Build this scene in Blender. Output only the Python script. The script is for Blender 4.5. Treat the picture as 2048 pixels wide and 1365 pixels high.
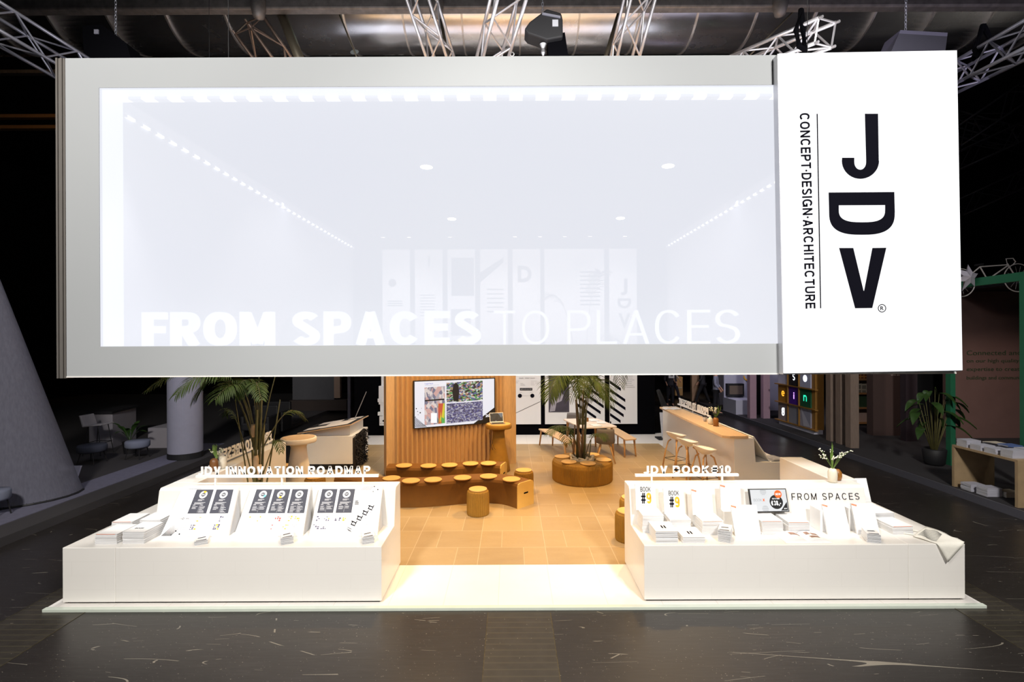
import bpy, bmesh, math, random
from mathutils import Vector, Matrix, Euler
random.seed(7)
for o in list(bpy.data.objects): bpy.data.objects.remove(o)
S = bpy.context.scene
COL = S.collection
PI = math.pi
R = math.radians

# ------------------------------------------------------------------ camera, world, exposure
CAM_H, F, VX, VY, ROLL = 2.9, 1000.0, 1021.0, 678.0, R(0.25)
cd = bpy.data.cameras.new('camera'); cam = bpy.data.objects.new('camera', cd); COL.objects.link(cam)
cd.sensor_width = 36; cd.lens = 36 * F / 2048
cd.shift_x = 3 / 2048; cd.shift_y = -4.5 / 2048
cd.clip_start = 0.05; cd.clip_end = 200
cam.location = (0, 0, CAM_H); cam.rotation_euler = (R(90), ROLL, 0)
S.camera = cam
S.view_settings.view_transform = 'Standard'; S.view_settings.look = 'None'
S.view_settings.exposure = 0.0; S.view_settings.gamma = 1.0
S.view_settings.use_curve_mapping = False
w = bpy.data.worlds.new('hall_dark'); S.world = w; w.use_nodes = True
w.node_tree.nodes['Background'].inputs[0].default_value = (0.55, 0.55, 0.7, 1)
w.node_tree.nodes['Background'].inputs[1].default_value = 0.006

def light(name, kind, loc, target, power, color, size=0.3, sizey=None, spot=60, blend=0.6, parent=None):
    d = bpy.data.lights.new(name, kind); d.energy = power; d.color = color
    if kind == 'AREA':
        d.size = size
        if sizey: d.shape = 'RECTANGLE'; d.size_y = sizey
    else:
        d.shadow_soft_size = size
    if kind == 'SPOT': d.spot_size = R(spot); d.spot_blend = blend
    o = bpy.data.objects.new(name, d); COL.objects.link(o)
    o.location = loc
    o.rotation_euler = (Vector(target) - Vector(loc)).to_track_quat('-Z', 'Y').to_euler()
    return o
NEUT = (1.0, 0.96, 0.92); FRONT = (1.0, 0.955, 0.90); WARM = (1.0, 0.60, 0.19); COOL = (0.86, 0.9, 1.0); SOFT = (1.0, 0.85, 0.68)
# hall floodlights on the front rig, aimed at the stand's front
light('hall_flood', 'SPOT', (-3.9, -1.6, 8.0), (-3.3, 5.5, 2.3), 3700, FRONT, 0.6, spot=86, blend=0.5)
light('hall_flood', 'SPOT', (3.9, -1.6, 8.0), (3.3, 5.5, 2.3), 3700, FRONT, 0.6, spot=86, blend=0.5)
# counter lamps under the front fascia
for lx in (-4.4, -2.7, 2.4, 4.4):
    light('counter_lamp', 'SPOT', (lx, 6.05, 5.55), (lx, 5.9, 0.7), 370, NEUT, 0.1, spot=50, blend=0.9)
# stage lamps in the ceiling rig
STAGE = [(-1.5, 9.0, 6.0, WARM, 1050, (-1.2, 8.8)), (2.85, 9.0, 6.0, WARM, 1300, (1.6, 9.0)),
         (-1.5, 12.9, 6.0, SOFT, 430, (-1.6, 12.4)), (2.85, 12.9, 6.0, SOFT, 330, (2.6, 12.6))]
for a, b, c, co, pw, tg in STAGE:
    light('stage_lamp', 'SPOT', (a, b, c - 0.12), (tg[0], tg[1], 0), pw, co, 0.12, spot=95, blend=0.9)
light('stage_lamp', 'SPOT', (0, 6.3, 5.55), (0.3, 7.2, 0), 330, WARM, 0.1, spot=75, blend=0.9)
light('stage_lamp', 'SPOT', (-1.8, 9.3, 5.8), (-4.1, 10.7, 0.4), 480, SOFT, 0.1, spot=36, blend=0.9)
light('stage_lamp', 'SPOT', (0.0, 7.2, 5.7), (-1.2, 11.0, 1.0), 700, WARM, 0.1, spot=44, blend=0.8)
light('stage_lamp', 'SPOT', (1.8, 9.8, 5.8), (3.9, 10.6, 0.6), 480, SOFT, 0.1, spot=42, blend=0.9)
# wall washers in front of the back wall
for lx in (-3.0, 0.0, 3.0):
    light('wall_washer', 'SPOT', (lx, 12.6, 5.8), (lx, 15.1, 1.8), 330, (1, .95, .93), 0.1, spot=95, blend=0.9)
# LED lines along the ring's inside
light('led_line', 'AREA', (-4.55, 10.4, 5.72), (-4.9, 10.4, 3.5), 40, COOL, 0.08, 8.6)
light('led_line', 'AREA', (4.55, 10.4, 5.72), (4.9, 10.4, 3.5), 40, COOL, 0.08, 8.6)
# added unseen fill lights for the duct bands, and lamps of the neighbouring stands
light('duct_fill_light', 'AREA', (-0.3, 6.6, 6.4), (-0.3, 10.0, 10.2), 62, (0.95, 0.95, 1.0), 10.6, 1.3)
light('duct_fill_light', 'AREA', (-0.3, 8.7, 6.4), (-0.3, 10.4, 9.6), 36, (1.0, 0.62, 0.30), 10.4, 0.6)
light('duct_fill_light', 'AREA', (-0.3, 10.7, 6.4), (-0.3, 11.0, 9.6), 48, (0.85, 0.87, 1.0), 10.6, 1.2)
light('duct_fill_light', 'AREA', (7.2, 7.4, 6.8), (7.4, 10.4, 9.8), 42, (0.82, 0.76, 0.95), 6.0, 3.0)
for tx in (-2.2, 0.3, 2.6):
    light('truss_fill_light', 'SPOT', (tx, 4.2, 6.6), (tx * 0.7, 7.4, 7.5), 70, (1, 0.95, 0.97), 0.2, spot=70, blend=1)  # added fill to brighten the trusses, no fixture here
light('duct_patch_fill', 'SPOT', (11.5, 8.0, 10.8), (9.4, 10.4, 9.6), 900, (1, .93, .82), 0.4, spot=50, blend=1)  # added lamp, its patch on the duct stands in for a hazy beam
light('neighbour_lamp', 'SPOT', (12.5, 10.0, 5.2), (12.8, 13.6, 1.0), 190, (1, .78, .68), 0.3, spot=80, blend=0.9)
light('neighbour_lamp', 'SPOT', (10.2, 8.0, 4.6), (9.0, 9.0, 0), 60, (1, .9, .75), 0.3, spot=80, blend=0.9)
light('neighbour_lamp', 'SPOT', (9.6, 13.2, 4.6), (9.1, 13.2, 0), 60, (1, .86, .8), 0.3, spot=80, blend=0.9)
light('neighbour_lamp', 'SPOT', (8.0, 17.0, 5.0), (9.0, 18.6, 0.6), 300, (.86, .8, 1), 0.3, spot=90, blend=0.9)
light('neighbour_lamp', 'SPOT', (-6.9, 10.2, 4.0), (-7.75, 11.6, 1.2), 38, (.72, .74, 1), 0.3, spot=80, blend=0.9)
light('neighbour_lamp', 'SPOT', (-7.0, 8.6, 5.2), (-9.4, 11.6, 0.3), 17, (.75, .75, 1), 0.5, spot=90, blend=0.9)

# ------------------------------------------------------------------ materials
def nt(name):
    m = bpy.data.materials.new(name); m.use_nodes = True
    return m, m.node_tree.nodes, m.node_tree.links, m.node_tree.nodes['Principled BSDF']
class NB:
    """tiny node-maths helper"""
    def __init__(s, m): s.n = m.node_tree.nodes; s.l = m.node_tree.links
    def put(s, sock, v):
        if hasattr(v, 'is_output'): s.l.new(v, sock)
        else: sock.default_value = v
    def m(s, op, a, b=0.0, c=None):
        n = s.n.new('ShaderNodeMath'); n.operation = op
        s.put(n.inputs[0], a); s.put(n.inputs[1], b)
        if c is not None: s.put(n.inputs[2], c)
        return n.outputs[0]
    def pos(s, kind='Object'):
        if kind == 'world':
            g = s.n.new('ShaderNodeNewGeometry'); v = g.outputs['Position']
        else:
            g = s.n.new('ShaderNodeTexCoord'); v = g.outputs['Object']
        x = s.n.new('ShaderNodeSeparateXYZ'); s.l.new(v, x.inputs[0])
        return v, x.outputs[0], x.outputs[1], x.outputs[2]
    def noise(s, vec, scale, detail=2, rough=0.5, vscale=None):
        if vscale:
            mp = s.n.new('ShaderNodeMapping'); mp.inputs['Scale'].default_value = vscale
            s.l.new(vec, mp.inputs[0]); vec = mp.outputs[0]
        n = s.n.new('ShaderNodeTexNoise'); s.l.new(vec, n.inputs['Vector'])
        n.inputs['Scale'].default_value = scale; n.inputs['Detail'].default_value = detail
        n.inputs['Roughness'].default_value = rough
        return n.outputs[0]
    def mix(s, f, a, b):
        n = s.n.new('ShaderNodeMix'); n.data_type = 'RGBA'
        s.put(n.inputs[0], f); s.put(n.inputs[6], a); s.put(n.inputs[7], b)
        return n.outputs[2]
    def bump(s, h, strength=0.2, dist=0.01):
        n = s.n.new('ShaderNodeBump'); s.l.new(h, n.inputs['Height'])
        n.inputs['Strength'].default_value = strength; n.inputs['Distance'].default_value = dist
        return n.outputs[0]
def c4(c): return (c[0], c[1], c[2], 1)
def srgb(r, g, b):
    f = lambda v: (v / 255 / 12.92) if v / 255 < 0.04045 else ((v / 255 + 0.055) / 1.055) ** 2.4
    return (f(r), f(g), f(b))
MATS = {}
def mat(name, col, rough=0.5, metal=0.0, var=0.06, scale=6.0, stretch=None, bump=0.0, spec=None, trans=0):
    if name in MATS: return MATS[name]
    m, n, l, p = nt(name); b = NB(m); v = b.pos()[0]
    no = b.noise(v, scale, 4, 0.55, stretch)
    lo = tuple(max(0, c * (1 - var * 1.6)) for c in col); hi = tuple(min(1, c * (1 + var)) for c in col)
    l.new(b.mix(no, c4(lo), c4(hi)), p.inputs['Base Color'])
    p.inputs['Roughness'].default_value = rough; p.inputs['Metallic'].default_value = metal
    if spec is not None: p.inputs['Specular IOR Level'].default_value = spec
    if bump: l.new(b.bump(no, bump), p.inputs['Normal'])
    MATS[name] = m; return m
def emit(name, col, strength, rough=0.5):
    if name in MATS: return MATS[name]
    m, n, l, p = nt(name); b = NB(m); no = b.noise(b.pos()[0], 3.0)
    l.new(b.mix(no, c4(col), c4(tuple(x * 0.97 for x in col))), p.inputs['Emission Color'])
    p.inputs['Base Color'].default_value = c4(tuple(x * 0.2 for x in col))
    p.inputs['Emission Strength'].default_value = strength; p.inputs['Roughness'].default_value = rough
    MATS[name] = m; return m

WHITE = mat('white_laminate', (0.86, 0.84, 0.80), 0.35, var=0.02)
WSIGN = mat('white_letter_lacquer', (0.88, 0.87, 0.85), 0.45, var=0.01)
BLACK = mat('black_paint', (0.012, 0.012, 0.014), 0.6)
BCLOTH = mat('black_cloth', (0.003, 0.003, 0.004), 0.95, spec=0.02)
INK = mat('black_ink', (0.004, 0.004, 0.009), 0.9, spec=0.1)
BORDER = mat('grey_stretched_fabric', (0.395, 0.415, 0.43), 0.85, var=0.02, scale=1.0)
ALU = mat('anodised_profile', (0.30, 0.28, 0.26), 0.4, 0.6)
TRUSSM = mat('truss_aluminium', (0.72, 0.70, 0.72), 0.38, 0.75)
STEELM = mat('galvanised_beam', (0.22, 0.20, 0.19), 0.55, 0.6, var=0.4, scale=8)
PAPER = mat('white_paper', (0.84, 0.84, 0.84), 0.7, var=0.01)
PAGES = mat('page_edges', (0.66, 0.66, 0.67), 0.8, var=0.15, scale=3, stretch=(1, 1, 120))
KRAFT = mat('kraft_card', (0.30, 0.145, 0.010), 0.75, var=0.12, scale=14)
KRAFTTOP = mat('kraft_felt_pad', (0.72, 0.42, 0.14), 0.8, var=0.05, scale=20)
OAK = mat('light_oak', (0.62, 0.40, 0.20), 0.5, var=0.22, scale=5, stretch=(14, 14, 1))
OAKX = mat('oak_worktop', (0.70, 0.47, 0.26), 0.45, var=0.14, scale=5, stretch=(10, 1, 10))
LEGW = mat('oak_leg', (0.60, 0.33, 0.12), 0.5, var=0.15, scale=9, stretch=(8, 8, 1))
SEATW = mat('white_shell', (0.80, 0.76, 0.72), 0.4, var=0.02)
SEATG = mat('grey_shell', (0.17, 0.15, 0.14), 0.6)
LEAF = mat('palm_leaf', (0.055, 0.085, 0.012), 0.6, var=0.5, scale=5, spec=0.25)
LEAF2 = mat('fresh_leaf', (0.18, 0.30, 0.06), 0.5, var=0.35, scale=12)
DLEAF = mat('dark_leaf', (0.04, 0.09, 0.02), 0.35, var=0.4, scale=6)
STEMM = mat('palm_stem', (0.11, 0.10, 0.03), 0.6, var=0.35, scale=9)
BARK = mat('palm_bark', (0.20, 0.12, 0.055), 0.85, var=0.4, scale=20)
BLOSSOM = mat('cream_blossom', (0.85, 0.85, 0.70), 0.7)
BROWNV = mat('brown_glaze', (0.16, 0.065, 0.018), 0.4, var=0.1)
CREAMV = mat('cream_glaze', (0.80, 0.74, 0.60), 0.5, var=0.03)
ORANGE = mat('orange_print', (0.90, 0.20, 0.03), 0.6, var=0.02)
YELLOW = mat('yellow_print', (0.95, 0.50, 0.03), 0.6, var=0.02)
SLATE = mat('slate_print', srgb(66, 68, 80), 0.6, var=0.05)
GREYP = mat('grey_print', (0.45, 0.45, 0.47), 0.7, var=0.05)
DARKHALL = mat('hall_dark_paint', (0.012, 0.012, 0.016), 0.9)
SILVER = mat('brushed_silver', (0.6, 0.6, 0.62), 0.35, 0.8)
SKIN = mat('skin', (0.55, 0.30, 0.20), 0.55)
GREEN = mat('green_lacquer', (0.02, 0.15, 0.075), 0.5)
CARPET = mat('dark_carpet', (0.030, 0.027, 0.030), 0.95, var=0.2, scale=30)
PINK = mat('pink_lacquer', (0.50, 0.33, 0.42), 0.6)
TAUPE = mat('taupe_felt', (0.33, 0.25, 0.22), 0.9)
ROSEW = mat('rosewood_board', (0.20, 0.115, 0.10), 0.8, var=0.12, scale=2)
LILAC = mat('lilac_panel', (0.48, 0.48, 0.60), 0.7, var=0.03)

# ------------------------------------------------------------------ mesh helpers
class MB:
    def __init__(s): s.v = []; s.f = []; s.mi = []
    def add(s, vs, fs, m=0):
        k = len(s.v); s.v += [tuple(v) for v in vs]
        for f in fs: s.f.append(tuple(i + k for i in f)); s.mi.append(m)
        return s
    def hexa(s, p, m=0):
        """8 corners: bottom ring 0-3, top ring 4-7"""
        return s.add(p, [(3, 2, 1, 0), (4, 5, 6, 7), (0, 1, 5, 4), (1, 2, 6, 5), (2, 3, 7, 6), (3, 0, 4, 7)], m)
    def box(s, x0, x1, y0, y1, z0, z1, m=0):
        return s.hexa([(x0, y0, z0), (x1, y0, z0), (x1, y1, z0), (x0, y1, z0), (x0, y0, z1), (x1, y0, z1), (x1, y1, z1), (x0, y1, z1)], m)
    def prism(s, poly, a, b, axis='z', m=0):
        """2-D outline extruded along an axis; poly in the two other axes"""
        n = len(poly)
        def P(u, v, w):
            return {'z': (u, v, w), 'y': (u, w, v), 'x': (w, u, v)}[axis]
        vs = [P(u, v, a) for u, v in poly] + [P(u, v, b) for u, v in poly]
        fs = [tuple(range(n - 1, -1, -1)), tuple(range(n, 2 * n))] + [(i, (i + 1) % n, (i + 1) % n + n, i + n) for i in range(n)]
        return s.add(vs, fs, m)
    def lathe(s, prof, c=(0, 0, 0), seg=24, m=0, ripple=0, rn=0):
        vs = []; fs = []; n = len(prof)
        for i in range(seg):
            a = 2 * PI * i / seg
            for r, z in prof:
                rr = r * (1 + (ripple if (i % 2) else -ripple)) if r > 1e-4 else r
                vs.append((c[0] + rr * math.cos(a), c[1] + rr * math.sin(a), c[2] + z))
        for i in range(seg):
            j = (i + 1) % seg
            for k in range(n - 1): fs.append((i * n + k, j * n + k, j * n + k + 1, i * n + k + 1))
        if prof[0][0] > 1e-4: fs.append(tuple(i * n for i in range(seg - 1, -1, -1)))
        if prof[-1][0] > 1e-4: fs.append(tuple(i * n + n - 1 for i in range(seg)))
        return s.add(vs, fs, m)
    def tube(s, pts, r, seg=8, m=0, r2=None):
        pts = [Vector(p) for p in pts]; n = len(pts); vs = []; fs = []
        for i, p in enumerate(pts):
            t = (pts[min(i + 1, n - 1)] - pts[max(i - 1, 0)]).normalized()
            up = Vector((0, 0, 1)) if abs(t.z) < 0.95 else Vector((0, 1, 0))
            a = t.cross(up).normalized(); b = a.cross(t)
            rr = r if r2 is None else r + (r2 - r) * i / max(1, n - 1)
            for k in range(seg):
                q = 2 * PI * k / seg
                vs.append(p + a * math.cos(q) * rr + b * math.sin(q) * rr)
        for i in range(n - 1):
            for k in range(seg):
                k2 = (k + 1) % seg
                fs.append((i * seg + k, i * seg + k2, (i + 1) * seg + k2, (i + 1) * seg + k))
        fs.append(tuple(range(seg - 1, -1, -1))); fs.append(tuple((n - 1) * seg + k for k in range(seg)))
        return s.add(vs, fs, m)
    def disc(s, c, r, u, v, seg=24, m=0, r0=0, a0=0, a1=2 * PI, t=0.0):
        """flat disc/ring sector in plane u,v"""
        c = Vector(c); u = Vector(u); v = Vector(v); n = u.cross(v) * t; vs = []; fs = []
        full = abs(a1 - a0 - 2 * PI) < 1e-6
        k = seg if full else seg + 1
        for i in range(k):
            a = a0 + (a1 - a0) * i / seg; d = u * math.cos(a) + v * math.sin(a)
            vs.append(c + d * r + n); vs.append(c + d * max(r0, 1e-4) + n)
        for i in range(seg):
            j = (i + 1) % k; fs.append((2 * i, 2 * j, 2 * j + 1, 2 * i + 1))
        return s.add(vs, fs, m)
    def quad(s, o, u, v, w, h, m=0):
        o = Vector(o); u = Vector(u); v = Vector(v)
        return s.add([o, o + u * w, o + u * w + v * h, o + v * h], [(0, 1, 2, 3)], m)
    def build(s, name, mt, parent=None, smooth=False, bevel=0, base=None, sub=0):
        me = bpy.data.meshes.new(name)
        if not s.v: s.v = [(0, 0, 0)]
        xs = [v[0] for v in s.v]; ys = [v[1] for v in s.v]; zs = [v[2] for v in s.v]
        c = Vector(((min(xs) + max(xs)) / 2, (min(ys) + max(ys)) / 2, min(zs)))
        me.from_pydata([Vector(v) - c for v in s.v], [], s.f)
        mts = mt if isinstance(mt, (list, tuple)) else [mt]
        for m in mts: me.materials.append(m)
        for p, i in zip(me.polygons, s.mi):
            p.material_index = i; p.use_smooth = smooth
        bm = bmesh.new(); bm.from_mesh(me); bmesh.ops.recalc_face_normals(bm, faces=[f for f in bm.faces]) if not getattr(s, 'keep', 0) else None
        bm.to_mesh(me); bm.free()
        o = bpy.data.objects.new(name, me); COL.objects.link(o)
        o.location = c
        if parent is not None:
            o.parent = parent
            if getattr(s, 'world', True) and parent.get('_w', 1) and not s.local: o.location = c - ploc(parent)
        if bevel:
            b = o.modifiers.new('bevel', 'BEVEL'); b.width = bevel; b.segments = 2; b.limit_method = 'ANGLE'; b.angle_limit = R(40)
        if sub:
            q = o.modifiers.new('smooth', 'SUBSURF'); q.levels = sub; q.render_levels = sub
        return o
    local = False
class ML(MB):
    """mesh whose coordinates are already local to its parent"""
    local = True
def ploc(o):
    v = Vector(o.location)
    while o.parent: o = o.parent; v = v + Vector(o.location)
    return v
def tag(o, label=None, cat=None, group=None, kind=None):
    if label: o['label'] = label
    if cat: o['category'] = cat
    if group: o['group'] = group
    if kind: o['kind'] = kind
    return o
def thing(name, label, cat, loc=(0, 0, 0), group=None, rz=0):
    o = bpy.data.objects.new(name, None); COL.objects.link(o); o.empty_display_size = 0.1
    o.location = loc; o.rotation_euler.z = rz
    return tag(o, label, cat, group)
def struct(o): o['kind'] = 'structure'; return o
def copy_tree(o, loc=None, rz=None, label=None, group=None, parent=None):
    c = o.copy(); COL.objects.link(c)
    if parent is not None: c.parent = parent
    if loc is not None: c.location = loc
    if rz is not None: c.rotation_euler.z = rz
    if label: c['label'] = label
    if group: c['group'] = group
    for ch in [k for k in bpy.data.objects if k.parent == o]: copy_tree(ch, parent=c)
    return c
CHILD = {}
def fast_copy(o, kids, loc, rz, label, group):
    c = o.copy(); COL.objects.link(c); c.location = loc; c.rotation_euler.z = rz; c['label'] = label
    if group: c['group'] = group
    for k in kids:
        d = k.copy(); COL.objects.link(d); d.parent = c
    return c
def at(px, py, Y):
    dx, dy = px - VX, VY - py
    u = dx * math.cos(ROLL) + dy * math.sin(ROLL); v = -dx * math.sin(ROLL) + dy * math.cos(ROLL)
    return Vector((u * Y / F, Y, CAM_H + v * Y / F))
def fl(px, py, z=0.0):
    p = at(px, py, 1.0); k = (z - CAM_H) / (p.z - CAM_H)
    return Vector((p.x * k, k, z))
def rrect(w, h, r, n=4):
    pts = []
    for cx, cy, a in ((w / 2 - r, h / 2 - r, 0), (-w / 2 + r, h / 2 - r, 90), (-w / 2 + r, -h / 2 + r, 180), (w / 2 - r, -h / 2 + r, 270)):
        for i in range(n + 1):
            t = R(a + 90 * i / n); pts.append((cx + r * math.cos(t), cy + r * math.sin(t)))
    return pts
def text(name, s, origin, u, v, width, height, depth, mt, parent=None, weight=0.0, spacing=1.0, world=True, keep=False):
    """lettering: real extruded glyphs fitted to width x height in the plane u,v"""
    cu = bpy.data.curves.new(name, 'FONT'); cu.body = s; cu.size = 1; cu.offset = weight; cu.space_character = spacing
    cu.extrude = 0.5; cu.resolution_u = 3
    t = bpy.data.objects.new(name, cu); COL.objects.link(t)
    dg = bpy.context.evaluated_depsgraph_get(); me = bpy.data.meshes.new_from_object(t.evaluated_get(dg))
    bpy.data.objects.remove(t); bpy.data.curves.remove(cu)
    xs = [q.co.x for q in me.vertices]; ys = [q.co.y for q in me.vertices]
    x0, x1, y0, y1 = min(xs), max(xs), min(ys), max(ys)
    u = Vector(u).normalized(); v = Vector(v).normalized(); n = u.cross(v); o0 = Vector(origin)
    sx = width / (x1 - x0) if width else height / (y1 - y0); sy = height / (y1 - y0)
    P = [o0 + u * ((q.co.x - x0) * sx) + v * ((q.co.y - y0) * sy) + n * ((q.co.z + 0.5) * depth) for q in me.vertices]
    c = sum(P, Vector()) / len(P)
    for q, p in zip(me.vertices, P): q.co = p - c
    if (u.cross(v)).dot(n) * sx * sy < 0: me.flip_normals()
    me.materials.clear(); me.materials.append(mt)
    for p in me.polygons: p.material_index = 0
    o = bpy.data.objects.new(name, me); COL.objects.link(o); o.location = c
    if parent is not None:
        o.parent = parent
        if world: o.location = c - ploc(parent)
    return o
def outline(name, loops, origin, u, v, depth, mt, parent, world=True):
    """flat shape from closed loops (holes allowed), extruded"""
    cu = bpy.data.curves.new(name, 'CURVE'); cu.dimensions = '2D'; cu.fill_mode = 'BOTH'; cu.extrude = 0.5
    for lp in loops:
        sp = cu.splines.new('POLY'); sp.points.add(len(lp) - 1)
        for q, (a, b) in zip(sp.points, lp): q.co = (a, b, 0, 1)
        sp.use_cyclic_u = True
    t = bpy.data.objects.new(name, cu); COL.objects.link(t)
    dg = bpy.context.evaluated_depsgraph_get(); me = bpy.data.meshes.new_from_object(t.evaluated_get(dg))
    bpy.data.objects.remove(t); bpy.data.curves.remove(cu)
    u = Vector(u); v = Vector(v); n = u.cross(v); o0 = Vector(origin)
    P = [o0 + u * q.co.x + v * q.co.y + n * ((q.co.z + 0.5) * depth) for q in me.vertices]
    c = sum(P, Vector()) / len(P)
    for q, p in zip(me.vertices, P): q.co = p - c
    me.materials.clear(); me.materials.append(mt)
    for p in me.polygons: p.material_index = 0
    o = bpy.data.objects.new(name, me); COL.objects.link(o); o.location = c
    o.parent = parent
    if world: o.location = c - ploc(parent)
    return o
X, Y, Z = Vector((1, 0, 0)), Vector((0, 1, 0)), Vector((0, 0, 1))

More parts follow.
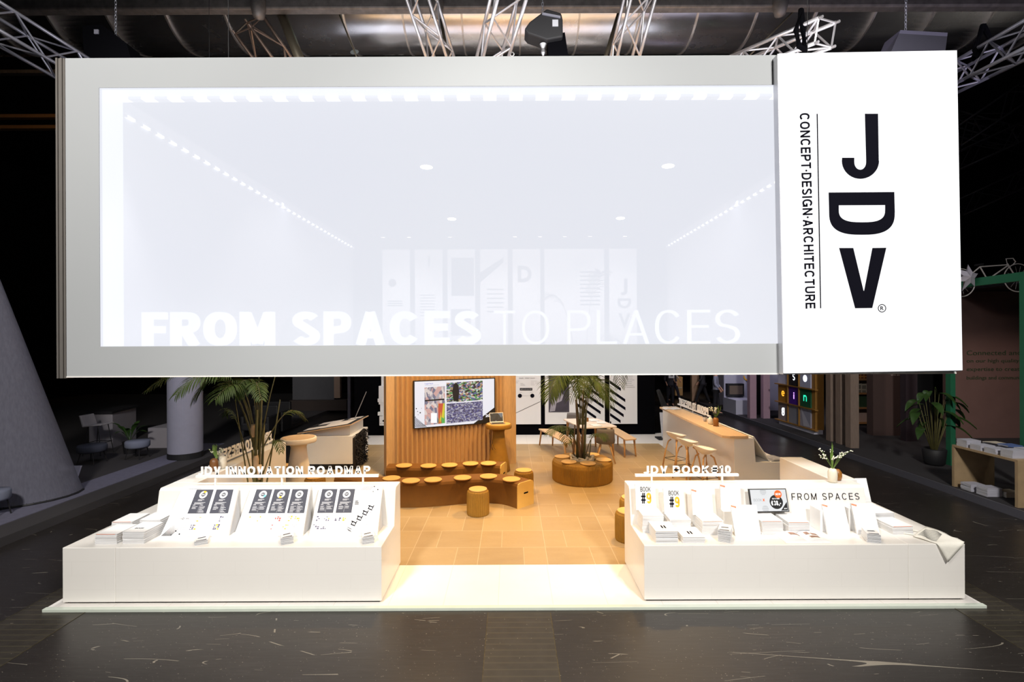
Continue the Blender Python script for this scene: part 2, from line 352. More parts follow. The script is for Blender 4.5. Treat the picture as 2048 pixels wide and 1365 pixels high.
# ------------------------------------------------------------------ stroke lettering (grotesque capitals)
def glyph(ch, t):
    """width and centre-line strokes of one capital; cap height 1, stroke t"""
    h = t / 2; T = 1 - h
    def el(cx, cy, rx, ry, a0, a1, n=14, e=2.3):
        out = []
        for i in range(n + 1):
            a = R(a0 + (a1 - a0) * i / n); c, s_ = math.cos(a), math.sin(a)
            out.append((cx + rx * math.copysign(abs(c) ** (2 / e), c), cy + ry * math.copysign(abs(s_) ** (2 / e), s_)))
        return out
    W = {'I': t, 'M': .84, 'O': .78, 'C': .74, 'G': .78, 'A': .74, 'V': .70, 'N': .72, 'D': .72, 'H': .71, 'U': .70, 'R': .70, 'P': .66, 'S': .66, 'E': .62, 'F': .58,
         'T': .62, 'L': .56, 'J': .52, 'K': .72, 'B': .69, '#': .62, '1': .34, '0': .56, '9': .56, 'X': .7, 'Y': .68, '2': .56, '3': .56, '8': .56, '.': t, '\u00b7': t, '4': .56, '5': .56, '6': .56, '7': .54, 'W': .95, '!': t, '-': .3, ',': t, '\u20ac': .6, 'Q': .78, 'Z': .6}
    w_ = W.get(ch, .6); l, r = h, w_ - h; m = .5 + t * .1
    d = t * .55
    G = {
     'I': [[(l, 0), (l, 1)]], 'L': [[(l, 1), (l, h), (w_, h)]], 'T': [[(0, T), (w_, T)], [(w_ / 2, T), (w_ / 2, 0)]],
     'E': [[(w_, T), (l, T), (l, h), (w_, h)], [(l, m), (w_ * .93, m)]], 'F': [[(w_, T), (l, T), (l, 0)], [(l, m - .04), (w_ * .9, m - .04)]],
     'H': [[(l, 0), (l, 1)], [(r, 0), (r, 1)], [(l, m), (r, m)]],
     'A': [[(d, 0), (w_ / 2, 1 - t * .1)], [(w_ - d, 0), (w_ / 2, 1 - t * .1)], [(w_ * .25, .27 + h * .3), (w_ * .75, .27 + h * .3)]],
     'V': [[(d, 1), (w_ / 2, t * .1)], [(w_ - d, 1), (w_ / 2, t * .1)]],
     'W': [[(d, 1), (w_ * .28, .03)], [(w_ * .28, .03), (w_ * .5, .97)], [(w_ * .5, .97), (w_ * .72, .03)], [(w_ * .72, .03), (w_ - d, 1)]],
     'M': [[(l, 0), (l, 1)], [(r, 0), (r, 1)], [(l + h * .3, 1 - h * .4), (w_ / 2, h * .6)], [(r - h * .3, 1 - h * .4), (w_ / 2, h * .6)]],
     'N': [[(l, 0), (l, 1)], [(r, 0), (r, 1)], [(l + h * .2, 1 - h * .6), (r - h * .2, h * .6)]],
     'K': [[(l, 0), (l, 1)], [(w_ - d, 1), (l, .36)], [(w_ * .42, .58), (w_ - d, 0)]],
     'X': [[(d, 0), (w_ - d, 1)], [(w_ - d, 0), (d, 1)]], 'Y': [[(d, 1), (w_ / 2, .42)], [(w_ - d, 1), (w_ / 2, .42)], [(w_ / 2, .46), (w_ / 2, 0)]],
     'Z': [[(0, T), (r, T), (l, h), (w_, h)]],
     'O': [el(w_ / 2, .5, w_ / 2 - h, .5 - h, 0, 360, 36)], '0': [el(w_ / 2, .5, w_ / 2 - h, .5 - h, 0, 360, 36)],
     'Q': [el(w_ / 2, .5, w_ / 2 - h, .5 - h, 0, 360, 36), [(w_ * .6, .22), (w_, 0)]],
     'C': [el(w_ / 2, .5, w_ / 2 - h, .5 - h, 38, 322, 30)], 'G': [el(w_ / 2, .5, w_ / 2 - h, .5 - h, 38, 310, 28) + [(r, .3)], [(w_ * .55, .44), (w_, .44)], [(r, .44), (r, 0.03)]],
     'D': [[(l, h), (l, T), (w_ * .42, T)] + el(w_ * .42, .5, w_ * .58 - h, .5 - h, 90, -90, 18)[1:] + [(l, h)]],
     'U': [[(l, 1), (l, w_ / 2)] + el(w_ / 2, w_ / 2 - h * .3, w_ / 2 - h, w_ / 2 - h * 1.3, 180, 360, 16) + [(r, 1)]],
     'J': [[(r, 1), (r, .26)] + el(w_ / 2, .26, w_ / 2 - h, .26 - h, 0, -165, 14)],
     'P': [[(l, 0), (l, T), (w_ * .55, T)] + el(w_ * .55, .71 - h * .3, w_ * .45 - h, .29 - h * .7, 90, -90, 14)[1:] + [(l, .42)]],
     'R': [[(l, 0), (l, T), (w_ * .55, T)] + el(w_ * .55, .72 - h * .3, w_ * .43 - h, .28 - h * .7, 90, -90, 14)[1:] + [(l, .44)], [(w_ * .5, .44), (w_ - d, 0)]],
     'B': [[(l, h), (l, T), (w_ * .52, T)] + el(w_ * .52, .75 - h * .5, w_ * .43 - h, .25 - h * .5, 90, -90, 12)[1:] + [(l, .5)], [(l, .5), (w_ * .55, .5)] + el(w_ * .55, .25 + h * .5, w_ * .45 - h, .25 - h * .5, 90, -90, 12)[1:] + [(l, h)]],
     'S': [el(w_ / 2, .735, w_ / 2 - h * 1.1, .265 - h, 25, 235, 16, 2.1) + [(w_ * .5, .515), ] + el(w_ / 2, .27, w_ / 2 - h, .27 - h, 50, -155, 16, 2.1)],
     '#': [[(w_ * .28, 0), (w_ * .42, 1)], [(w_ * .62, 0), (w_ * .76, 1)], [(0, .33), (w_, .33)], [(0, .67), (w_, .67)]],
     '1': [[(r, 0), (r, 1)], [(0, .76), (r, .80)]],
     '9': [el(w_ / 2, .68, w_ / 2 - h, .32 - h, 0, 360, 26), [(r, .68), (r, .4)] + el(w_ / 2, .36, w_ / 2 - h, .36 - h, 0, -150, 12)],
     '3': [el(w_ / 2, .745, w_ / 2 - h, .255 - h, 160, -80, 14), el(w_ / 2, .27, w_ / 2 - h, .27 - h, 80, -160, 14)],
     '8': [el(w_ / 2, .745, w_ / 2 - h * 1.2, .255 - h, 0, 360, 20), el(w_ / 2, .27, w_ / 2 - h, .27 - h, 0, 360, 20)],
     '2': [el(w_ / 2, .72, w_ / 2 - h, .28 - h, 170, -40, 12) + [(l, h), (w_, h)]],
     '4': [[(w_ * .72, 0), (w_ * .72, 1), (0, .3), (w_, .3)]], '5': [[(w_ * .9, T), (l, T), (l, .5)] + el(w_ / 2, .33, w_ / 2 - h, .33 - h, 110, -160, 14)],
     '6': [el(w_ / 2, .32, w_ / 2 - h, .32 - h, 0, 360, 24), el(w_ / 2, .6, w_ / 2 - h, .4 - h, 60, 180, 12) + [(l, .32)]],
     '7': [[(0, T), (r, T), (w_ * .35, 0)]],
     '!': [[(l, .3), (l, 1)], [(l, 0), (l, t)]], '.': [[(l, 0), (l, t)]], ',': [[(l, -.1), (l, t)]], '-': [[(0, .4), (w_, .4)]], '\u00b7': [[(l, .5 - h), (l, .5 + h)]],
     '\u20ac': [el(w_ * .56, .5, w_ * .44 - h, .5 - h, 40, 320, 24), [(0, .58), (w_ * .8, .58)], [(0, .42), (w_ * .75, .42)]],
    }
    return w_, G.get(ch, [[(0, h), (w_, h)]])
def stroke_poly(pts, t):
    """mitred ribbon left/right points"""
    n = len(pts); closed = (Vector(pts[0]) - Vector(pts[-1])).length < 1e-5
    L_, R_ = [], []
    for i in range(n):
        p = Vector(pts[i])
        a = Vector(pts[i - 1]) if i > 0 else (Vector(pts[-2]) if closed else None)
        b = Vector(pts[i + 1]) if i < n - 1 else (Vector(pts[1]) if closed else None)
        d1 = (p - a).normalized() if a is not None else None; d2 = (b - p).normalized() if b is not None else None
        if d1 is None: d1 = d2
        if d2 is None: d2 = d1
        n1 = Vector((-d1.y, d1.x)); n2 = Vector((-d2.y, d2.x)); mm = n1 + n2
        if mm.length < .2: mm = n1.copy()
        mm.normalize(); k = 1 / max(.5, mm.dot(n1))
        L_.append(p + mm * (t / 2 * k)); R_.append(p - mm * (t / 2 * k))
    return L_, R_
def letters(name, s, origin, u, v, width, height, depth, mt, parent=None, t=.2, gap=.13, space=.34, world=True):
    q = MB() if world else ML(); x = 0; items = []
    for ch in s:
        if ch == ' ': x += space; continue
        w_, st = glyph(ch, t); items.append((x, st)); x += w_ + gap
    tot = x - gap; u = Vector(u).normalized(); v = Vector(v).normalized(); n = u.cross(v); o = Vector(origin)
    sx = (width / tot) if width else height; sy = height
    for x0, st in items:
        for pl in st:
            L_, R_ = stroke_poly(pl, t); k = len(pl); vs = []
            for dd in (0, depth):
                for P_ in (L_, R_):
                    vs += [o + u * ((p.x + x0) * sx) + v * (min(1.0, max(-.12, p.y)) * sy) + n * dd for p in P_]
            fs = []
            for i in range(k - 1):
                fs += [(2 * k + i, 3 * k + i, 3 * k + i + 1, 2 * k + i + 1), (i, i + 1, k + i + 1, k + i), (i, 2 * k + i, 2 * k + i + 1, i + 1), (k + i, k + i + 1, 3 * k + i + 1, 3 * k + i)]
            fs += [(0, k, 3 * k, 2 * k), (k - 1, 3 * k - 1, 4 * k - 1, 2 * k - 1)]
            q.add(vs, fs)
    return q.build(name, mt, parent)
def sellip(cx, cy, rx, ry, a0, a1, n, e=2.9):
    out = []
    for i in range(n + 1):
        a = R(a0 + (a1 - a0) * i / n); c, s_ = math.cos(a), math.sin(a)
        out.append((cx + rx * math.copysign(abs(c) ** (2 / e), c), cy - ry * math.copysign(abs(s_) ** (2 / e), s_)))
    return out
# ------------------------------------------------------------------ hall floor and setting
def hall_floor_mat():
    m, n, l, p = nt('worn_dark_hall_floor'); b = NB(m); v, x, y, z = b.pos('world')
    base = b.noise(v, 0.7, 6, 0.6)
    col = b.mix(base, (0.014, 0.012, 0.011, 1), (0.030, 0.025, 0.023, 1))
    # fine streaks
    st = b.noise(v, 6, 4, 0.6, (0.6, 6, 1)); col = b.mix(b.m('MULTIPLY', b.m('POWER', st, 5.0), 0.55), col, (0.12, 0.11, 0.10, 1))
    # scratches: voronoi edges of warped coordinates, masked
    tot = None
    for ang, sc, th, mk in ((0.4, 1.1, 0.0016, 0.60), (1.1, 1.9, 0.0022, 0.60), (2.3, 1.4, 0.0018, 0.60), (2.9, 2.7, 0.003, 0.60), (1.7, 4.6, 0.006, 0.62), (0.1, 5.2, 0.006, 0.62)):
        mp = b.n.new('ShaderNodeMapping'); mp.inputs['Rotation'].default_value = (0, 0, ang); mp.inputs['Scale'].default_value = (sc * 0.14, sc, 1); mp.inputs['Location'].default_value = (ang * 7, sc * 3, 0)
        b.l.new(v, mp.inputs[0])
        wv = b.noise(mp.outputs[0], 1.0, 0, 0.3)
        band = b.m('ABSOLUTE', b.m('SUBTRACT', b.m('FRACT', b.m('MULTIPLY', wv, 5.0)), 0.5))
        line = b.m('LESS_THAN', band, th * 3.2)
        mask = b.m('GREATER_THAN', b.noise(mp.outputs[0], 1.3, 2, 0.6, (2.5, 1, 1)), mk + .02)
        e = b.m('MULTIPLY', line, mask); tot = e if tot is None else b.m('MAXIMUM', tot, e)
    sp = b.noise(v, 48, 2, 0.5, (1, 1.6, 1)); spk = b.m('GREATER_THAN', sp, 0.735)
    tot = b.m('MAXIMUM', b.m('MULTIPLY', tot, 0.6), b.m('MULTIPLY', spk, 0.75))
    col = b.mix(tot, col, (0.34, 0.31, 0.25, 1))
    b.l.new(col, p.inputs['Base Color'])
    ro = b.m('ADD', b.m('MULTIPLY', base, 0.25), 0.22); b.l.new(ro, p.inputs['Roughness'])
    b.l.new(b.bump(st, 0.06), p.inputs['Normal'])
    return m
HF = hall_floor_mat()
struct(MB().box(-34, 34, -3, 45, -0.2, -0.03).build('floor', HF))
def grate_mat():
    m, n, l, p = nt('floor_channel_cover'); b = NB(m); v, x, y, z = b.pos('world')
    f = b.m('FRACT', b.m('DIVIDE', y, 0.092)); g = b.m('LESS_THAN', f, 0.16)
    col = b.mix(b.noise(v, 8, 3), (0.020, 0.017, 0.014, 1), (0.05, 0.043, 0.034, 1))
    sp = b.m('GREATER_THAN', b.noise(v, 30, 2), 0.74)
    col = b.mix(g, col, (0.055, 0.048, 0.032, 1)); col = b.mix(b.m('MULTIPLY', sp, 0.6), col, (0.3, 0.27, 0.2, 1))
    b.l.new(col, p.inputs['Base Color']); p.inputs['Roughness'].default_value = 0.4
    b.l.new(b.bump(g, -0.5, 0.004), p.inputs['Normal'])
    return m
GR = grate_mat()
for k, (a, c) in enumerate(((-0.25, 0.41), (-5.32, -4.6), (4.78, 5.42))):
    q = MB().box(a, c, -3, 5.34 if k == 0 else 40, -0.05, -0.028)
    q.box(a - 0.008, a, -3, 5.34 if k == 0 else 40, -0.05, -0.0265, 1); q.box(c, c + 0.008, -3, 5.34 if k == 0 else 40, -0.05, -0.0265, 1)
    struct(q.build('floor_channel', [GR, mat('channel_lip', (0.10, 0.085, 0.05), 0.5, 0.5, var=0.5, scale=20)]))
struct(MB().box(-34, 34, -3, 45, 15, 15.2).build('ceiling', DARKHALL))
struct(MB().box(-34, 34, 44.8, 45, -0.2, 15).build('wall_back', DARKHALL))
struct(MB().box(-34.2, -34, -3, 45, -0.2, 15).build('wall_left', DARKHALL))
struct(MB().box(34, 34.2, -3, 45, -0.2, 15).build('wall_right', DARKHALL))

# stand platform: white rim, tiled middle
def white_floor_mat():
    m, n, l, p = nt('white_stage_tiles'); b = NB(m); v, x, y, z = b.pos('world')
    f = b.m('FRACT', b.m('DIVIDE', b.m('ADD', x, 0.15), 0.6)); g = b.m('LESS_THAN', f, 0.010)
    col = b.mix(b.noise(v, 2, 3), (0.80, 0.77, 0.73, 1), (0.88, 0.85, 0.81, 1))
    col = b.mix(b.m('MULTIPLY', g, 0.5), col, (0.6, 0.52, 0.42, 1))
    b.l.new(col, p.inputs['Base Color']); p.inputs['Roughness'].default_value = 0.28
    return m
WF = white_floor_mat()
struct(MB().box(-5.06, 5.12, 5.40, 15.3, -0.03, -0.004).build('floor_platform', WF, bevel=0.004))
GLASSY = mat('pale_green_edge_strip', (0.62, 0.68, 0.60), 0.15, var=0.05)
struct(MB().box(-5.06, 5.12, 5.385, 5.44, -0.031, 0.002).build('trim_platform_edge', GLASSY, bevel=0.003))
def tile_mat():
    m, n, l, p = nt('sandstone_tiles'); b = NB(m); v, x, y, z = b.pos('world')
    u = b.m('DIVIDE', b.m('SUBTRACT', x, 0.47), 0.91); w_ = b.m('DIVIDE', b.m('SUBTRACT', y, 6.95), 0.6)
    fu = b.m('FRACT', b.m('ADD', u, 40.0)); fv = b.m('FRACT', b.m('ADD', w_, 40.0))
    ru = b.m('FLOOR', u); rv = b.m('FLOOR', w_)
    par = b.m('MODULO', b.m('ADD', rv, 40.0), 2.0)
    cut = b.m('ADD', b.m('MULTIPLY', par, 0.3333), 0.3333)
    j1 = b.m('LESS_THAN', b.m('MINIMUM', fu, b.m('SUBTRACT', 1.0, fu)), 0.0045)
    j2 = b.m('LESS_THAN', b.m('ABSOLUTE', b.m('SUBTRACT', fu, cut)), 0.004)
    j3 = b.m('LESS_THAN', b.m('MINIMUM', fv, b.m('SUBTRACT', 1.0, fv)), 0.0068)
    j = b.m('MAXIMUM', j1, b.m('MAXIMUM', j2, j3))
    piece = b.m('GREATER_THAN', fu, cut)
    cx = b.n.new('ShaderNodeCombineXYZ'); b.l.new(ru, cx.inputs[0]); b.l.new(rv, cx.inputs[1]); b.l.new(piece, cx.inputs[2])
    wn = b.n.new('ShaderNodeTexWhiteNoise'); b.l.new(cx.outputs[0], wn.inputs[0])
    col = b.mix(wn.outputs[0], (0.31, 0.21, 0.095, 1), (0.46, 0.325, 0.155, 1))
    col = b.mix(b.m('MULTIPLY', b.noise(v, 2.2, 5, 0.6, (1, 3, 1)), 0.7), col, (0.48, 0.35, 0.18, 1))
    col = b.mix(b.m('MULTIPLY', b.noise(v, 24, 3, 0.7), 0.35), col, (0.28, 0.18, 0.11, 1))
    col = b.mix(b.m('MULTIPLY', j, 0.7), col, (0.60, 0.47, 0.32, 1))
    b.l.new(col, p.inputs['Base Color']); p.inputs['Roughness'].default_value = 0.42
    b.l.new(b.bump(j, -0.3, 0.002), p.inputs['Normal'])
    return m
struct(MB().box(-4.05, 4.06, 6.42, 13.75, -0.02, 0.0).build('floor_tiles', tile_mat()))

# black back wall of the stand
struct(MB().box(-4.72, 4.35, 15.1, 15.25, -0.004, 5.9).build('wall_back_of_stand', BCLOTH))

# ------------------------------------------------------------------ hanging illuminated ring
TOPZ, BOTZ, OT, OB, FX0, FX1 = 6.01, 2.506, 5.683, 2.834, -4.884, 4.9
def gauze_mat():  # LED light from behind is put into the gauze as its own emission
    m, n, l, p = nt('emissive_gauze'); n.remove(p); b = NB(m); v, x, y, z = b.pos('world')
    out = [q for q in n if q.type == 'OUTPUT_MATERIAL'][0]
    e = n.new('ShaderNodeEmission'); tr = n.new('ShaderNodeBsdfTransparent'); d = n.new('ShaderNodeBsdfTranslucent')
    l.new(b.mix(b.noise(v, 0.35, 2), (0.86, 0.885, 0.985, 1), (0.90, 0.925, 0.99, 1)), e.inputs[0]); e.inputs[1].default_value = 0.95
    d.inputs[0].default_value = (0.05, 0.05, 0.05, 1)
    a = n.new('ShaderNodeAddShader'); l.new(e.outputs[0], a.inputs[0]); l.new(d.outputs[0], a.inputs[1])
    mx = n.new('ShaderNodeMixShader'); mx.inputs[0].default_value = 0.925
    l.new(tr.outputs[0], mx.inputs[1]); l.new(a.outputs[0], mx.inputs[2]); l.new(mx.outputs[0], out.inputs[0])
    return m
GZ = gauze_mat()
fas = thing('hanging_fascia', 'huge white hanging lightbox fascia with grey fabric border over the counters', 'light box', (0, 5.5, 2.506))
q = MB()
q.box(FX0, FX1, 5.5, 5.54, OT, TOPZ); q.box(FX0, FX1, 5.5, 5.54, BOTZ, OB)
q.box(FX0, -4.515, 5.5, 5.54, OB, OT); q.box(4.515, FX1, 5.5, 5.54, OB, OT)
q.build('fabric_border', BORDER, fas)
MB().box(FX0, FX1, 5.495, 5.5, BOTZ - 0.012, BOTZ + 0.002).build('bottom_hem', WHITE, fas)
q = MB()
for k in range(4):
    a = -4.985 + k * 0.025
    q.box(a, a + 0.019, 5.49 + (k % 2) * 0.01, 5.9, BOTZ - 0.02, TOPZ)
q.box(-4.985, FX0, 5.51, 5.9, BOTZ - 0.02, TOPZ)
q.build('corner_profile', ALU, fas)
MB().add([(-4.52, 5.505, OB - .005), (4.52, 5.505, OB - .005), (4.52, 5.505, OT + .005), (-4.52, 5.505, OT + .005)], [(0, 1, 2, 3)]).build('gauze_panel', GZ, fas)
RV = emit('glowing_reveal_fabric', (0.92, 0.95, 1.0), 2.0)  # LED light on the reveal put in as the fabric's own glow
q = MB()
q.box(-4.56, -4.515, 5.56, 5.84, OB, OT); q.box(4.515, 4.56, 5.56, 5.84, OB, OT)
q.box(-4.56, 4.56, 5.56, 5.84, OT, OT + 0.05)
q.build('glowing_reveal', RV, fas)
q = MB().box(-4.56, 4.56, 5.56, 5.84, OB - 0.05, OB)
q.build('lower_ledge', WHITE, fas)
def led_mat(name, axis, pitch, duty, st):
    m, n, l, p = nt(name); b = NB(m); v, x, y, z = b.pos('world')
    g = b.m('LESS_THAN', b.m('FRACT', b.m('DIVIDE', b.m('ADD', x if axis == 'x' else y, 30.0), pitch)), duty)
    b.l.new(b.m('MULTIPLY', g, st), p.inputs['Emission Strength'])
    p.inputs['Emission Color'].default_value = (0.95, 0.97, 1, 1); p.inputs['Base Color'].default_value = (.8, .8, .8, 1)
    return m
LEDX = led_mat('led_modules_across', 'x', 0.30, 0.5, 4.0); LEDY = led_mat('led_modules_along', 'y', 0.26, 0.5, 5.0)
MB().box(-4.5, 4.5, 5.70, 5.78, OT - 0.03, OT).build('led_strip', LEDX, fas)
# side walls and back wall of the ring
RINGW = mat('white_ring_fabric', (0.62, 0.63, 0.66), 0.8, var=0.02)
for sg, nm, lb in ((-1, 'side_fascia', 'long white side wall of the hanging ring, left run'), (1, 'side_fascia', 'long white side wall of the hanging ring, right run')):
    t = thing(nm, lb, 'light box', (sg * 4.8, 10.4, 2.506))
    a, c = (-4.88, -4.72) if sg < 0 else (4.72, 4.88)
    MB().box(a, c, 5.92, 15.0, BOTZ, 5.85).build('fabric_wall', RINGW, t)
    xx = sg * 4.705
    MB().box(xx - 0.015, xx + 0.015, 6.0, 15.0, 5.64, 5.67).build('led_strip', LEDY, t)
# standing letters on the ledge inside the fascia
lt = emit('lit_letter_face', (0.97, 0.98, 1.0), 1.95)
a, c = at(287, 688, 5.72), at(962, 688, 5.72)
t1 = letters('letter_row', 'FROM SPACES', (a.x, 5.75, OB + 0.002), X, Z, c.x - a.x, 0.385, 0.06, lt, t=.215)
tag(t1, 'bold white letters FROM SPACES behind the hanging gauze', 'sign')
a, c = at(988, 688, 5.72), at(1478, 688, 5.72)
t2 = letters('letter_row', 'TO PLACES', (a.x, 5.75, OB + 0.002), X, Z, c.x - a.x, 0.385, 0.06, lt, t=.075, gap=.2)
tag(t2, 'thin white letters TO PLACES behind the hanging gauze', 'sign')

# ------------------------------------------------------------------ bright panel with the tall logo
PC = at(1741.5, 424, 5.38); TH = R(0.75)
pan = thing('hanging_sign_panel', 'bright white hanging sign panel with black JDV logo', 'sign', PC)
pan.rotation_euler.y = -TH
pw, ph = 1.915 / 2, 3.445 / 2
LIT = emit('lit_sign_face', (0.97, 0.98, 1.0), 1.08)
ML().box(-pw, pw, 0, 0.02, -ph, ph).build('sign_face', LIT, pan)
ML().box(-pw - 0.006, pw + 0.006, 0.02, 0.115, -ph - 0.012, ph + 0.006).build('frame', SILVER, pan)
def loc2(px, py):
    d = at(px, py, 5.38) - PC
    return (d.x * math.cos(TH) + d.z * math.sin(TH), -d.x * math.sin(TH) + d.z * math.cos(TH))
def P(lst): return [loc2(*p) for p in lst]
def arc(cx, cy, rx, ry, a0, a1, n=14):
    return [(cx + rx * math.cos(R(a0 + (a1 - a0) * i / n)), cy - ry * math.sin(R(a0 + (a1 - a0) * i / n))) for i in range(n + 1)]
SO = Vector((0, -0.001, 0))
# J  (pixel measures of the photographed sign)
J = [(1729.5, 228), (1755.5, 228)] + arc(1720, 323, 37, 35, 0, -180, 18)[0:1] + arc(1720.5, 322, 37, 36, 0, -180, 20) + [(1684, 316), (1708, 316)] + arc(1720, 325, 12, 15, 180, 360, 12) + [(1732, 318)]
D1 = [(1657, 385.5), (1788, 384.5)] + sellip(1723.5, 424, 65.5, 46, 0, -180, 30, 2.8)
D2 = [(1677, 411), (1770, 410.5)] + sellip(1723.5, 419, 46.5, 26, 0, -180, 24, 2.9)
V = [(1678, 496.5), (1706, 496.5), (1726.5, 582), (1728, 582), (1744.5, 496.5), (1772, 496), (1744, 616.5), (1710, 617)]
for lp in ([P(J)], [P(D1), P(D2)], [P(V)]):
    outline('logo_letter', lp, SO, X, Z, 0.004, INK, pan, world=False)
o0, o1 = loc2(1599, 227), loc2(1611, 618)
uu = Vector((o1[0] - o0[0], 0, o1[1] - o0[1])); L_ = uu.length; uu.normalize(); vv = Vector((-uu.z, 0, uu.x))
if vv.x < 0: vv = -vv
# text runs downward: letters' up points right
letters('tagline', 'CONCEPT\u00b7DESIGN\u00b7ARCHITECTURE', Vector((o0[0], -0.001, o0[1])), uu, vv, L_, 0.105, 0.004, INK, pan, t=.17, gap=.15, world=False)
a, c = loc2(1634, 228), loc2(1641, 617)
ML().hexa([(a[0] - .005, -.005, a[1]), (a[0] + .005, -.005, a[1]), (a[0] + .005, 0, a[1]), (a[0] - .005, 0, a[1]),
          (c[0] - .005, -.005, c[1]), (c[0] + .005, -.005, c[1]), (c[0] + .005, 0, c[1]), (c[0] - .005, 0, c[1])]).build('rule_line', INK, pan)
a = loc2(1763.5, 617)
ML().disc((a[0], -.004, a[1]), 0.045, X, Z, 32, r0=0.036).build('registered_ring', INK, pan)
text('registered_letter', 'R', Vector((a[0] - .016, -.001, a[1] - .02)), X, Z, 0.034, 0.042, 0.004, INK, pan, world=False, weight=0.01)

# ------------------------------------------------------------------ counters
def clad_mat():
    m, n, l, p = nt('white_clad_panels'); b = NB(m); v, x, y, z = b.pos('world')
    row = b.m('FLOOR', b.m('DIVIDE', z, 0.155)); fz = b.m('FRACT', b.m('DIVIDE', z, 0.155))
    xx = b.m('ADD', b.m('ADD', x, y), b.m('MULTIPLY', row, 0.37)); fx = b.m('FRACT', b.m('DIVIDE', b.m('ADD', xx, 40.0), 0.9))
    j = b.m('MAXIMUM', b.m('LESS_THAN', fz, 0.016), b.m('LESS_THAN', fx, 0.004))
    col = b.mix(b.noise(v, 1.2, 3), (0.80, 0.775, 0.735, 1), (0.86, 0.84, 0.80, 1))
    col = b.mix(b.m('MULTIPLY', j, 0.16), col, (0.5, 0.47, 0.42, 1))
    b.l.new(col, p.inputs['Base Color']); p.inputs['Roughness'].default_value = 0.3
    return m
CLAD = clad_mat()
SZ, LZ = 0.62, 1.065      # shelf and ledge heights
PROF = [(5.5, 0.018), (5.5, SZ), (6.11, SZ), (6.19, 1.035), (6.22, LZ), (6.45, LZ), (6.45, 0.018)]
def counter(sg):
    """sg=-1 left, +1 right: front run plus the side ledge with its outer shelf"""
    x_in = 1.46 if sg > 0 else -1.43
    x_out = 4.99 if sg > 0 else -4.94
    li, lo = (4.12, 4.46) if sg > 0 else (-4.05, -4.36)
    yend = 7.67 if sg > 0 else 9.0
    nm = 'white display counter right of the entrance with book piles' if sg > 0 else 'white display counter left of the entrance with roadmap boards'
    t = thing('display_counter', nm, 'counter', ((x_in + x_out) / 2, 5.9, 0))
    q = MB().prism(PROF, x_in, 4.37 if sg > 0 else lo, 'x'); q.build('front_run', [CLAD], t, bevel=0.008)
    lo2 = 4.37 if sg > 0 else lo
    MB().prism([(5.5, 0.018), (5.5, SZ), (6.45, SZ), (6.45, 0.018)], min(lo2, x_out), max(lo2, x_out), 'x').build('outer_shelf', CLAD, t, bevel=0.006)
    prof = [(li, 0.018), (li, LZ), (lo, LZ), (x_out, SZ) if False else (lo + sg * 0.03, SZ), (x_out, SZ), (x_out, 0.018)]
    MB().prism(prof, 6.45, yend, 'y').build('side_run', CLAD, t, bevel=0.006)
    k = MB().box(min(x_in, x_out) + 0.03, max(x_in, x_out) - 0.03, 5.53, 6.42, -0.003, 0.018); k.build('recessed_plinth', BLACK, t)
    return t
counter(-1); counter(1)
# bar counter further back on the right
bar = thing('bar_counter', 'tall white bar counter with oak top beside the bar stools', 'counter', (4.3, 11.0, 0))
MB().prism([(4.04, -.003), (4.04, 1.08), (4.40, 1.08), (4.43, 0.645), (4.99, 0.645), (4.99, -.003)], 9.05, 13.3, 'y').build('counter_body', CLAD, bar, bevel=0.006)
MB().prism([(3.84, 9.1), (3.95, 9.02), (4.28, 9.02), (4.30, 9.05), (4.30, 12.9), (3.84, 12.9)], 1.08, 1.125, 'z').build('oak_top', OAKX, bar, bevel=0.005)
p_ = thing('slanted_display_panel', 'white panel leaning from bar counter to its outer shelf', 'display', (4.6, 9.3, 0.645))
MB().hexa([(4.70, 9.10, .645), (4.72, 9.10, .645), (4.72, 12.8, .645), (4.70, 12.8, .645), (4.405, 9.10, 1.09), (4.425, 9.10, 1.10), (4.425, 12.8, 1.10), (4.405, 12.8, 1.09)]).build('panel', WHITE, p_)

# sign bars with standing letters
def bar_sign(label, s, xa, xb, y, z, posts, tx0, tx1, ht=0.105, zb=LZ):
    t = thing('letter_sign', label, 'sign', ((xa + xb) / 2, y, zb))
    MB().box(xa, xb, y - 0.02, y + 0.02, z, z + 0.03).build('bar', WSIGN, t)
    for px_ in posts: MB().box(px_ - 0.009, px_ + 0.009, y - 0.012, y + 0.012, zb, z).build('post', WSIGN, t)
    letters('lettering', s, (tx0, y + 0.015, z + 0.03), X, Z, tx1 - tx0, ht, 0.012, WSIGN, t, t=.205, gap=.16)
    return t
ys = 6.33
def xa(px): return (px - VX) * ys / F
zb = at(563, 955, ys).z
bar_sign('standing white letters JDV INNOVATION ROADMAP on the left counter', 'JDV INNOVATION ROADMAP', xa(392), xa(756), ys, zb, (xa(430), xa(563), xa(725)), xa(394), xa(739))
zb = at(1370, 953, ys).z
bar_sign('standing white letters JDV BOOK#10 on the right counter', 'JDV BOOK#10', xa(1269), xa(1475), ys, zb, (xa(1302), xa(1443)), xa(1286), xa(1461), 0.10)
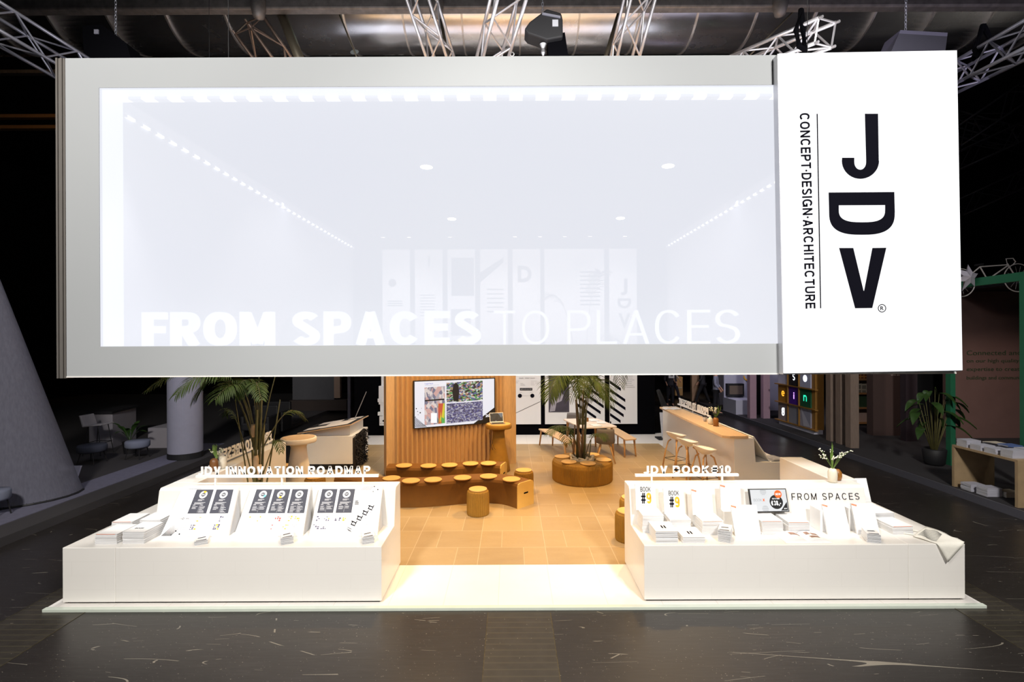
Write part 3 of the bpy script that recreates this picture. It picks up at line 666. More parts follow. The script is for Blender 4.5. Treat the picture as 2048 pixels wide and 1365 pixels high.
# mirrored side signs (read from the aisles)
def side_sign(label, x, y0, y1, sg, z, ht, zb):
    t = thing('letter_sign', label, 'sign', (x, (y0 + y1) / 2, zb))
    MB().box(x - .018, x + .018, y0 - .1, y1 + .1, z, z + .03).build('bar', WSIGN, t)
    for yy in (y0 + .1, (y0 + y1) / 2, y1 - .1): MB().box(x - .01, x + .01, yy - .01, yy + .01, zb, z).build('post', WSIGN, t)
    if sg < 0: letters('lettering', 'PROUD TO PRESENT', (x + .015, y1, z + .03), -Y, Z, y1 - y0, ht, 0.014, WSIGN, t, t=.2)
    else: letters('lettering', 'PROUD TO PRESENT', (x - .015, y0, z + .03), Y, Z, y1 - y0, ht, 0.014, WSIGN, t, t=.2)
side_sign('white PROUD TO PRESENT letters reversed on the left side ledge', -4.25, 7.15, 9.0 - .15, -1, 1.10, .16, LZ)
side_sign('white PROUD TO PRESENT letters reversed on the bar counter', 4.35, 11.0, 12.9, 1, 1.17, .155, 1.08)
# ------------------------------------------------------------------ posters on the black back wall
def hstripes(q, x0, x1, z0, z1, n, y, m=0, duty=0.5):
    h = (z1 - z0) / n
    for i in range(n): q.quad((x0, y, z0 + i * h), X, Z, x1 - x0, h * duty, m)
YP = 15.05
poster_starts = [-3.85, -2.87, -1.89, -0.905, 0.075, 1.03, 2.0, 2.98]
plabels = ['white poster with crane skyline cut-out, at the left end of the black back wall', 'white poster behind the wooden screen wall, second on the back wall',
           'white poster with dark photo block, third on the back wall', 'white poster with slanted top stripe, fourth on the back wall',
           'white poster with letter D above and two black discs below', 'white poster with grey photo of a face and hand behind the palm',
           'white poster with striped circle, behind the right side of the palm', 'white JDV poster with text lines and half striped circle, rightmost']
PH_D = mat('dark_photo_print', (0.07, 0.06, 0.085), 0.7, var=0.5, scale=3); PH_L = mat('pale_photo_print', (0.42, 0.40, 0.46), 0.7, var=0.3, scale=6)
for i, px0 in enumerate(poster_starts):
    zt = 5.6; zl = 0.32 if i != 6 else 0.32
    t = thing('wall_poster', plabels[i], 'poster', (px0 + .41, 15.08, zl), 'tall white posters on the black back wall')
    MB().box(px0, px0 + 0.83 if i != 5 else px0 + .965, YP + 0.01, YP + 0.05, zl, zt).build('sheet', PAPER, t)
    t = [k for k in t.children][-1] if len(t.children) else t
    y = YP + 0.006
    q = MB()
    if i == 0:
        q2 = MB()
        for (a, c, d, e, f_) in ((-.10, .06, .95, 1.5, .09), (-.13, .02, 1.02, 1.12, .1), (-.13, .02, .62, .72, .1), (-.08, .10, .32, .60, .1), (-.06, .04, .72, .95, .08), (-.03, 0, 1.5, 2.1, .06)):
            q2.box(px0 + a, px0 + c, YP - f_, YP + .02, d, e)
        q2.tube([(px0 - .05, YP - .04, 1.2), (px0 + .05, YP - .04, 2.6)], .012); q2.tube([(px0 + .03, YP - .04, .8), (px0 + .09, YP - .04, 2.4)], .01)
        q2.build('skyline_relief', PAPER, t)
        q.disc((px0 + .04, YP - .102, .46), .03, X, Z, 12); q.quad((px0 - .05, YP - .102, .36), X, Z, .02, .02); q.quad((px0 + .02, YP - .102, .36), X, Z, .02, .02)
        q.disc((px0 + .3, y, 4.6), .12, X, Z, 16); hstripes(q, px0 + .15, px0 + .6, 3.9, 4.1, 3, y)
    if i == 1: hstripes(q, px0 + .15, px0 + .6, 3.6, 4.3, 8, y, duty=.3); q.quad((px0 + .4, y, 5.1), X, Z, .05, .3)
    if i == 2: q.quad((px0 + .12, y, 4.2), X, Z, .68, 1.15); q.quad((px0 + .1, y, 3.0), X, Z, .6, .8)
    if i == 3: hstripes(q, px0 + .2, px0 + .7, 3.7, 4.5, 6, y, duty=.3); q.add([(px0, y, 4.6), (px0 + .7, y, 5.2), (px0 + .7, y, 5.35), (px0, y, 4.9)], [(0, 1, 2, 3)])
    if i == 4:
        text('letter_print', 'D', (px0 + .15, y, 4.6), X, Z, .42, .5, .003, INK, t, weight=.04)
        for cx in (.20, .575): q.disc((px0 + cx, y, 1.18), .062, X, Z, 20)
        q.quad((px0 + .20, y, 1.34), X, Z, .375, .075)
        q.add([(px0 + .02, y, .63), (px0 + .82, y, 1.0), (px0 + .82, y, 1.012), (px0 + .02, y, .642)], [(0, 1, 2, 3)])
        q.disc((px0 + .03, y, .67), .03, X, Z, 12)
        g = MB()
        for (a, c, d) in ((.06, 1.62, .12), (.06, 1.59, .08), (.06, 1.56, .09), (.22, 1.55, .08), (.22, 1.52, .12), (.22, 1.49, .14), (.53, 1.62, .2), (.53, 1.58, .1), (.53, 1.54, .1), (.53, 1.50, .12), (.66, 1.58, .1), (.66, 1.54, .09), (.2, 1.28, .06), (.5, 1.28, .1), (.14, 1.175, .5)):
            g.quad((px0 + a, y, c), X, Z, d, .007)
        g.build('small_print', GREYP, t)
        for a, c in ((.18, 'FAIR'), (.36, 'MARKET'), (.52, 'FACADE')): text('heading', c, (px0 + a, y, 1.70), X, Z, .13, .022, .002, INK, t)
        text('banner_text', 'DESIGN AND BUILD SHOP', (px0 + .22, y - .002, 1.365), X, Z, .335, .025, .002, PAPER, t)
    if i == 5:
        q.quad((px0 + .11, y, .68), X, Z, .62, 1.62)
        text('heading', '1. Nb3', (px0 + .2, y, 2.0), X, Z, .5, .16, .003, INK, t, weight=.02)
        f = MB(); yy = y - .003
        f.add([(px0 + .14, yy, .70), (px0 + .30, yy, .72), (px0 + .34, yy, .95), (px0 + .50, yy, 1.02), (px0 + .56, yy, 1.2), (px0 + .48, yy, 1.28), (px0 + .3, yy, 1.25), (px0 + .2, yy, 1.05)], [(0, 1, 2, 3, 4, 5, 6, 7)])
        f.disc((px0 + .42, yy - .001, 1.5), .18, X, Z, 20)
        f.build('hand_and_face_print', PH_L, t)
    if i in (6, 7):
        cx, cz, rr = (px0 + .0, 1.15, .86) if i == 6 else (px0 - .38, .88, .86)
        a_ = R(-35); dx, dz = math.cos(a_), math.sin(a_)
        lim0, lim1 = px0 + .005, px0 + .825
        for k in range(-4, 6):
            off = k * .2
            ux, uz = cx + math.sin(-a_) * off, cz + math.cos(a_) * off
            hc = rr * rr - off * off
            if hc <= 0: continue
            hl = math.sqrt(hc); s0, s1 = -hl, hl
            s0 = max(s0, (lim0 - ux) / dx); s1 = min(s1, (lim1 - ux) / dx)
            s1 = min(s1, (uz - .34) / -dz) if dz < 0 else s1
            if s1 <= s0: continue
            w2 = .045
            q.add([(ux + dx * s0, y, uz + dz * s0 - w2), (ux + dx * s1, y, uz + dz * s1 - w2), (ux + dx * s1, y, uz + dz * s1 + w2), (ux + dx * s0, y, uz + dz * s0 + w2)], [(0, 1, 2, 3)])
        g = MB()
        for k in range(14): g.quad((px0 + .5 - .02 * (k % 3), y, 1.42 + k * .055), X, Z, .26 - .03 * (k % 4), .012)
        g.build('small_print', GREYP, t)
        if i == 7:
            text('letter_print', 'J', (px0 + .35, y, 4.2), X, Z, .2, .5, .003, INK, t, weight=.03)
            text('letter_print', 'D', (px0 + .25, y, 4.1), Vector((0, 0, -1)), X, .3, .4, .003, INK, t, weight=.03)
            text('letter_print', 'V', (px0 + .28, y, 3.2), X, Z, .35, .45, .003, INK, t, weight=.03)
        else: hstripes(q, px0 + .1, px0 + .7, 3.9, 5.0, 9, y, duty=.35)
    if q.v: q.keep = 1; q.build('printed_shapes', PH_D if i == 5 else INK, t)

# ------------------------------------------------------------------ corrugated wooden screen wall with screen
A, B = Vector((-2.62, 10.5, 0)), Vector((0.10, 11.68, 0))
d = (B - A).normalized(); nrm = Vector((d.y, -d.x, 0)); Lw = (B - A).length
fp = [(0, .02), (.17, .02)]; n_z = 24; zz = (Lw - .17 - .30) / n_z
for k in range(n_z): fp += [(.17 + zz * (k + .35), .085), (.17 + zz * (k + 1), .0)]
fp += [(Lw - .14, .05), (Lw, .05)]
poly = [tuple((A + d * u + nrm * v).xy) for u, v in fp] + [tuple((B - nrm * .28).xy), tuple((A - nrm * .28).xy)]
t = thing('wooden_screen_wall', 'tall corrugated oak screen wall carrying the large television', 'wall', (A + B) / 2)
MB().prism(poly, 0, 2.74, 'z').build('corrugated_cladding', OAK, t)
# television
TA, TB = at(827, 764, 10.62), at(990.5, 760, 11.37)
ax, bx = Vector((TA.x, 10.62, 0)), Vector((TB.x, 11.37, 0)); dt = (bx - ax).normalized(); nt_ = Vector((dt.y, -dt.x, 0)); W = (bx - ax).length
zb_, zt_ = 0.99, 2.015; H = zt_ - zb_
tv = thing('television', 'large wall-mounted television showing a slide of shop photos', 'television', (ax + bx) / 2 + Vector((0, 0, zb_)))
def tvp(u, v, o=0): return ax + dt * (u * W) + nt_ * o + Z * (zb_ + v * H)
def tvbox(u0, u1, v0, v1, o0, o1): return [tvp(u0, v0, o1), tvp(u1, v0, o1), tvp(u1, v0, o0), tvp(u0, v0, o0), tvp(u0, v1, o1), tvp(u1, v1, o1), tvp(u1, v1, o0), tvp(u0, v1, o0)]
MB().hexa(tvbox(0, 1, 0, 1, -.06, 0)).build('casing', BLACK, tv, bevel=.004)
MB().hexa(tvbox(.3, .7, .25, .75, -.17, -.06)).build('wall_mount', BLACK, tv)
SCR = emit('slide_background', (0.80, 0.86, 1.0), 0.80)
def tvq(q, pts, o=.004):
    q.add([tvp(u, v, o) for u, v in pts], [tuple(range(len(pts)))]); return q
tvq(MB(), [(.012, .02), (.72, .02), (.985, .34), (.985, .98), (.012, .98)]).build('slide', SCR, tv)
sl = [k for k in tv.children if k.name.startswith('slide')][0]
SB = emit('slide_black', (.01, .01, .012), 1.0); SW = emit('slide_white', (.9, .92, 1), .9)
q = MB()
for k in range(9):
    a = .012 + k * .017
    tvq(q, [(.012, .03 + k * .026), (.012, .042 + k * .026), (min(.15, .03 + k * .02) , .03), (min(.15, .018 + k * .02), .03)], .006)
for (a, c, r_) in ((.03, .42, .008), (.045, .36, .006), (.075, .33, .01), (.05, .29, .005), (.02, .25, .006), (.09, .42, .004)):
    q.disc(tvp(a, c, .006), r_ * W * .8, dt, Z, 10)
tvq(q, [(.13, .89), (.30, .892), (.30, .894), (.13, .892)], .006)
q.build('slide_marks', SB, sl)
text('slide_title', 'Lagerhaus', tvp(.13, .91, .005), dt, Z, .18, .035, .002, emit('slide_blue', (.12, .14, .5), 1), sl)
text('corner_text', '2021', tvp(.87, .14, .003), dt, Z, .2, .06, .002, SW, sl, weight=.03)
def photo_mat(name, palette, sc, st=.8, vs=(1, 1, 1)):
    m, n, l, p = nt(name); b = NB(m); v = b.pos()[0]
    mp = n.new('ShaderNodeMapping'); mp.inputs['Scale'].default_value = vs; l.new(v, mp.inputs[0])
    vo = n.new('ShaderNodeTexVoronoi'); vo.inputs['Scale'].default_value = sc; l.new(mp.outputs[0], vo.inputs['Vector'])
    cr = n.new('ShaderNodeValToRGB'); sep = n.new('ShaderNodeSeparateXYZ'); l.new(vo.outputs['Color'], sep.inputs[0])
    l.new(sep.outputs[0], cr.inputs[0]); cr.color_ramp.interpolation = 'CONSTANT'
    e = cr.color_ramp.elements
    e[0].color = c4(palette[0]); e[1].position = .99; e[1].color = c4(palette[-1])
    for k, c in enumerate(palette[1:-1]):
        x = e.new((k + 1) / (len(palette) - 1)); x.color = c4(c)
    l.new(cr.outputs[0], p.inputs['Emission Color']); p.inputs['Emission Strength'].default_value = st
    p.inputs['Base Color'].default_value = (.02, .02, .02, 1); return m
tvq(MB(), [(.125, .06), (.368, .075), (.368, .862), (.125, .85)], .006).build('slide_photo', photo_mat('shop_photo_pink', [(.75, .45, .42), (.85, .75, .72), (.2, .2, .3), (.5, .45, .5), (.7, .8, .75)], 20, vs=(1, 1, .6)), sl)
tvq(MB(), [(.385, .51), (.835, .525), (.835, .95), (.385, .93)], .006).build('slide_photo', photo_mat('shop_photo_green', [(.02, .02, .02), (.1, .12, .35), (.1, .35, .12), (.7, .7, .65), (.55, .3, .2), (.3, .6, .6)], 24, vs=(1, 1, 1.6)), sl)
tvq(MB(), [(.385, .06), (.835, .085), (.835, .50), (.385, .485)], .006).build('slide_photo', photo_mat('shop_photo_dark', [(.05, .05, .12), (.2, .2, .35), (.5, .5, .6), (.1, .1, .3), (.35, .3, .35)], 30, vs=(1, 1, 1.8)), sl)
q = tvq(tvq(MB(), [(.20, .10), (.27, .09), (.27, .30), (.20, .31)], .009), [(.285, .07), (.365, .08), (.365, .5), (.285, .5)], .008)
q.mi = [0, 1]
q.build('photo_figures', [SW, photo_mat('shelf_stripes', [(.8, .7, .05), (.7, .1, .05), (.1, .5, .1), (.8, .8, .8)], 20, vs=(1, 1, .1))], sl)
q = tvq(MB(), [(.47, .53), (.53, .53), (.54, .72), (.53, .88), (.50, .93), (.47, .88), (.455, .74)], .009)
tvq(q, [(.13, .56), (.36, .57), (.36, .60), (.13, .59)], .008)
q.build('photo_dark_shapes', SB, sl)

# ------------------------------------------------------------------ kraft furniture
def hourglass(nm, label, loc, rt, h, rb, rn, m1, m2, grp=None):
    t = thing(nm, label, 'table', loc, grp)
    pr = [(rb * .96, 0), (rb, .02), (rb * .97, .10)]
    for k in range(1, 9):
        f = k / 9; pr.append((rn + (rb * .97 - rn) * (1 - f) ** 1.15, .10 + (h - .30) * f))
    pr += [(rn, h - .18), (rn * 1.25, h - .09)]
    ML().lathe(pr, seg=40).build('pedestal', m1, t, smooth=True)
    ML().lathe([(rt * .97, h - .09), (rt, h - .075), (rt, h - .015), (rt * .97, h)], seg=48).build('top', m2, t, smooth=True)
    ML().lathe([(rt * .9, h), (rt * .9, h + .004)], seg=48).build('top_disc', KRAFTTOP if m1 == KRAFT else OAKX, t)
    return t
hourglass('standing_table', 'brown hourglass paper table holding the laptop beside the television', (-.27, 11.0, 0), .29, 1.03, .25, .125, KRAFT, KRAFT)
CREAM = mat('cream_paper', (0.80, 0.70, 0.55), .8)
hourglass('standing_table', 'cream hourglass standing table beside the white desk on the left', (-4.0, 9.42, 0), .32, 1.06, .27, .14, CREAM, CREAM)
# laptop
lp = thing('laptop', 'open silver laptop on the brown standing table', 'laptop', (-.29, 10.98, 1.036), rz=R(12))
ML().prism(rrect(.31, .22, .015), 0, .014, 'z').build('keyboard_base', SILVER, lp)
ML().quad((-.13, -.085, .0146), X, Y, .26, .15).build('keys', BLACK, lp)
lid = ML()
tl = R(18); upv = Vector((0, math.sin(tl), math.cos(tl))); o_ = Vector((-.155, .105, .014)); fr = Vector((0, math.cos(tl), -math.sin(tl)))
def lidq(q, u0, u1, v0, v1, t0, t1): return q.hexa([o_ + X * u0 + upv * v0 - fr * t1, o_ + X * u1 + upv * v0 - fr * t1, o_ + X * u1 + upv * v0 - fr * t0, o_ + X * u0 + upv * v0 - fr * t0, o_ + X * u0 + upv * v1 - fr * t1, o_ + X * u1 + upv * v1 - fr * t1, o_ + X * u1 + upv * v1 - fr * t0, o_ + X * u0 + upv * v1 - fr * t0])
lidq(lid, 0, .31, 0, .215, -.006, 0).build('lid', mat('white_laptop_lid', (.75, .74, .74), .4), lp)
lidq(ML(), .012, .298, .018, .203, 0, .001).build('screen', photo_mat('laptop_windows', [(.01, .01, .015), (.02, .03, .04), (.25, .3, .35), (.01, .01, .02)], 14, .5), lp)
cb = MB(); cb.tube([(-.44, 10.9, 1.0), (-.47, 10.85, .85), (-.45, 10.9, .65), (-.40, 10.87, .5), (-.37, 10.9, .42), (-.36, 10.86, .3)], .005, 6)
cb.tube([(-.40, 10.78, 1.0), (-.42, 10.78, .75), (-.37, 10.8, .55), (-.33, 10.8, .5)], .004, 6)
tag(cb.build('power_cable', BLACK), 'thin black and white cables hanging behind the brown standing table', 'cable')

PLEAT = None
def pleat_mat(name, col, freq):
    m, n, l, p = nt(name); b = NB(m); v, x, y, z = b.pos()
    a = b.m('ARCTAN2', y, x); s_ = b.m('SINE', b.m('MULTIPLY', a, freq))
    col1 = b.mix(b.noise(v, 9, 3), c4(tuple(c * .85 for c in col)), c4(col)); b.l.new(col1, p.inputs['Base Color'])
    b.l.new(b.bump(s_, .5, .01), p.inputs['Normal']); p.inputs['Roughness'].default_value = .75
    return m
# accordion stools
def make_stool():
    t = thing('paper_stool', 'x', 'stool')
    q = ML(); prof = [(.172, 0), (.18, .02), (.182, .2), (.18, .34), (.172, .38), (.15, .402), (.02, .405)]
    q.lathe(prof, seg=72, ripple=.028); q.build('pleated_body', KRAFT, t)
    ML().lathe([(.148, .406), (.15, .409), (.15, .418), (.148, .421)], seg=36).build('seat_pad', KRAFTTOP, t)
    return t
spots = [(-.55, 8.28, 'pleated kraft stool standing in front of the curved front bench'), (.24, 9.45, 'pleated kraft stool behind the right end of the front bench'),
         (1.68, 7.2, 'pleated kraft stool half hidden behind the right counter, nearer one'), (1.88, 7.82, 'pleated kraft stool half hidden behind the right counter, farther one'),
         (-4.55, 9.9, 'pleated kraft stool behind the left counter letters, below the cream table'), (-3.55, 9.05, 'pleated kraft stool behind ROADMAP letters, left of the benches')]
st0 = make_stool(); kids = list(st0.children)
for i, (x, y, lb) in enumerate(spots):
    if i == 0: st0.location = (x, y, 0); st0['label'] = lb; st0['group'] = 'pleated kraft stools'
    else: fast_copy(st0, kids, (x, y, 0), i * .7, lb, 'pleated kraft stools')

def catmull(pts, n=8):
    out = []
    P_ = [pts[0]] + list(pts) + [pts[-1]]
    for i in range(1, len(P_) - 2):
        for k in range(n):
            t = k / n; a, b_, c, e = map(Vector, P_[i - 1:i + 3])
            out.append(.5 * ((2 * b_) + (c - a) * t + (2 * a - 5 * b_ + 4 * c - e) * t * t + (3 * b_ - a - 3 * c + e) * t ** 3))
    out.append(Vector(P_[-2])); return out
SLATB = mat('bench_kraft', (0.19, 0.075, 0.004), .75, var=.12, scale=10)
PLY = mat('bench_end_ply', (0.80, 0.50, 0.13), .5, var=.08, scale=4)
def bench(label, pts, w, h, endR=True, endL=False):
    t = thing('paper_bench', label, 'bench', (sum(p[0] for p in pts) / len(pts), sum(p[1] for p in pts) / len(pts), 0))
    c = catmull([(p[0], p[1], 0) for p in pts], 10)
    prof = [(-w / 2, 0.0), (-w / 2, h - .06), (-w / 2 + .018, h - .018), (-w / 2 + .06, h), (w / 2 - .06, h), (w / 2 - .018, h - .018), (w / 2, h - .06), (w / 2, 0.0)]
    vs = []; fs = []; n = len(prof)
    for i, p in enumerate(c):
        tg = (c[min(i + 1, len(c) - 1)] - c[max(i - 1, 0)]).normalized(); nn = Vector((tg.y, -tg.x, 0))
        for u, z in prof: vs.append(p + nn * u + Z * z)
    for i in range(len(c) - 1):
        for k in range(n): fs.append((i * n + k, i * n + (k + 1) % n, (i + 1) * n + (k + 1) % n, (i + 1) * n + k))
    fs += [tuple(range(n)), tuple((len(c) - 1) * n + k for k in range(n - 1, -1, -1))]
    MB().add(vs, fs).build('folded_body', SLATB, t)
    for on, i0, i1 in ((endL, 1, 0), (endR, -2, -1)):
        if not on: continue
        tg = (c[i1] - c[i0]).normalized(); nn = Vector((tg.y, -tg.x, 0)); p = c[i1]
        v = [p + nn * u + Z * z + tg * o for o in (0.001, .022) for u, z in prof]
        e = MB().add(v, [tuple(range(n)), tuple(range(2 * n - 1, n - 1, -1))] + [(k, (k + 1) % n, (k + 1) % n + n, k + n) for k in range(n)]).build('end_board', PLY, t)
        g = MB(); o_ = p + tg * .0235 + Z * (h * .55)
        g.add([o_ + nn * a + Z * b_ for a, b_ in rrect(.11, .026, .012)], [tuple(range(20))]); g.build('grip_slot', BCLOTH, t)
    return t
bench('long curved kraft bench in front, ending in a light board with grip slot', [(-3.1, 9.15), (-2.4, 8.86), (-1.7, 8.80), (-1.3, 8.86), (-.85, 8.98), (-.39, 9.02), (-.02, 8.90), (.24, 8.66)], .40, .43, True)
bench('shorter kraft bench directly in front of the wooden screen wall', [(-2.42, 9.80), (-2.06, 9.82), (-1.6, 9.80), (-1.15, 9.86), (-.79, 9.98), (-.43, 10.0), (-.16, 9.92)], .36, .43, True)
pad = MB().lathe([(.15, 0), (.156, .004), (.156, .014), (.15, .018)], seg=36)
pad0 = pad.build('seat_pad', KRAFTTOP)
ords = ['first', 'second', 'third', 'fourth', 'fifth', 'sixth', 'seventh', 'eighth', 'ninth', 'tenth', 'eleventh', 'twelfth', 'thirteenth', 'fourteenth', 'fifteenth', 'sixteenth']
padpx = [('round felt seat pad on the front bench, %s from its left end', 'seat pads on the front bench', .431, [(783, 958), (822, 963), (866, 961), (925, 957), (977, 954), (1023, 960)]),
         ('round felt seat pad on the rear bench, %s from its left end', 'seat pads on the rear bench', .431, [(808, 932.5), (857, 933), (899, 931.5), (941, 928.5), (977, 928)])]
first = True
for lb, gr, z, lst in padpx:
    for k, (a, c) in enumerate(lst):
        p = fl(a, c, z)
        o = pad0 if first else pad0.copy()
        if not first: COL.objects.link(o)
        first = False
        o.location = (p.x, p.y, z); tag(o, lb % ords[k], 'seat pad', gr)
# round planter bench
RC = Vector((1.47, 10.33, 0))
pb = thing('planter_bench', 'round pleated kraft bench around the palm in the middle', 'bench', RC)
ML().lathe([(.605, 0), (.615, .02), (.618, .33), (.60, .385), (.56, .415), (.30, .42), (.27, .40), (.26, .1)], seg=240, ripple=.006).build('pleated_body', KRAFT, pb)
for k, (a, c, w_) in enumerate([(1124, 913.5, 'left rear'), (1133, 925.5, 'left front'), (1178, 929, 'front'), (1208, 920, 'right front'), (1184, 909.5, 'right rear')]):
    p = fl(a, c, .43); q = (p - RC); q.z = 0; q = q.normalized() * min(q.length, .44)
    o = pad0.copy(); COL.objects.link(o); o.location = (RC.x + q.x, RC.y + q.y, .421)
    tag(o, 'round felt seat pad on the round planter bench, %s one' % w_, 'seat pad', 'seat pads on the round planter bench')
# ------------------------------------------------------------------ palms
def bez(p, t):
    a = (1 - t); return p[0] * a ** 3 + p[1] * 3 * a * a * t + p[2] * 3 * a * t * t + p[3] * t ** 3
def frond(parent, pts, L, n=34, t0=.38, width=.015, grav=.55, nm='frond', mats=None, fan=.6):
    pts = [Vector(p) for p in pts]; q = MB()
    cc = [bez(pts, i / 24) for i in range(25)]
    q.tube(cc, .011, 5, 1, r2=.003)
    rs = random.Random(int(abs(pts[3].x * 977 + pts[3].z * 131)))
    for i in range(n):
        t = t0 + (1 - t0) * (i + .5) / n; p = bez(pts, t); tg = (bez(pts, min(1, t + .02)) - bez(pts, t - .02)).normalized()
        side = tg.cross(Z)
        if side.length < .1: side = X.copy()
        side.normalize(); ll = L * (math.sin(PI * min(1, .18 + .82 * (t - t0) / (1 - t0))) ** .6 * .75 + .25) * rs.uniform(.85, 1.1)
        for sg in (-1, 1):
            dr = (side * sg * (.85 - .35 * (i / n)) + tg * fan + Z * rs.uniform(-.05, .15)).normalized(); x = p.copy(); vs = []; m = 6
            wv = tg.cross(dr).cross(dr).normalized()
            for k in range(m + 1):
                f = k / m; ww = width * (math.sin(PI * (f * .82 + .12)) ** .8) * (1 if k < m else .05)
                vs += [x + wv * ww * .5, x - wv * ww * .5]
                x = x + dr * (ll / m); dr = (dr + Vector((0, 0, -1)) * grav * (.5 + f) * .45).normalized()
                wv = (wv - dr * wv.dot(dr)).normalized()
            q.add(vs, [(2 * k, 2 * k + 1, 2 * k + 3, 2 * k + 2) for k in range(m)], 0)
    q.keep = 1
    return q.build(nm, mats or [LEAF, STEMM], parent)
palm = thing('potted_palm', 'tall arching palm growing from the round planter bench', 'palm', (RC.x, RC.y, 0))
q = MB().lathe([(.18, .0), (.235, .25), (.25, .42), (.235, .46), (.21, .40), (0.0, .38)], (RC.x, RC.y, 0), 30); q.build('pot', mat('jute_bag', (.62, .50, .33), .95, var=.2, scale=15, bump=.3), palm, smooth=True)
q = MB()
for k in range(9):
    a = k * .7; q.tube([(RC.x + .20 * math.cos(a), RC.y + .2 * math.sin(a), .40), (RC.x + .24 * math.cos(a + .1), RC.y + .24 * math.sin(a + .1), .47 + .02 * (k % 3)), (RC.x + .20 * math.cos(a + .5), RC.y + .2 * math.sin(a + .5), .44)], .025, 6)
q.build('bag_fold', MATS['jute_bag'], palm, smooth=True)
rs = random.Random(3)
stems = [((1146, 925), (1150, 850), .022), ((1155, 928), (1158, 838), .035), ((1161, 930), (1152, 800), .028), ((1168, 932), (1172, 820), .030), ((1150, 926), (1140, 870), .016), ((1176, 926), (1182, 880), .014), ((1163, 926), (1167, 780), .024)]
for k, (a, c, r_) in enumerate(stems):
    yy = RC.y + rs.uniform(-.08, .08)
    p0 = at(a[0], a[1], yy); p0.z = .36; p1 = at(c[0], c[1], yy + rs.uniform(-.1, .1))
    MB().tube([p0, p0.lerp(p1, .5) + Vector((rs.uniform(-.015, .015), 0, 0)), p1], r_, 8, r2=r_ * .7).build('stem', BARK if k % 2 == 0 else STEMM, palm, smooth=True)
D_ = 10.3
def fr(parent, base, c1, c2, tip, L, **k):
    return frond(parent, [at(base[0], base[1], base[2]), at(c1[0], c1[1], c1[2]), at(c2[0], c2[1], c2[2]), at(tip[0], tip[1], tip[2])], L, **k)
fr(palm, (1158, 860, D_), (1158, 745, D_), (1110, 715, D_ - .5), (1098, 800, D_ - .7), .50, n=40, t0=.36, width=.02)
fr(palm, (1160, 850, D_), (1165, 730, D_), (1130, 725, D_ - .3), (1112, 790, D_ - .4), .45, n=34, t0=.36, width=.018)
fr(palm, (1166, 850, D_), (1165, 730, D_), (1190, 730, D_ - .3), (1208, 800, D_ - .3), .40, n=34, t0=.36, width=.018)
fr(palm, (1164, 850, D_), (1160, 740, D_), (1175, 725, D_ - .2), (1165, 790, D_ - .5), .42, n=30, t0=.36, width=.018)
fr(palm, (1166, 860, D_), (1172, 745, D_), (1200, 735, D_ - .4), (1222, 812, D_ - .5), .48, n=32, t0=.42)
fr(palm, (1154, 900, D_), (1148, 850, D_ - .2), (1120, 838, D_ - .4), (1098, 868, D_ - .6), .30, n=24, t0=.3, width=.016)
fr(palm, (1172, 910, D_), (1180, 870, D_ - .2), (1195, 855, D_ - .5), (1212, 878, D_ - .6), .26, n=20, t0=.35, width=.016)
fr(palm, (1166, 850, D_), (1180, 640, D_), (1236, 610, D_ + .3), (1240, 772, D_ + .4), .52, n=36, t0=.55)
fr(palm, (1161, 850, D_), (1158, 735, D_ + .3), (1168, 725, D_ - .5), (1138, 800, D_ - .7), .42, n=26, t0=.42)
fr(palm, (1168, 850, D_), (1180, 760, D_ + .2), (1200, 745, D_ + .5), (1190, 800, D_ + .8), .42, n=26, t0=.42)
fr(palm, (1162, 850, D_), (1150, 660, D_ + .2), (1130, 560, D_ + .3), (1085, 600, D_ + .4), .45, n=26, t0=.6)
fr(palm, (1164, 850, D_), (1175, 640, D_ - .1), (1180, 560, D_ - .1), (1200, 545, D_ - .3), .45, n=26, t0=.6)
fr(palm, (1152, 890, D_), (1142, 850, D_ + .1), (1128, 850, D_ - .2), (1135, 888, D_ - .5), .24, n=18, t0=.35, width=.015)
fr(palm, (1166, 840, D_), (1185, 740, D_), (1210, 700, D_ + .2), (1236, 730, D_ + .3), .42, n=26, t0=.5)

palm2 = thing('potted_palm', 'tall palm with long fronds rising behind the left display counter', 'palm', (-3.78, 7.45, 0))
E_ = 7.45
q = MB().lathe([(.17, 0), (.2, .02), (.24, .38), (.22, .40), (.2, .36), (0, .36)], (-3.78, E_, 0), 30); q.build('pot', mat('jute_bag_dark', (.40, .30, .2), .95, var=.2, scale=15), palm2, smooth=True)
for k, (a, c, r_) in enumerate([((508, 1000), (514, 820), .030), ((514, 1000), (523, 800), .028), ((520, 1000), (528, 850), .026), ((524, 1000), (560, 800), .014), ((505, 1000), (470, 800), .012), ((512, 1000), (505, 900), .030)]):
    p0 = at(a[0], a[1], E_); p0.z = .33; p1 = at(c[0], c[1], E_ + .1 * (k % 3 - 1))
    MB().tube([p0, p0.lerp(p1, .5), p1], r_, 8, r2=r_ * .6).build('stem', STEMM, palm2, smooth=True)
SHEATH = mat('dry_sheath', (.55, .38, .22), .8, var=.2, scale=14)
for (a, c, h_) in ((507, 862, .19), (512, 925, .2), (519, 945, .22)):
    p = at(a, c, E_ - .05); MB().lathe([(.02, 0), (.036, h_ * .3), (.04, h_ * .7), (.03, h_)], tuple(p - Z * h_ / 2), 10).build('dry_sheath', SHEATH, palm2, smooth=True)
fr(palm2, (512, 900, E_), (505, 770, E_), (430, 700, E_ - .5), (352, 790, E_ - .9), .44, n=40, t0=.34, width=.020)
fr(palm2, (508, 900, E_), (480, 740, E_), (400, 690, E_ - .3), (292, 782, E_ - .5), .36, n=36, t0=.45, width=.018)
fr(palm2, (510, 900, E_), (490, 750, E_), (440, 715, E_ - .2), (385, 800, E_ - .4), .40, n=34, t0=.45, width=.022)
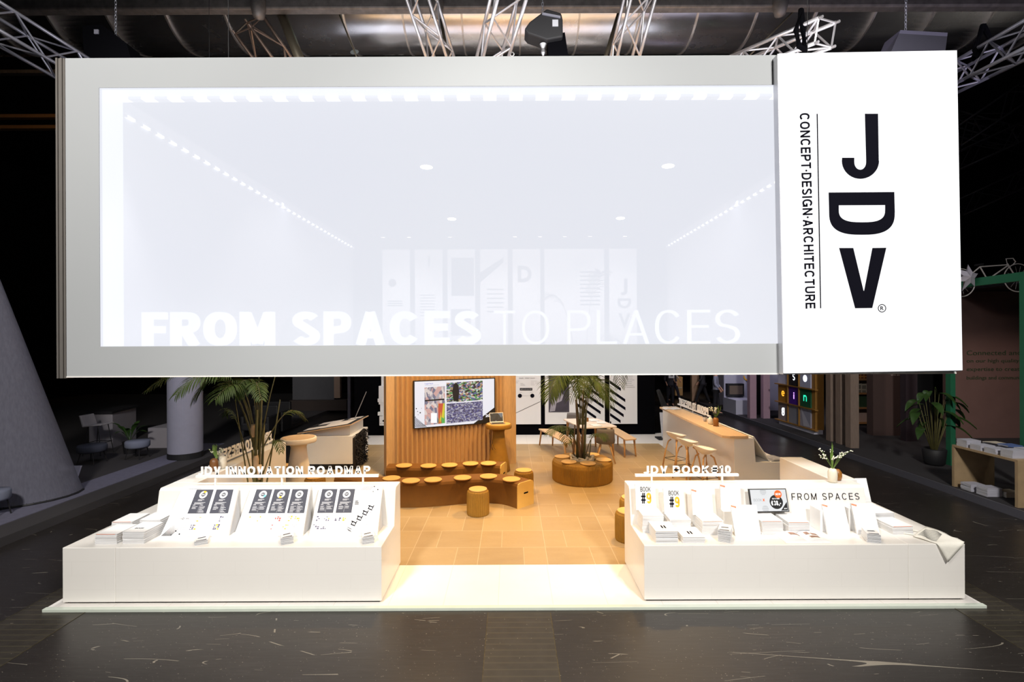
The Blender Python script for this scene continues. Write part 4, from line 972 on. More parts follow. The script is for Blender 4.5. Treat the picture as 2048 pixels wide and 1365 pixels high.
fr(palm2, (508, 900, E_), (470, 720, E_), (380, 665, E_), (318, 765, E_ - .2), .40, n=34, t0=.5, width=.022)
fr(palm2, (514, 900, E_), (512, 770, E_), (500, 725, E_ - .2), (468, 790, E_ - .5), .36, n=26, t0=.42, width=.020)
fr(palm2, (512, 900, E_), (500, 775, E_), (480, 735, E_ - .4), (430, 800, E_ - .8), .36, n=26, t0=.45, width=.018)
fr(palm2, (516, 900, E_), (515, 760, E_), (505, 735, E_ - .5), (523, 800, E_ - .9), .22, n=22, t0=.5, width=.018)
fr(palm2, (520, 900, E_), (535, 790, E_), (560, 720, E_), (585, 640, E_ + .3), .34, n=28, t0=.6)
fr(palm2, (524, 900, E_), (560, 830, E_ + .2), (580, 800, E_ + .3), (612, 840, E_ + .5), .22, n=20, t0=.45, width=.014)
fr(palm2, (516, 900, E_), (520, 760, E_), (520, 680, E_), (500, 600, E_ + .3), .34, n=26, t0=.6)
fr(palm2, (522, 960, E_), (545, 900, E_ - .1), (552, 850, E_ - .2), (562, 905, E_ - .3), .16, n=16, t0=.5, width=.012)
fr(palm2, (506, 960, E_), (480, 850, E_), (462, 800, E_), (452, 830, E_ - .1), .2, n=16, t0=.5, width=.013)
# ring bench around it (only its rear shows over the counter letters)
# ------------------------------------------------------------------ things on the two front counters
def book_mesh(nm, w_, d_, t_, cover, pages, accent=None, seed=0):
    """closed soft-cover book lying flat, spine on the left"""
    r = random.Random(seed); c = .0016
    q = ML()
    q.box(-w_ / 2, w_ / 2, -d_ / 2, d_ / 2, 0, c, 0); q.box(-w_ / 2, w_ / 2, -d_ / 2, d_ / 2, t_ - c, t_, 0)
    q.box(-w_ / 2, -w_ / 2 + c, -d_ / 2, d_ / 2, c, t_ - c, 0)
    q.box(-w_ / 2 + c, w_ / 2 - .002, -d_ / 2 + .002, d_ / 2 - .002, c, t_ - c, 1)
    mts = [cover, pages]
    if accent:
        mts.append(accent); q.box(-w_ / 2 + .01, w_ / 2 - .02, -d_ / 2 - .0006, -d_ / 2, t_ - .004, t_ - .0005, 2)
    return q.build(nm, mts)
def stack(proto_fn, n, x, y, z, th, rz, lab, grp, jit=.004, cat='book', topfn=None):
    """n separate books, each its own object; lab has one %s for its place in the pile"""
    p0 = proto_fn(); out = []
    for i in range(n):
        o = p0 if i == 0 else (topfn() if topfn and i == n - 1 else p0.copy())
        if i and o.name not in COL.objects: COL.objects.link(o)
        o.location = (x + random.uniform(-jit, jit), y + random.uniform(-jit, jit), z + i * (th + .0004)); o.rotation_euler.z = rz + random.uniform(-.02, .02)
        nmb = 'bottom' if i == 0 else ('top' if i == n - 1 else ords[i] + ' from below')
        tag(o, lab % nmb, cat, grp)
    return z + n * (th + .0004)
TH_ = .022
def wb(acc=None): return lambda: book_mesh('white_book', .245, .30, TH_, PAPER, PAGES, acc)
BK = [  # x, y(depth) , n, rotation, label, accent
 (-4.53, 5.74, 5, .0, '%s white book of the front pile near the left counter end', ORANGE),
 (-4.23, 5.75, 6, -.03, '%s book of the pile with printed cover at the left counter', None),
 (-4.70, 6.18, 4, .03, '%s white book of the low rear pile on the left outer shelf', ORANGE),
 (-4.27, 6.06, 7, .0, '%s white book of the curling pile behind, on the left counter', None),
 (1.73, 5.70, 6, -.02, '%s white book of the front pile at the right counter start', None),
 (2.03, 5.70, 3, -.02, '%s book of the low front pile second from the entrance', None),
 (1.66, 6.0, 9, -.01, '%s white book of the rear pile at the right counter start', None),
 (1.98, 5.99, 7, -.01, '%s white book of the rear pile second from the entrance', None),
 (2.33, 5.93, 7, .0, '%s white book of the rear pile third from the entrance', ORANGE),
 (3.02, 5.93, 7, .0, '%s white book of the pile below the price screen', ORANGE),
 (3.34, 5.95, 6, .0, '%s white book of the pile right of the price screen', ORANGE),
 (4.55, 6.25, 6, .05, '%s white book of the rear pile on the right outer shelf', None),
 (4.52, 5.93, 4, .04, '%s white book of the low front pile on the right outer shelf', ORANGE)]
tops = {}
for k, (x, y, n, rz, lb, ac) in enumerate(BK):
    tops[k] = stack(wb(None), n, x, y, SZ + .001, TH_, rz, lb, 'white books piled on the counters', topfn=wb(ac) if ac else None)
def ui(cx, cy, cz, tilt, rz=0):
    """local frame of a thing leaning back: u across, v up along it, n out"""
    u = Vector((math.cos(rz), math.sin(rz), 0)); b_ = Vector((-math.sin(rz), math.cos(rz), 0))
    v = (b_ * math.sin(tilt) + Z * math.cos(tilt)); return Vector((cx, cy, cz)), u, v, u.cross(v)
def leaning_book(label, cx, cy, cz, tilt=.2, rz=0, w_=.245, h_=.30, th=.022, spine=None, nine=False, deco=None):
    o, u, v, n = ui(cx, cy, cz, tilt, rz)
    t = thing('upright_book', label, 'book', o, 'books standing upright on the counters')
    def hx(a0, a1, b0, b1, c0, c1): return [o + u * a + v * b_ + n * c for a, b_, c in ((a0, b0, c1), (a1, b0, c1), (a1, b0, c0), (a0, b0, c0), (a0, b1, c1), (a1, b1, c1), (a1, b1, c0), (a0, b1, c0))]
    MB().hexa(hx(-w_ / 2 + .002, w_ / 2 - .003, .002, h_ - .002, -th + .002, -.002)).build('page_block', PAGES, t)
    q = MB().hexa(hx(-w_ / 2, w_ / 2, 0, h_, -.002, 0)); q.hexa(hx(-w_ / 2, w_ / 2, 0, h_, -th, -th + .002)); q.hexa(hx(-w_ / 2, -w_ / 2 + .002, 0, h_, -th + .002, -.002))
    t0 = t; t = q.build('cover', PAPER, t)
    if spine:
        q = MB(); q.keep = 1
        for i in range(4): q.hexa(hx(-w_ / 2 + .004 + i * .0145, -w_ / 2 + .015 + i * .0145, h_ - .022 - i * .004, h_ - .004 - i * .004, 0, .0012))
        q.build('orange_mark', ORANGE, t)
    if nine:
        g = o + n * .0005
        letters('title_print', 'BOOK', g + u * -.06 + v * .215, u, v, .125, .055, .0012, INK, t, t=.13, gap=.14)
        letters('title_print', '#', g + u * -.055 + v * .075, u, v, .055, .125, .0012, INK, t, t=.14)
        letters('title_print', '9', g + u * .01 + v * .075, u, v, .058, .125, .0012, YELLOW, t, t=.2)
        letters('title_print', 'INNOVATION', g + u * -.045 + v * .045, u, v, .115, .014, .0008, GREYP, t, t=.12)
    return t
leaning_book('upright BOOK #9 with orange nine, leaning at the entrance end', 1.63, 6.04, tops[6], .16, 0, nine=True)
leaning_book('upright BOOK #9 with orange nine, second from the entrance end', 1.97, 6.03, tops[7], .16, 0, nine=True)
leaning_book('plain white upright book with orange tab, third from entrance, on pile', 2.30, 5.99, tops[8], .2, 0, spine=True)
leaning_book('plain white upright book standing low left of the price screen', 2.66, 6.04, SZ + .2, .12, 0, spine=True)
leaning_book('large blank white book leaning in front, below left of the price screen', 2.72, 5.74, SZ + .002, .35, .0, w_=.30, h_=.34, spine=True)
leaning_book('blank white book leaning right of the open book', 3.78, 5.76, SZ + .002, .35, .0, w_=.26, h_=.34, spine=True)
leaning_book('blank white book leaning below the FROM SPACES lettering end', 4.13, 5.78, SZ + .002, .32, .0, w_=.26, h_=.34, spine=True)
leaning_book('white book with orange spots behind the right end of the ledge', 4.60, 6.55, SZ + .12, .3, .05, spine=True)
bl = MB().box(2.54, 2.78, 5.98, 6.09, SZ + .001, SZ + .199); tag(bl.build('book_riser', WHITE), 'low white riser block under the plain book, left of price screen', 'riser')
bl = MB().box(4.48, 4.72, 6.47, 6.66, SZ + .001, SZ + .118); tag(bl.build('book_riser', WHITE), 'low white riser block behind the right end of the ledge', 'riser')
bl = MB().box(3.62, 3.82, 5.86, 6.06, SZ + .001, SZ + .25); tag(bl.build('book_block', PAPER), 'white slip-case block behind the blank leaning book, right of open book', 'book block')
bl = MB().box(3.98, 4.20, 5.90, 6.08, SZ + .001, SZ + .26); tag(bl.build('book_block', PAPER), 'white slip-case block with orange spine below FROM SPACES', 'book block')
# titles on the flat top covers
for k, s_, col in ((4, 'II', INK), (5, 'II', INK), (1, 'BOOK', INK)):
    x, y = BK[k][0], BK[k][1]
    o = letters('cover_print', s_, (x - .03 if k != 1 else x - .06, y - .06, tops[k] + .0002), X, Y, .05 if k != 1 else .1, .08 if k != 1 else .03, .0008, col, None, t=.16)
    tag(o, ['', 'small title print on the top book of the left printed pile', '', '', 'II title print on the front pile at right counter start', 'II title print on the low pile second from the entrance'][k], 'print')
# leaflets
def leaf_proto(): return book_mesh('leaflet', .13, .21, .0085, PAPER, mat('leaflet_edge', (.30, .31, .34), .7, var=.5, scale=4, stretch=(1, 1, 200)), None)
LF = [(-3.50, 5.66, 5, .45, 'first pile on the left counter'), (-2.54, 5.66, 9, .45, 'middle pile on the left counter'), (-1.63, 5.67, 9, .35, 'right pile on the left counter'),
      (2.42, 5.66, 15, -.5, 'pile between the book piles on the right counter'), (4.05, 5.63, 11, -.35, 'pile near the tote bag on the right counter')]
for x, y, n, rz, wh in LF:
    zt = stack(leaf_proto, n, x, y, SZ + .001, .0085, rz - .0, '%s leaflet, ' + wh, 'folded leaflets in small piles', .003, 'leaflet')
    c_, s2 = math.cos(rz), math.sin(rz); q = MB()
    def pp(a, b_): return (x + a * c_ - b_ * s2, y + a * s2 + b_ * c_, zt + .0006)
    q.add([pp(-.04, -.03), pp(.04, -.01), pp(.03, .02), pp(-.04, .0)], [(0, 1, 2, 3)]); q.add([pp(-.05, -.10), pp(.05, -.10), pp(.05, -.07), pp(-.05, -.085)], [(0, 1, 2, 3)])
    tag(q.build('leaflet_print', mat('leaflet_print', (.12, .13, .16), .7)), 'grey printed shapes on the top leaflet, ' + wh, 'print')
# open book
ob = thing('open_book', 'open picture book lying flat in front of the right counter piles', 'book', (3.3, 5.66, SZ + .001))
MB().box(3.04, 3.56, 5.54, 5.79, SZ + .001, SZ + .006).build('cover', PAPER, ob)
def page(sg, nm='page_block'):
    q = MB(); n = 12
    vs = []
    for y_ in (5.545, 5.785):
        for i in range(n + 1):
            f = i / n; vs.append((3.30 + sg * (.002 + f * .25), y_, SZ + .008 + .045 * math.sin(PI * min(1, f * 1.0 + .0)) ** .7 * (1 - .55 * f)))
        for i in range(n + 1): vs.append((3.30 + sg * (.002 + (1 - i / n) * .25), y_, SZ + .006))
    k = 2 * n + 2
    q.add(vs, [tuple(range(k)), tuple(range(2 * k - 1, k - 1, -1))] + [(i, (i + 1) % k, (i + 1) % k + k, i + k) for i in range(k)])
    return q.build(nm, PAPER, ob)
page(-1); page(1)
q = MB(); q.keep = 1
for (a, b_, w2, h2) in ((.05, .14, .05, .07), (.11, .12, .07, .06), (.06, .05, .1, .05), (-.13, .13, .08, .07), (-.05, .12, .04, .06)):
    x0 = 3.30 + a; z0 = lambda f: SZ + .0095 + .045 * math.sin(PI * min(.999, abs(f) / .25)) ** .7 * (1 - .55 * abs(f) / .25)
    vs = []
    for i in range(4):
        xx = a + w2 * i / 3; vs += [(3.3 + xx, 5.545 + b_, z0(xx)), (3.3 + xx, 5.545 + b_ + h2, z0(xx))]
    q.add(vs, [(2 * i, 2 * i + 2, 2 * i + 3, 2 * i + 1) for i in range(3)])
q.build('page_pictures', mat('brown_picture_print', (.35, .22, .17), .7, var=.6, scale=30), ob)
# riser lettering and price screen
v_r = Vector((0, .08, .415)).normalized(); zr = lambda z: 6.11 + (z - SZ) * .08 / .415 - .003
p0 = at(1583, 1000, 6.17); p1 = at(1718, 998, 6.17); z0 = p0.z
o = letters('riser_lettering', 'FROM SPACES', (p0.x, zr(z0), z0), X, v_r, p1.x - p0.x, .078, .003, INK, None, t=.10, gap=.36, space=.6)
tag(o, 'thin black FROM SPACES lettering on the riser of the right counter', 'sign')
ps = thing('price_screen', 'framed price display with black 38 disc leaning on the right counter', 'screen', (3.14, 6.08, SZ + .165))
o, u, v, n = ui(3.13, 6.03, SZ + .175, .28, R(2))
def hx(a0, a1, b0, b1, c0, c1): return [o + u * a + v * b_ + n * c for a, b_, c in ((a0, b0, c1), (a1, b0, c1), (a1, b0, c0), (a0, b0, c0), (a0, b1, c1), (a1, b1, c1), (a1, b1, c0), (a0, b1, c0))]
MB().hexa(hx(-.23, .23, 0, .27, -.03, 0)).build('frame', BLACK, ps)
MB().hexa(hx(-.22, .22, .01, .26, 0, .001)).build('display', emit('price_display', (.80, .83, .86), .72), ps)
ps0 = ps; ps = [k for k in ps.children if k.name.startswith('display')][0]
g = o + n * .0015
MB().disc(g + u * .085 + v * .115, .082, u, v, 32).build('price_disc', emit('price_black', (.01, .01, .01), 1), ps)
MB().disc(g + u * .12 + v * .205 + n * .001, .046, u, v, 28).build('offer_disc', emit('price_orange', (.9, .16, .02), .9), ps)
PW_ = emit('price_white', (.95, .95, .95), .95)
letters('price_text', '\u20ac38,-', g + u * .02 + v * .075 + n * .001, u, v, .12, .055, .001, PW_, ps, t=.24)
letters('price_text', 'BUY IT NOW', g + u * .04 + v * .145 + n * .001, u, v, .09, .015, .001, PW_, ps, t=.2)
letters('offer_text', 'NEW!', g + u * .088 + v * .192 + n * .002, u, v, .065, .025, .001, PW_, ps, t=.18)
letters('title_text', 'BOOK', g + u * -.19 + v * .125, u, v, .10, .03, .001, emit('price_grey', (.42, .43, .45), .8), ps, t=.09)
letters('title_text', 'X', g + u * -.08 + v * .125, u, v, .028, .03, .001, MATS['price_orange'], ps, t=.2)
q = MB(); q.keep = 1; vs = [g + u * .215 + v * .015, g + u * .215 + v * .115, g + u * .13 + v * .015]; q.add(vs, [(0, 2, 1)]); q.build('corner_mark', MATS['price_black'], ps)
letters('corner_text', 'JDV', g + u * .165 + v * .03 + n * .001, u, v, .04, .014, .001, PW_, ps, t=.2)
for cx, cy in ((-.06, .235), (-.06, .035)):
    q = MB()
    for k in range(7):
        yy = -.035 + k * .0115; hw = math.sqrt(max(0, .04 ** 2 - yy * yy)); q.quad(g + u * (cx - hw) + v * max(.012, min(.252, cy + yy)), u, v, hw * 2, .004)
    q.build('striped_disc', MATS['price_grey'], ps)
# roadmap boards on the left counter
def board(label, xb0, xb1, xt0, xt1, cards, y0=5.79, deco=None):
    z0, z1, y1 = SZ + .002, 1.085, 6.165
    t = thing('roadmap_board', label, 'display board', ((xb0 + xb1) / 2, (y0 + y1) / 2, z0), 'slanted roadmap boards')
    MB().prism([(0, 0), (1, 0), (1, 1)], 0, 1, 'x')
    th = .012
    MB().hexa([(xb0, y0, z0), (xb1, y0, z0), (xb1, y0 + .03, z0), (xb0, y0 + .03, z0), (xt0, y1, z1), (xt1, y1, z1), (xt1, y1 + .03, z1), (xt0, y1 + .03, z1)]).build('board', mat('board_white', (.87, .87, .88), .45, var=.01), t)
    MB().hexa([(xb0 + .01, y0 + .031, z0), (xb1 - .01, y0 + .031, z0), (xb1 - .01, 6.09, z0), (xb0 + .01, 6.09, z0), (xt0 + .02, 6.16, 1.03), (xt1 - .02, 6.16, 1.03), (xt1 - .02, 6.164, 1.03), (xt0 + .02, 6.164, 1.03)]).build('wedge_support', mat('shaded_board_side', (.62, .62, .63), .7), t)  # shade on the board's sides is put into this grey
    vv = Vector((0, y1 - y0, z1 - z0)); Hh = vv.length; vv.normalize(); nn = X.cross(vv)
    def bp(a, b_, o=.001):
        f = b_ / Hh; x0 = xb0 + (xt0 - xb0) * f; x1 = xb1 + (xt1 - xb1) * f
        return Vector((x0 + (x1 - x0) * a, y0, z0)) + vv * b_ + nn * o
    rs = random.Random(int(xb0 * 100))
    for (a0, a1, num, seg) in cards:
        q = MB(); q.keep = 1; q.add([bp(a0, .27), bp(a1, .27), bp(a1, .565), bp(a0, .565)], [(0, 1, 2, 3)]); cd_ = q.build('milestone_card', SLATE, t)
        q = MB(); q.keep = 1; cc = bp((a0 + a1) / 2, .50, .002); q.disc(cc, .047, X, vv, 28, r0=.024); q.build('number_ring', PAPER, cd_)
        if seg is not None:
            q = MB(); q.keep = 1; q.disc(cc + nn * .001, .047, X, vv, 8, r0=.024, a0=R(seg[0]), a1=R(seg[0] + 50)); q.build('ring_segment', seg[1], cd_)
        letters('milestone_number', num, cc - X * .014 - vv * .009 + nn * .001, X, vv, .028, .018, .001, PAPER, cd_, t=.26)
        q = MB(); q.keep = 1; W_ = a1 - a0
        for k in range(2): q.quad(bp(a0 + W_ * .3, .435 - k * .012, .0015), X, vv, .075 * (1 - k * .3), .006)
        for k in range(3): q.quad(bp(a0 + W_ * .16, .40 - k * .009, .0015), X, vv, .13 - .02 * k, .0045)
        for cx in (.12, .54):
            q.quad(bp(a0 + W_ * cx, .368, .0015), X, vv, .03, .007)
            for k in range(rs.randint(3, 7)): q.quad(bp(a0 + W_ * (cx + .0), .350 - k * .0115, .0015), X, vv, rs.uniform(.035, .07), .0045)
        q.quad(bp(a0 + W_ * .49, .28, .0015), X, vv, .002, .09)
        q.build('card_text', GREYP if False else mat('card_text_print', (.62, .63, .66), .7), cd_)
        pal = [mat('icon_dark', (.10, .09, .16), .7), mat('icon_grey', (.55, .56, .60), .7), YELLOW, mat('icon_red', (.55, .10, .08), .7), mat('icon_green', (.35, .60, .10), .7), mat('icon_pale', (.72, .73, .76), .7)]
        for r_ in range(2):
            for c_ in range(2):
                q = MB(); q.keep = 1; g0 = bp(a0 + W_ * (.02 + .48 * c_ - .1 * r_), .175 - r_ * .095, .0012)
                for k in range(9):
                    if rs.random() < .75: q.quad(g0 + X * (.024 * (k % 3)) + vv * (.022 * (k // 3)), X, vv, rs.uniform(.010, .024), rs.uniform(.008, .021), rs.choice([0, 0, 1]))
                if q.v:
                    ii = rs.choice([0, 1, 1, 5] if num in ('01', '02', '03', '06', '07') else [2, 3, 5, 1, 4]); q.build('picture_icon', [pal[ii], pal[rs.choice([1, 5, 5, 2])]], t)
    q = MB(); q.keep = 1
    if deco == 'L':
        for k in range(9): a = .012 + k * .016; q.add([bp(max(.012, a - .10), .01 + max(0, (.112 - a) * 1.0) * .9, .0012), bp(a, .01, .0012), bp(a + .012, .01 + 0, .0012), bp(min(a + .17, .02 + k * .012 + .14), .01 + .16 - .006 * k, .0012)], [(0, 1, 2)] if False else [(1, 2, 3)])
        for (a, b_, r_) in ((.20, .065, .008), (.27, .03, .009), (.23, .05, .003), (.155, .02, .006), (.19, .03, .003), (.24, .02, .003)): q.disc(bp(a, b_, .0012), r_, X, vv, 12)
        for k in range(6): q.quad(bp(.10, .50 - k * .045, .0012), X, vv, .13 + .02 * (k % 2), .0015)
        q.quad(bp(.12, .57, .0012), X, vv, .16, .004); q.disc(bp(.235, .21, .0012), .012, X, vv, 14, r0=.008); q.quad(bp(.18, .208, .0012), X, vv, .03, .004); q.quad(bp(.28, .208, .0012), X, vv, .03, .004)
    if deco == 'R':
        for k in range(7): a = .66 + k * .022; q.add([bp(a, .545 + .0 * k, .0012), bp(a + .006, .545, .0012), bp(a + .066, .60, .0012), bp(a + .060, .60, .0012)], [(0, 1, 2, 3)])
        for (a, b_, r_) in ((.87, .595, .008), (.93, .555, .008), (.88, .56, .003), (.86, .53, .006), (.93, .53, .002)): q.disc(bp(a, b_, .0012), r_, X, vv, 12)
        for k in range(14): q.add([bp(.60 + .012 * (k % 5), .37 + .018 * (k // 5), .0012), bp(.609 + .012 * (k % 5), .37 + .018 * (k // 5), .0012), bp(.613 + .012 * (k % 5), .383 + .018 * (k // 5), .0012), bp(.604 + .012 * (k % 5), .383 + .018 * (k // 5), .0012)], [(0, 1, 2, 3)])
        for k in range(4):
            a, b_ = .585 + k * .075, .13 + k * .062
            for (u0, v0, w2, h2) in ((0, 0, .058, .012), (0, .036, .058, .012), (0, 0, .010, .048), (.048, 0, .010, .048)):
                q.quad(bp(a, b_, .0012) + X * u0 + vv * v0, (X - vv * .35).normalized(), (vv + X * .35).normalized(), w2, h2)
        for (u0, v0, w2) in ((-.03, -.012, .055), (-.035, -.03, .055), (-.02, -.045, .05)): q.quad(bp(.585, .11, .0012) + X * u0 + vv * v0, (X - vv * .45).normalized(), vv, w2, .006)
        for k in range(7): q.disc(bp(.80 + .03 * (k % 3), .10 + .035 * k, .0012), .004 if k % 2 else .0025, X, vv, 8)
    if deco == 'M': q.quad(bp(.02, .585, .0012), X, vv, .1, .002)
    if q.v: q.build('board_graphics', INK, t)
    return t
board('slanted white roadmap board with cards 01 and 02, nearest the left end', -4.07, -3.28, -4.05, -3.36, [(.27, .57, '01', (50, YELLOW)), (.62, .92, '02', None)], deco='L')
board('slanted white roadmap board with cards 03, 04 and 05, in the middle', -3.215, -2.42, -3.20, -2.47, [(.10, .365, '03', (-60, mat('ring_teal', (.2, .6, .65), .6))), (.40, .665, '04', (-115, YELLOW)), (.70, .965, '05', None)], deco='M')
board('slanted white roadmap board with cards 06 and 07, nearest the entrance', -2.345, -1.555, -2.36, -1.585, [(.05, .29, '06', None), (.33, .57, '07', None)], deco='R')
q = MB().hexa([(-4.47, 6.16, SZ), (-4.445, 6.12, SZ), (-4.425, 6.14, SZ), (-4.45, 6.18, SZ), (-4.375, 6.56, .98), (-4.35, 6.52, .98), (-4.33, 6.54, .98), (-4.355, 6.58, .98)])
tag(q.build('folded_cover', mat('dark_card', (.03, .035, .045), .6)), 'dark folded card standing at the left end of the counter riser', 'card')
# tote bag over the right front corner
tb = thing('tote_bag', 'cream cotton tote bag with black line print draped over the corner', 'bag', (4.75, 5.7, SZ + .01))
CAN = mat('cotton_canvas', (.80, .78, .70), .9, var=.04, scale=40, bump=.2)
c0, c1, c2, c3 = (4.44, 5.78), (4.62, 5.42), (5.08, 5.47), (4.90, 5.98)
q = MB(); n1, n2 = 14, 12; vs = []
T0 = [Vector((4.42, 5.72)), Vector((4.74, 5.60)), Vector((4.66, 6.02))]
def bagpt(a, b_, th):
    # a along the bag (from handles to hem), b across; folds down over the front edge and the side edge
    p = Vector((4.57, 5.69)).lerp(Vector((4.97, 5.99)), b_) + Vector((.20, -.39)).lerp(Vector((.07, -.43)), b_) * a
    x, y = p.x, p.y; z = SZ + .008 + .004 * math.sin(a * 9 + b_ * 5) + th; fx = fy = 0
    if y < 5.49: dz = 5.49 - y; y = 5.49 - .004 - .10 * dz - th; z = SZ + .010 - dz * 1.0
    if x > 5.0: dx = x - 5.0; x = 5.0 + .012 + th + .12 * dx; z -= dx * .9
    return (x, y, z)
for th in (0, .008):
    for i in range(n1 + 1):
        for j in range(n2 + 1): vs.append(bagpt(i / n1, j / n2, th))
K = (n1 + 1) * (n2 + 1); fs = []
for i in range(n1):
    for j in range(n2):
        a = i * (n2 + 1) + j; fs += [(a, a + 1, a + n2 + 2, a + n2 + 1), (K + a, K + a + n2 + 1, K + a + n2 + 2, K + a + 1)]
edge = [i for i in range(n2 + 1)] + [(i + 1) * (n2 + 1) - 1 for i in range(1, n1 + 1)] + [n1 * (n2 + 1) + j for j in range(n2 - 1, -1, -1)] + [i * (n2 + 1) for i in range(n1 - 1, 0, -1)]
for a, b_ in zip(edge, edge[1:] + edge[:1]): fs.append((a, b_, b_ + K, a + K))
q.add(vs, fs); q.build('bag_body', CAN, tb, smooth=True)
q = MB(); q.keep = 1
for k in range(13):
    b_ = .14 + k * .055; vs = []
    for i in range(9):
        a = .06 + .42 * i / 8; bb = b_ + .05 * math.sin(i * .8 + k * .35)
        vs += [bagpt(a, bb, .0095), bagpt(a, bb + .020, .0095)]
    q.add(vs, [(2 * i, 2 * i + 1, 2 * i + 3, 2 * i + 2) for i in range(8)])
q.build('line_print', INK, tb)
q = MB(); q.tube([(4.62, 5.73, SZ + .012), (4.52, 5.80, SZ + .012), (4.50, 5.87, SZ + .012), (4.60, 5.90, SZ + .012), (4.74, 5.84, SZ + .014)], .009, 6); q.build('handle', CAN, tb)

# ------------------------------------------------------------------ vases
def lathe_thing(q, prof, loc, **k): return q.lathe(prof, loc, 28, **k)
def vase(nm, label, loc, prof, m, grp='vases'):
    o = MB().lathe(prof, tuple(loc), 28).build(nm, m, None, smooth=True); tag(o, label, 'vase', grp); return o
P_TALL = [(.03, 0), (.05, .005), (.055, .08), (.054, .13), (.04, .165), (.022, .175), (.02, .17)]
P_RND = [(.03, 0), (.045, .01), (.052, .05), (.05, .10), (.03, .13), (.02, .14)]
def sprig(label, base, h, seed, spread=.12, blossoms=34, blades=4, lean=.05):
    t = thing('flower_sprig', label, 'flowers', base); r = random.Random(seed); B_ = Vector(base)
    q = MB(); q.keep = 1; g = MB(); f = MB()
    for k in range(7):
        a = r.uniform(0, 6.28); tip = B_ + Vector((math.cos(a) * spread * r.uniform(.5, 1.2), math.sin(a) * spread * .6, h * r.uniform(.45, .8)))
        mid = B_.lerp(tip, .5) + Vector((0, 0, h * .12)); g.tube([B_, mid, tip], .0022, 4)
        for m_ in range(blossoms // 7):
            p = mid.lerp(tip, r.uniform(0, 1)) + Vector((r.uniform(-.018, .018), r.uniform(-.018, .018), r.uniform(-.015, .02))); s_ = r.uniform(.007, .012)
            f.add([p + X * s_, p - X * s_, p + Y * s_, p - Y * s_, p + Z * s_, p - Z * s_], [(0, 2, 4), (2, 1, 4), (1, 3, 4), (3, 0, 4), (2, 0, 5), (1, 2, 5), (3, 1, 5), (0, 3, 5)])
    g.build('stems', LEAF2, t); f.build('blossoms', BLOSSOM, t)
    for k in range(blades):
        a = r.uniform(-.5, .5); tip = B_ + Vector((lean + a * .09, r.uniform(-.03, .03), h * r.uniform(.75, 1.05))); vs = []
        for i in range(7):
            s_ = i / 6; p = B_.lerp(tip, s_) + Vector((math.sin(s_ * 2.4) * lean, 0, 0)); w2 = .011 * math.sin(PI * (s_ * .85 + .12)); vs += [p - X * w2, p + X * w2 + Y * .004]
        q.add(vs, [(2 * i, 2 * i + 1, 2 * i + 3, 2 * i + 2) for i in range(6)])
    q.build('leaf_blades', LEAF2, t); return t
lb1 = fl(427, 938, LZ)
vase('brown_vase', 'dark brown vase on the left side ledge behind JDV letters', (-4.16, 7.0, LZ + .001), P_TALL, BROWNV)
vase('cream_vase', 'cream vase behind the brown one on the left side ledge', (-4.13, 7.16, LZ + .001), P_TALL, CREAMV)
sprig('green fern sprig and tiny flowers in the left ledge vases', (-4.15, 7.05, LZ + .15), .22, 5, lean=-.03, blades=6)
vase('cream_vase', 'ribbed cream vase on the right ledge above FROM SPACES', (4.07, 6.33, LZ + .001), P_TALL, CREAMV)
vase('brown_vase', 'brown teardrop vase right behind the ribbed cream vase', (4.19, 6.42, LZ + .001), P_RND, mat('amber_glaze', (.30, .12, .02), .4))
sprig('white blossom branches in the cream vase on the right ledge', (4.08, 6.34, LZ + .16), .34, 9, spread=.2, blossoms=84, blades=5, lean=-.01)
vase('brown_vase', 'amber brown vase on the oak bar top', (4.12, 10.05, 1.126), P_TALL, MATS['amber_glaze'])
vase('cream_vase', 'cream vase beside the brown vase on the oak bar top', (4.10, 10.28, 1.126), P_RND, CREAMV)
sprig('cream flowers and grass blades in the bar top vase', (4.12, 10.06, 1.28), .32, 12, spread=.14, blossoms=70, blades=4, lean=.04)
cp = thing('coffee_cup', 'paper coffee cup with black lid on the oak bar top', 'cup', (4.12, 10.62, 1.126))
ML().lathe([(.030, 0), (.034, .01), (.043, .10)], seg=24).build('cup_body', mat('patterned_cup', (.55, .50, .47), .7, var=.5, scale=70), cp, smooth=True)
ML().lathe([(.046, .10), (.046, .112), (.04, .118), (.038, .128), (.02, .13)], seg=24).build('lid', BLACK, cp, smooth=True)
mg = thing('magazine', 'open magazine lying at the far end of the oak bar', 'magazine', (4.03, 12.5, 1.126))
for sg in (-1, 1):
    q = ML(); vs = []
    for y_ in (-.15, .15):
        for i in range(7): vs.append((sg * i * .036, y_, .004 + .02 * math.sin(PI * i / 6) ** .8))
        for i in range(6, -1, -1): vs.append((sg * i * .036, y_, .0))
    q.add(vs, [tuple(range(14)), tuple(range(27, 13, -1))] + [(i, (i + 1) % 14, (i + 1) % 14 + 14, i + 14) for i in range(14)]); q.build('pages', mat('printed_page', (.72, .70, .70), .6, var=.25, scale=20), mg)
for k in range(3):
    o = book_mesh('magazine', .24, .32, .012, mat('magazine_cover', (.45, .46, .5), .5, var=.5, scale=14), PAGES); o.location = (4.86, 9.25 + .0 * k, .646 + k * .0125); o.rotation_euler.z = .1 * k
    tag(o, '%s grey magazine on the outer shelf beside the bar end' % ['bottom', 'middle', 'top'][k], 'magazine', 'magazines beside the bar end')

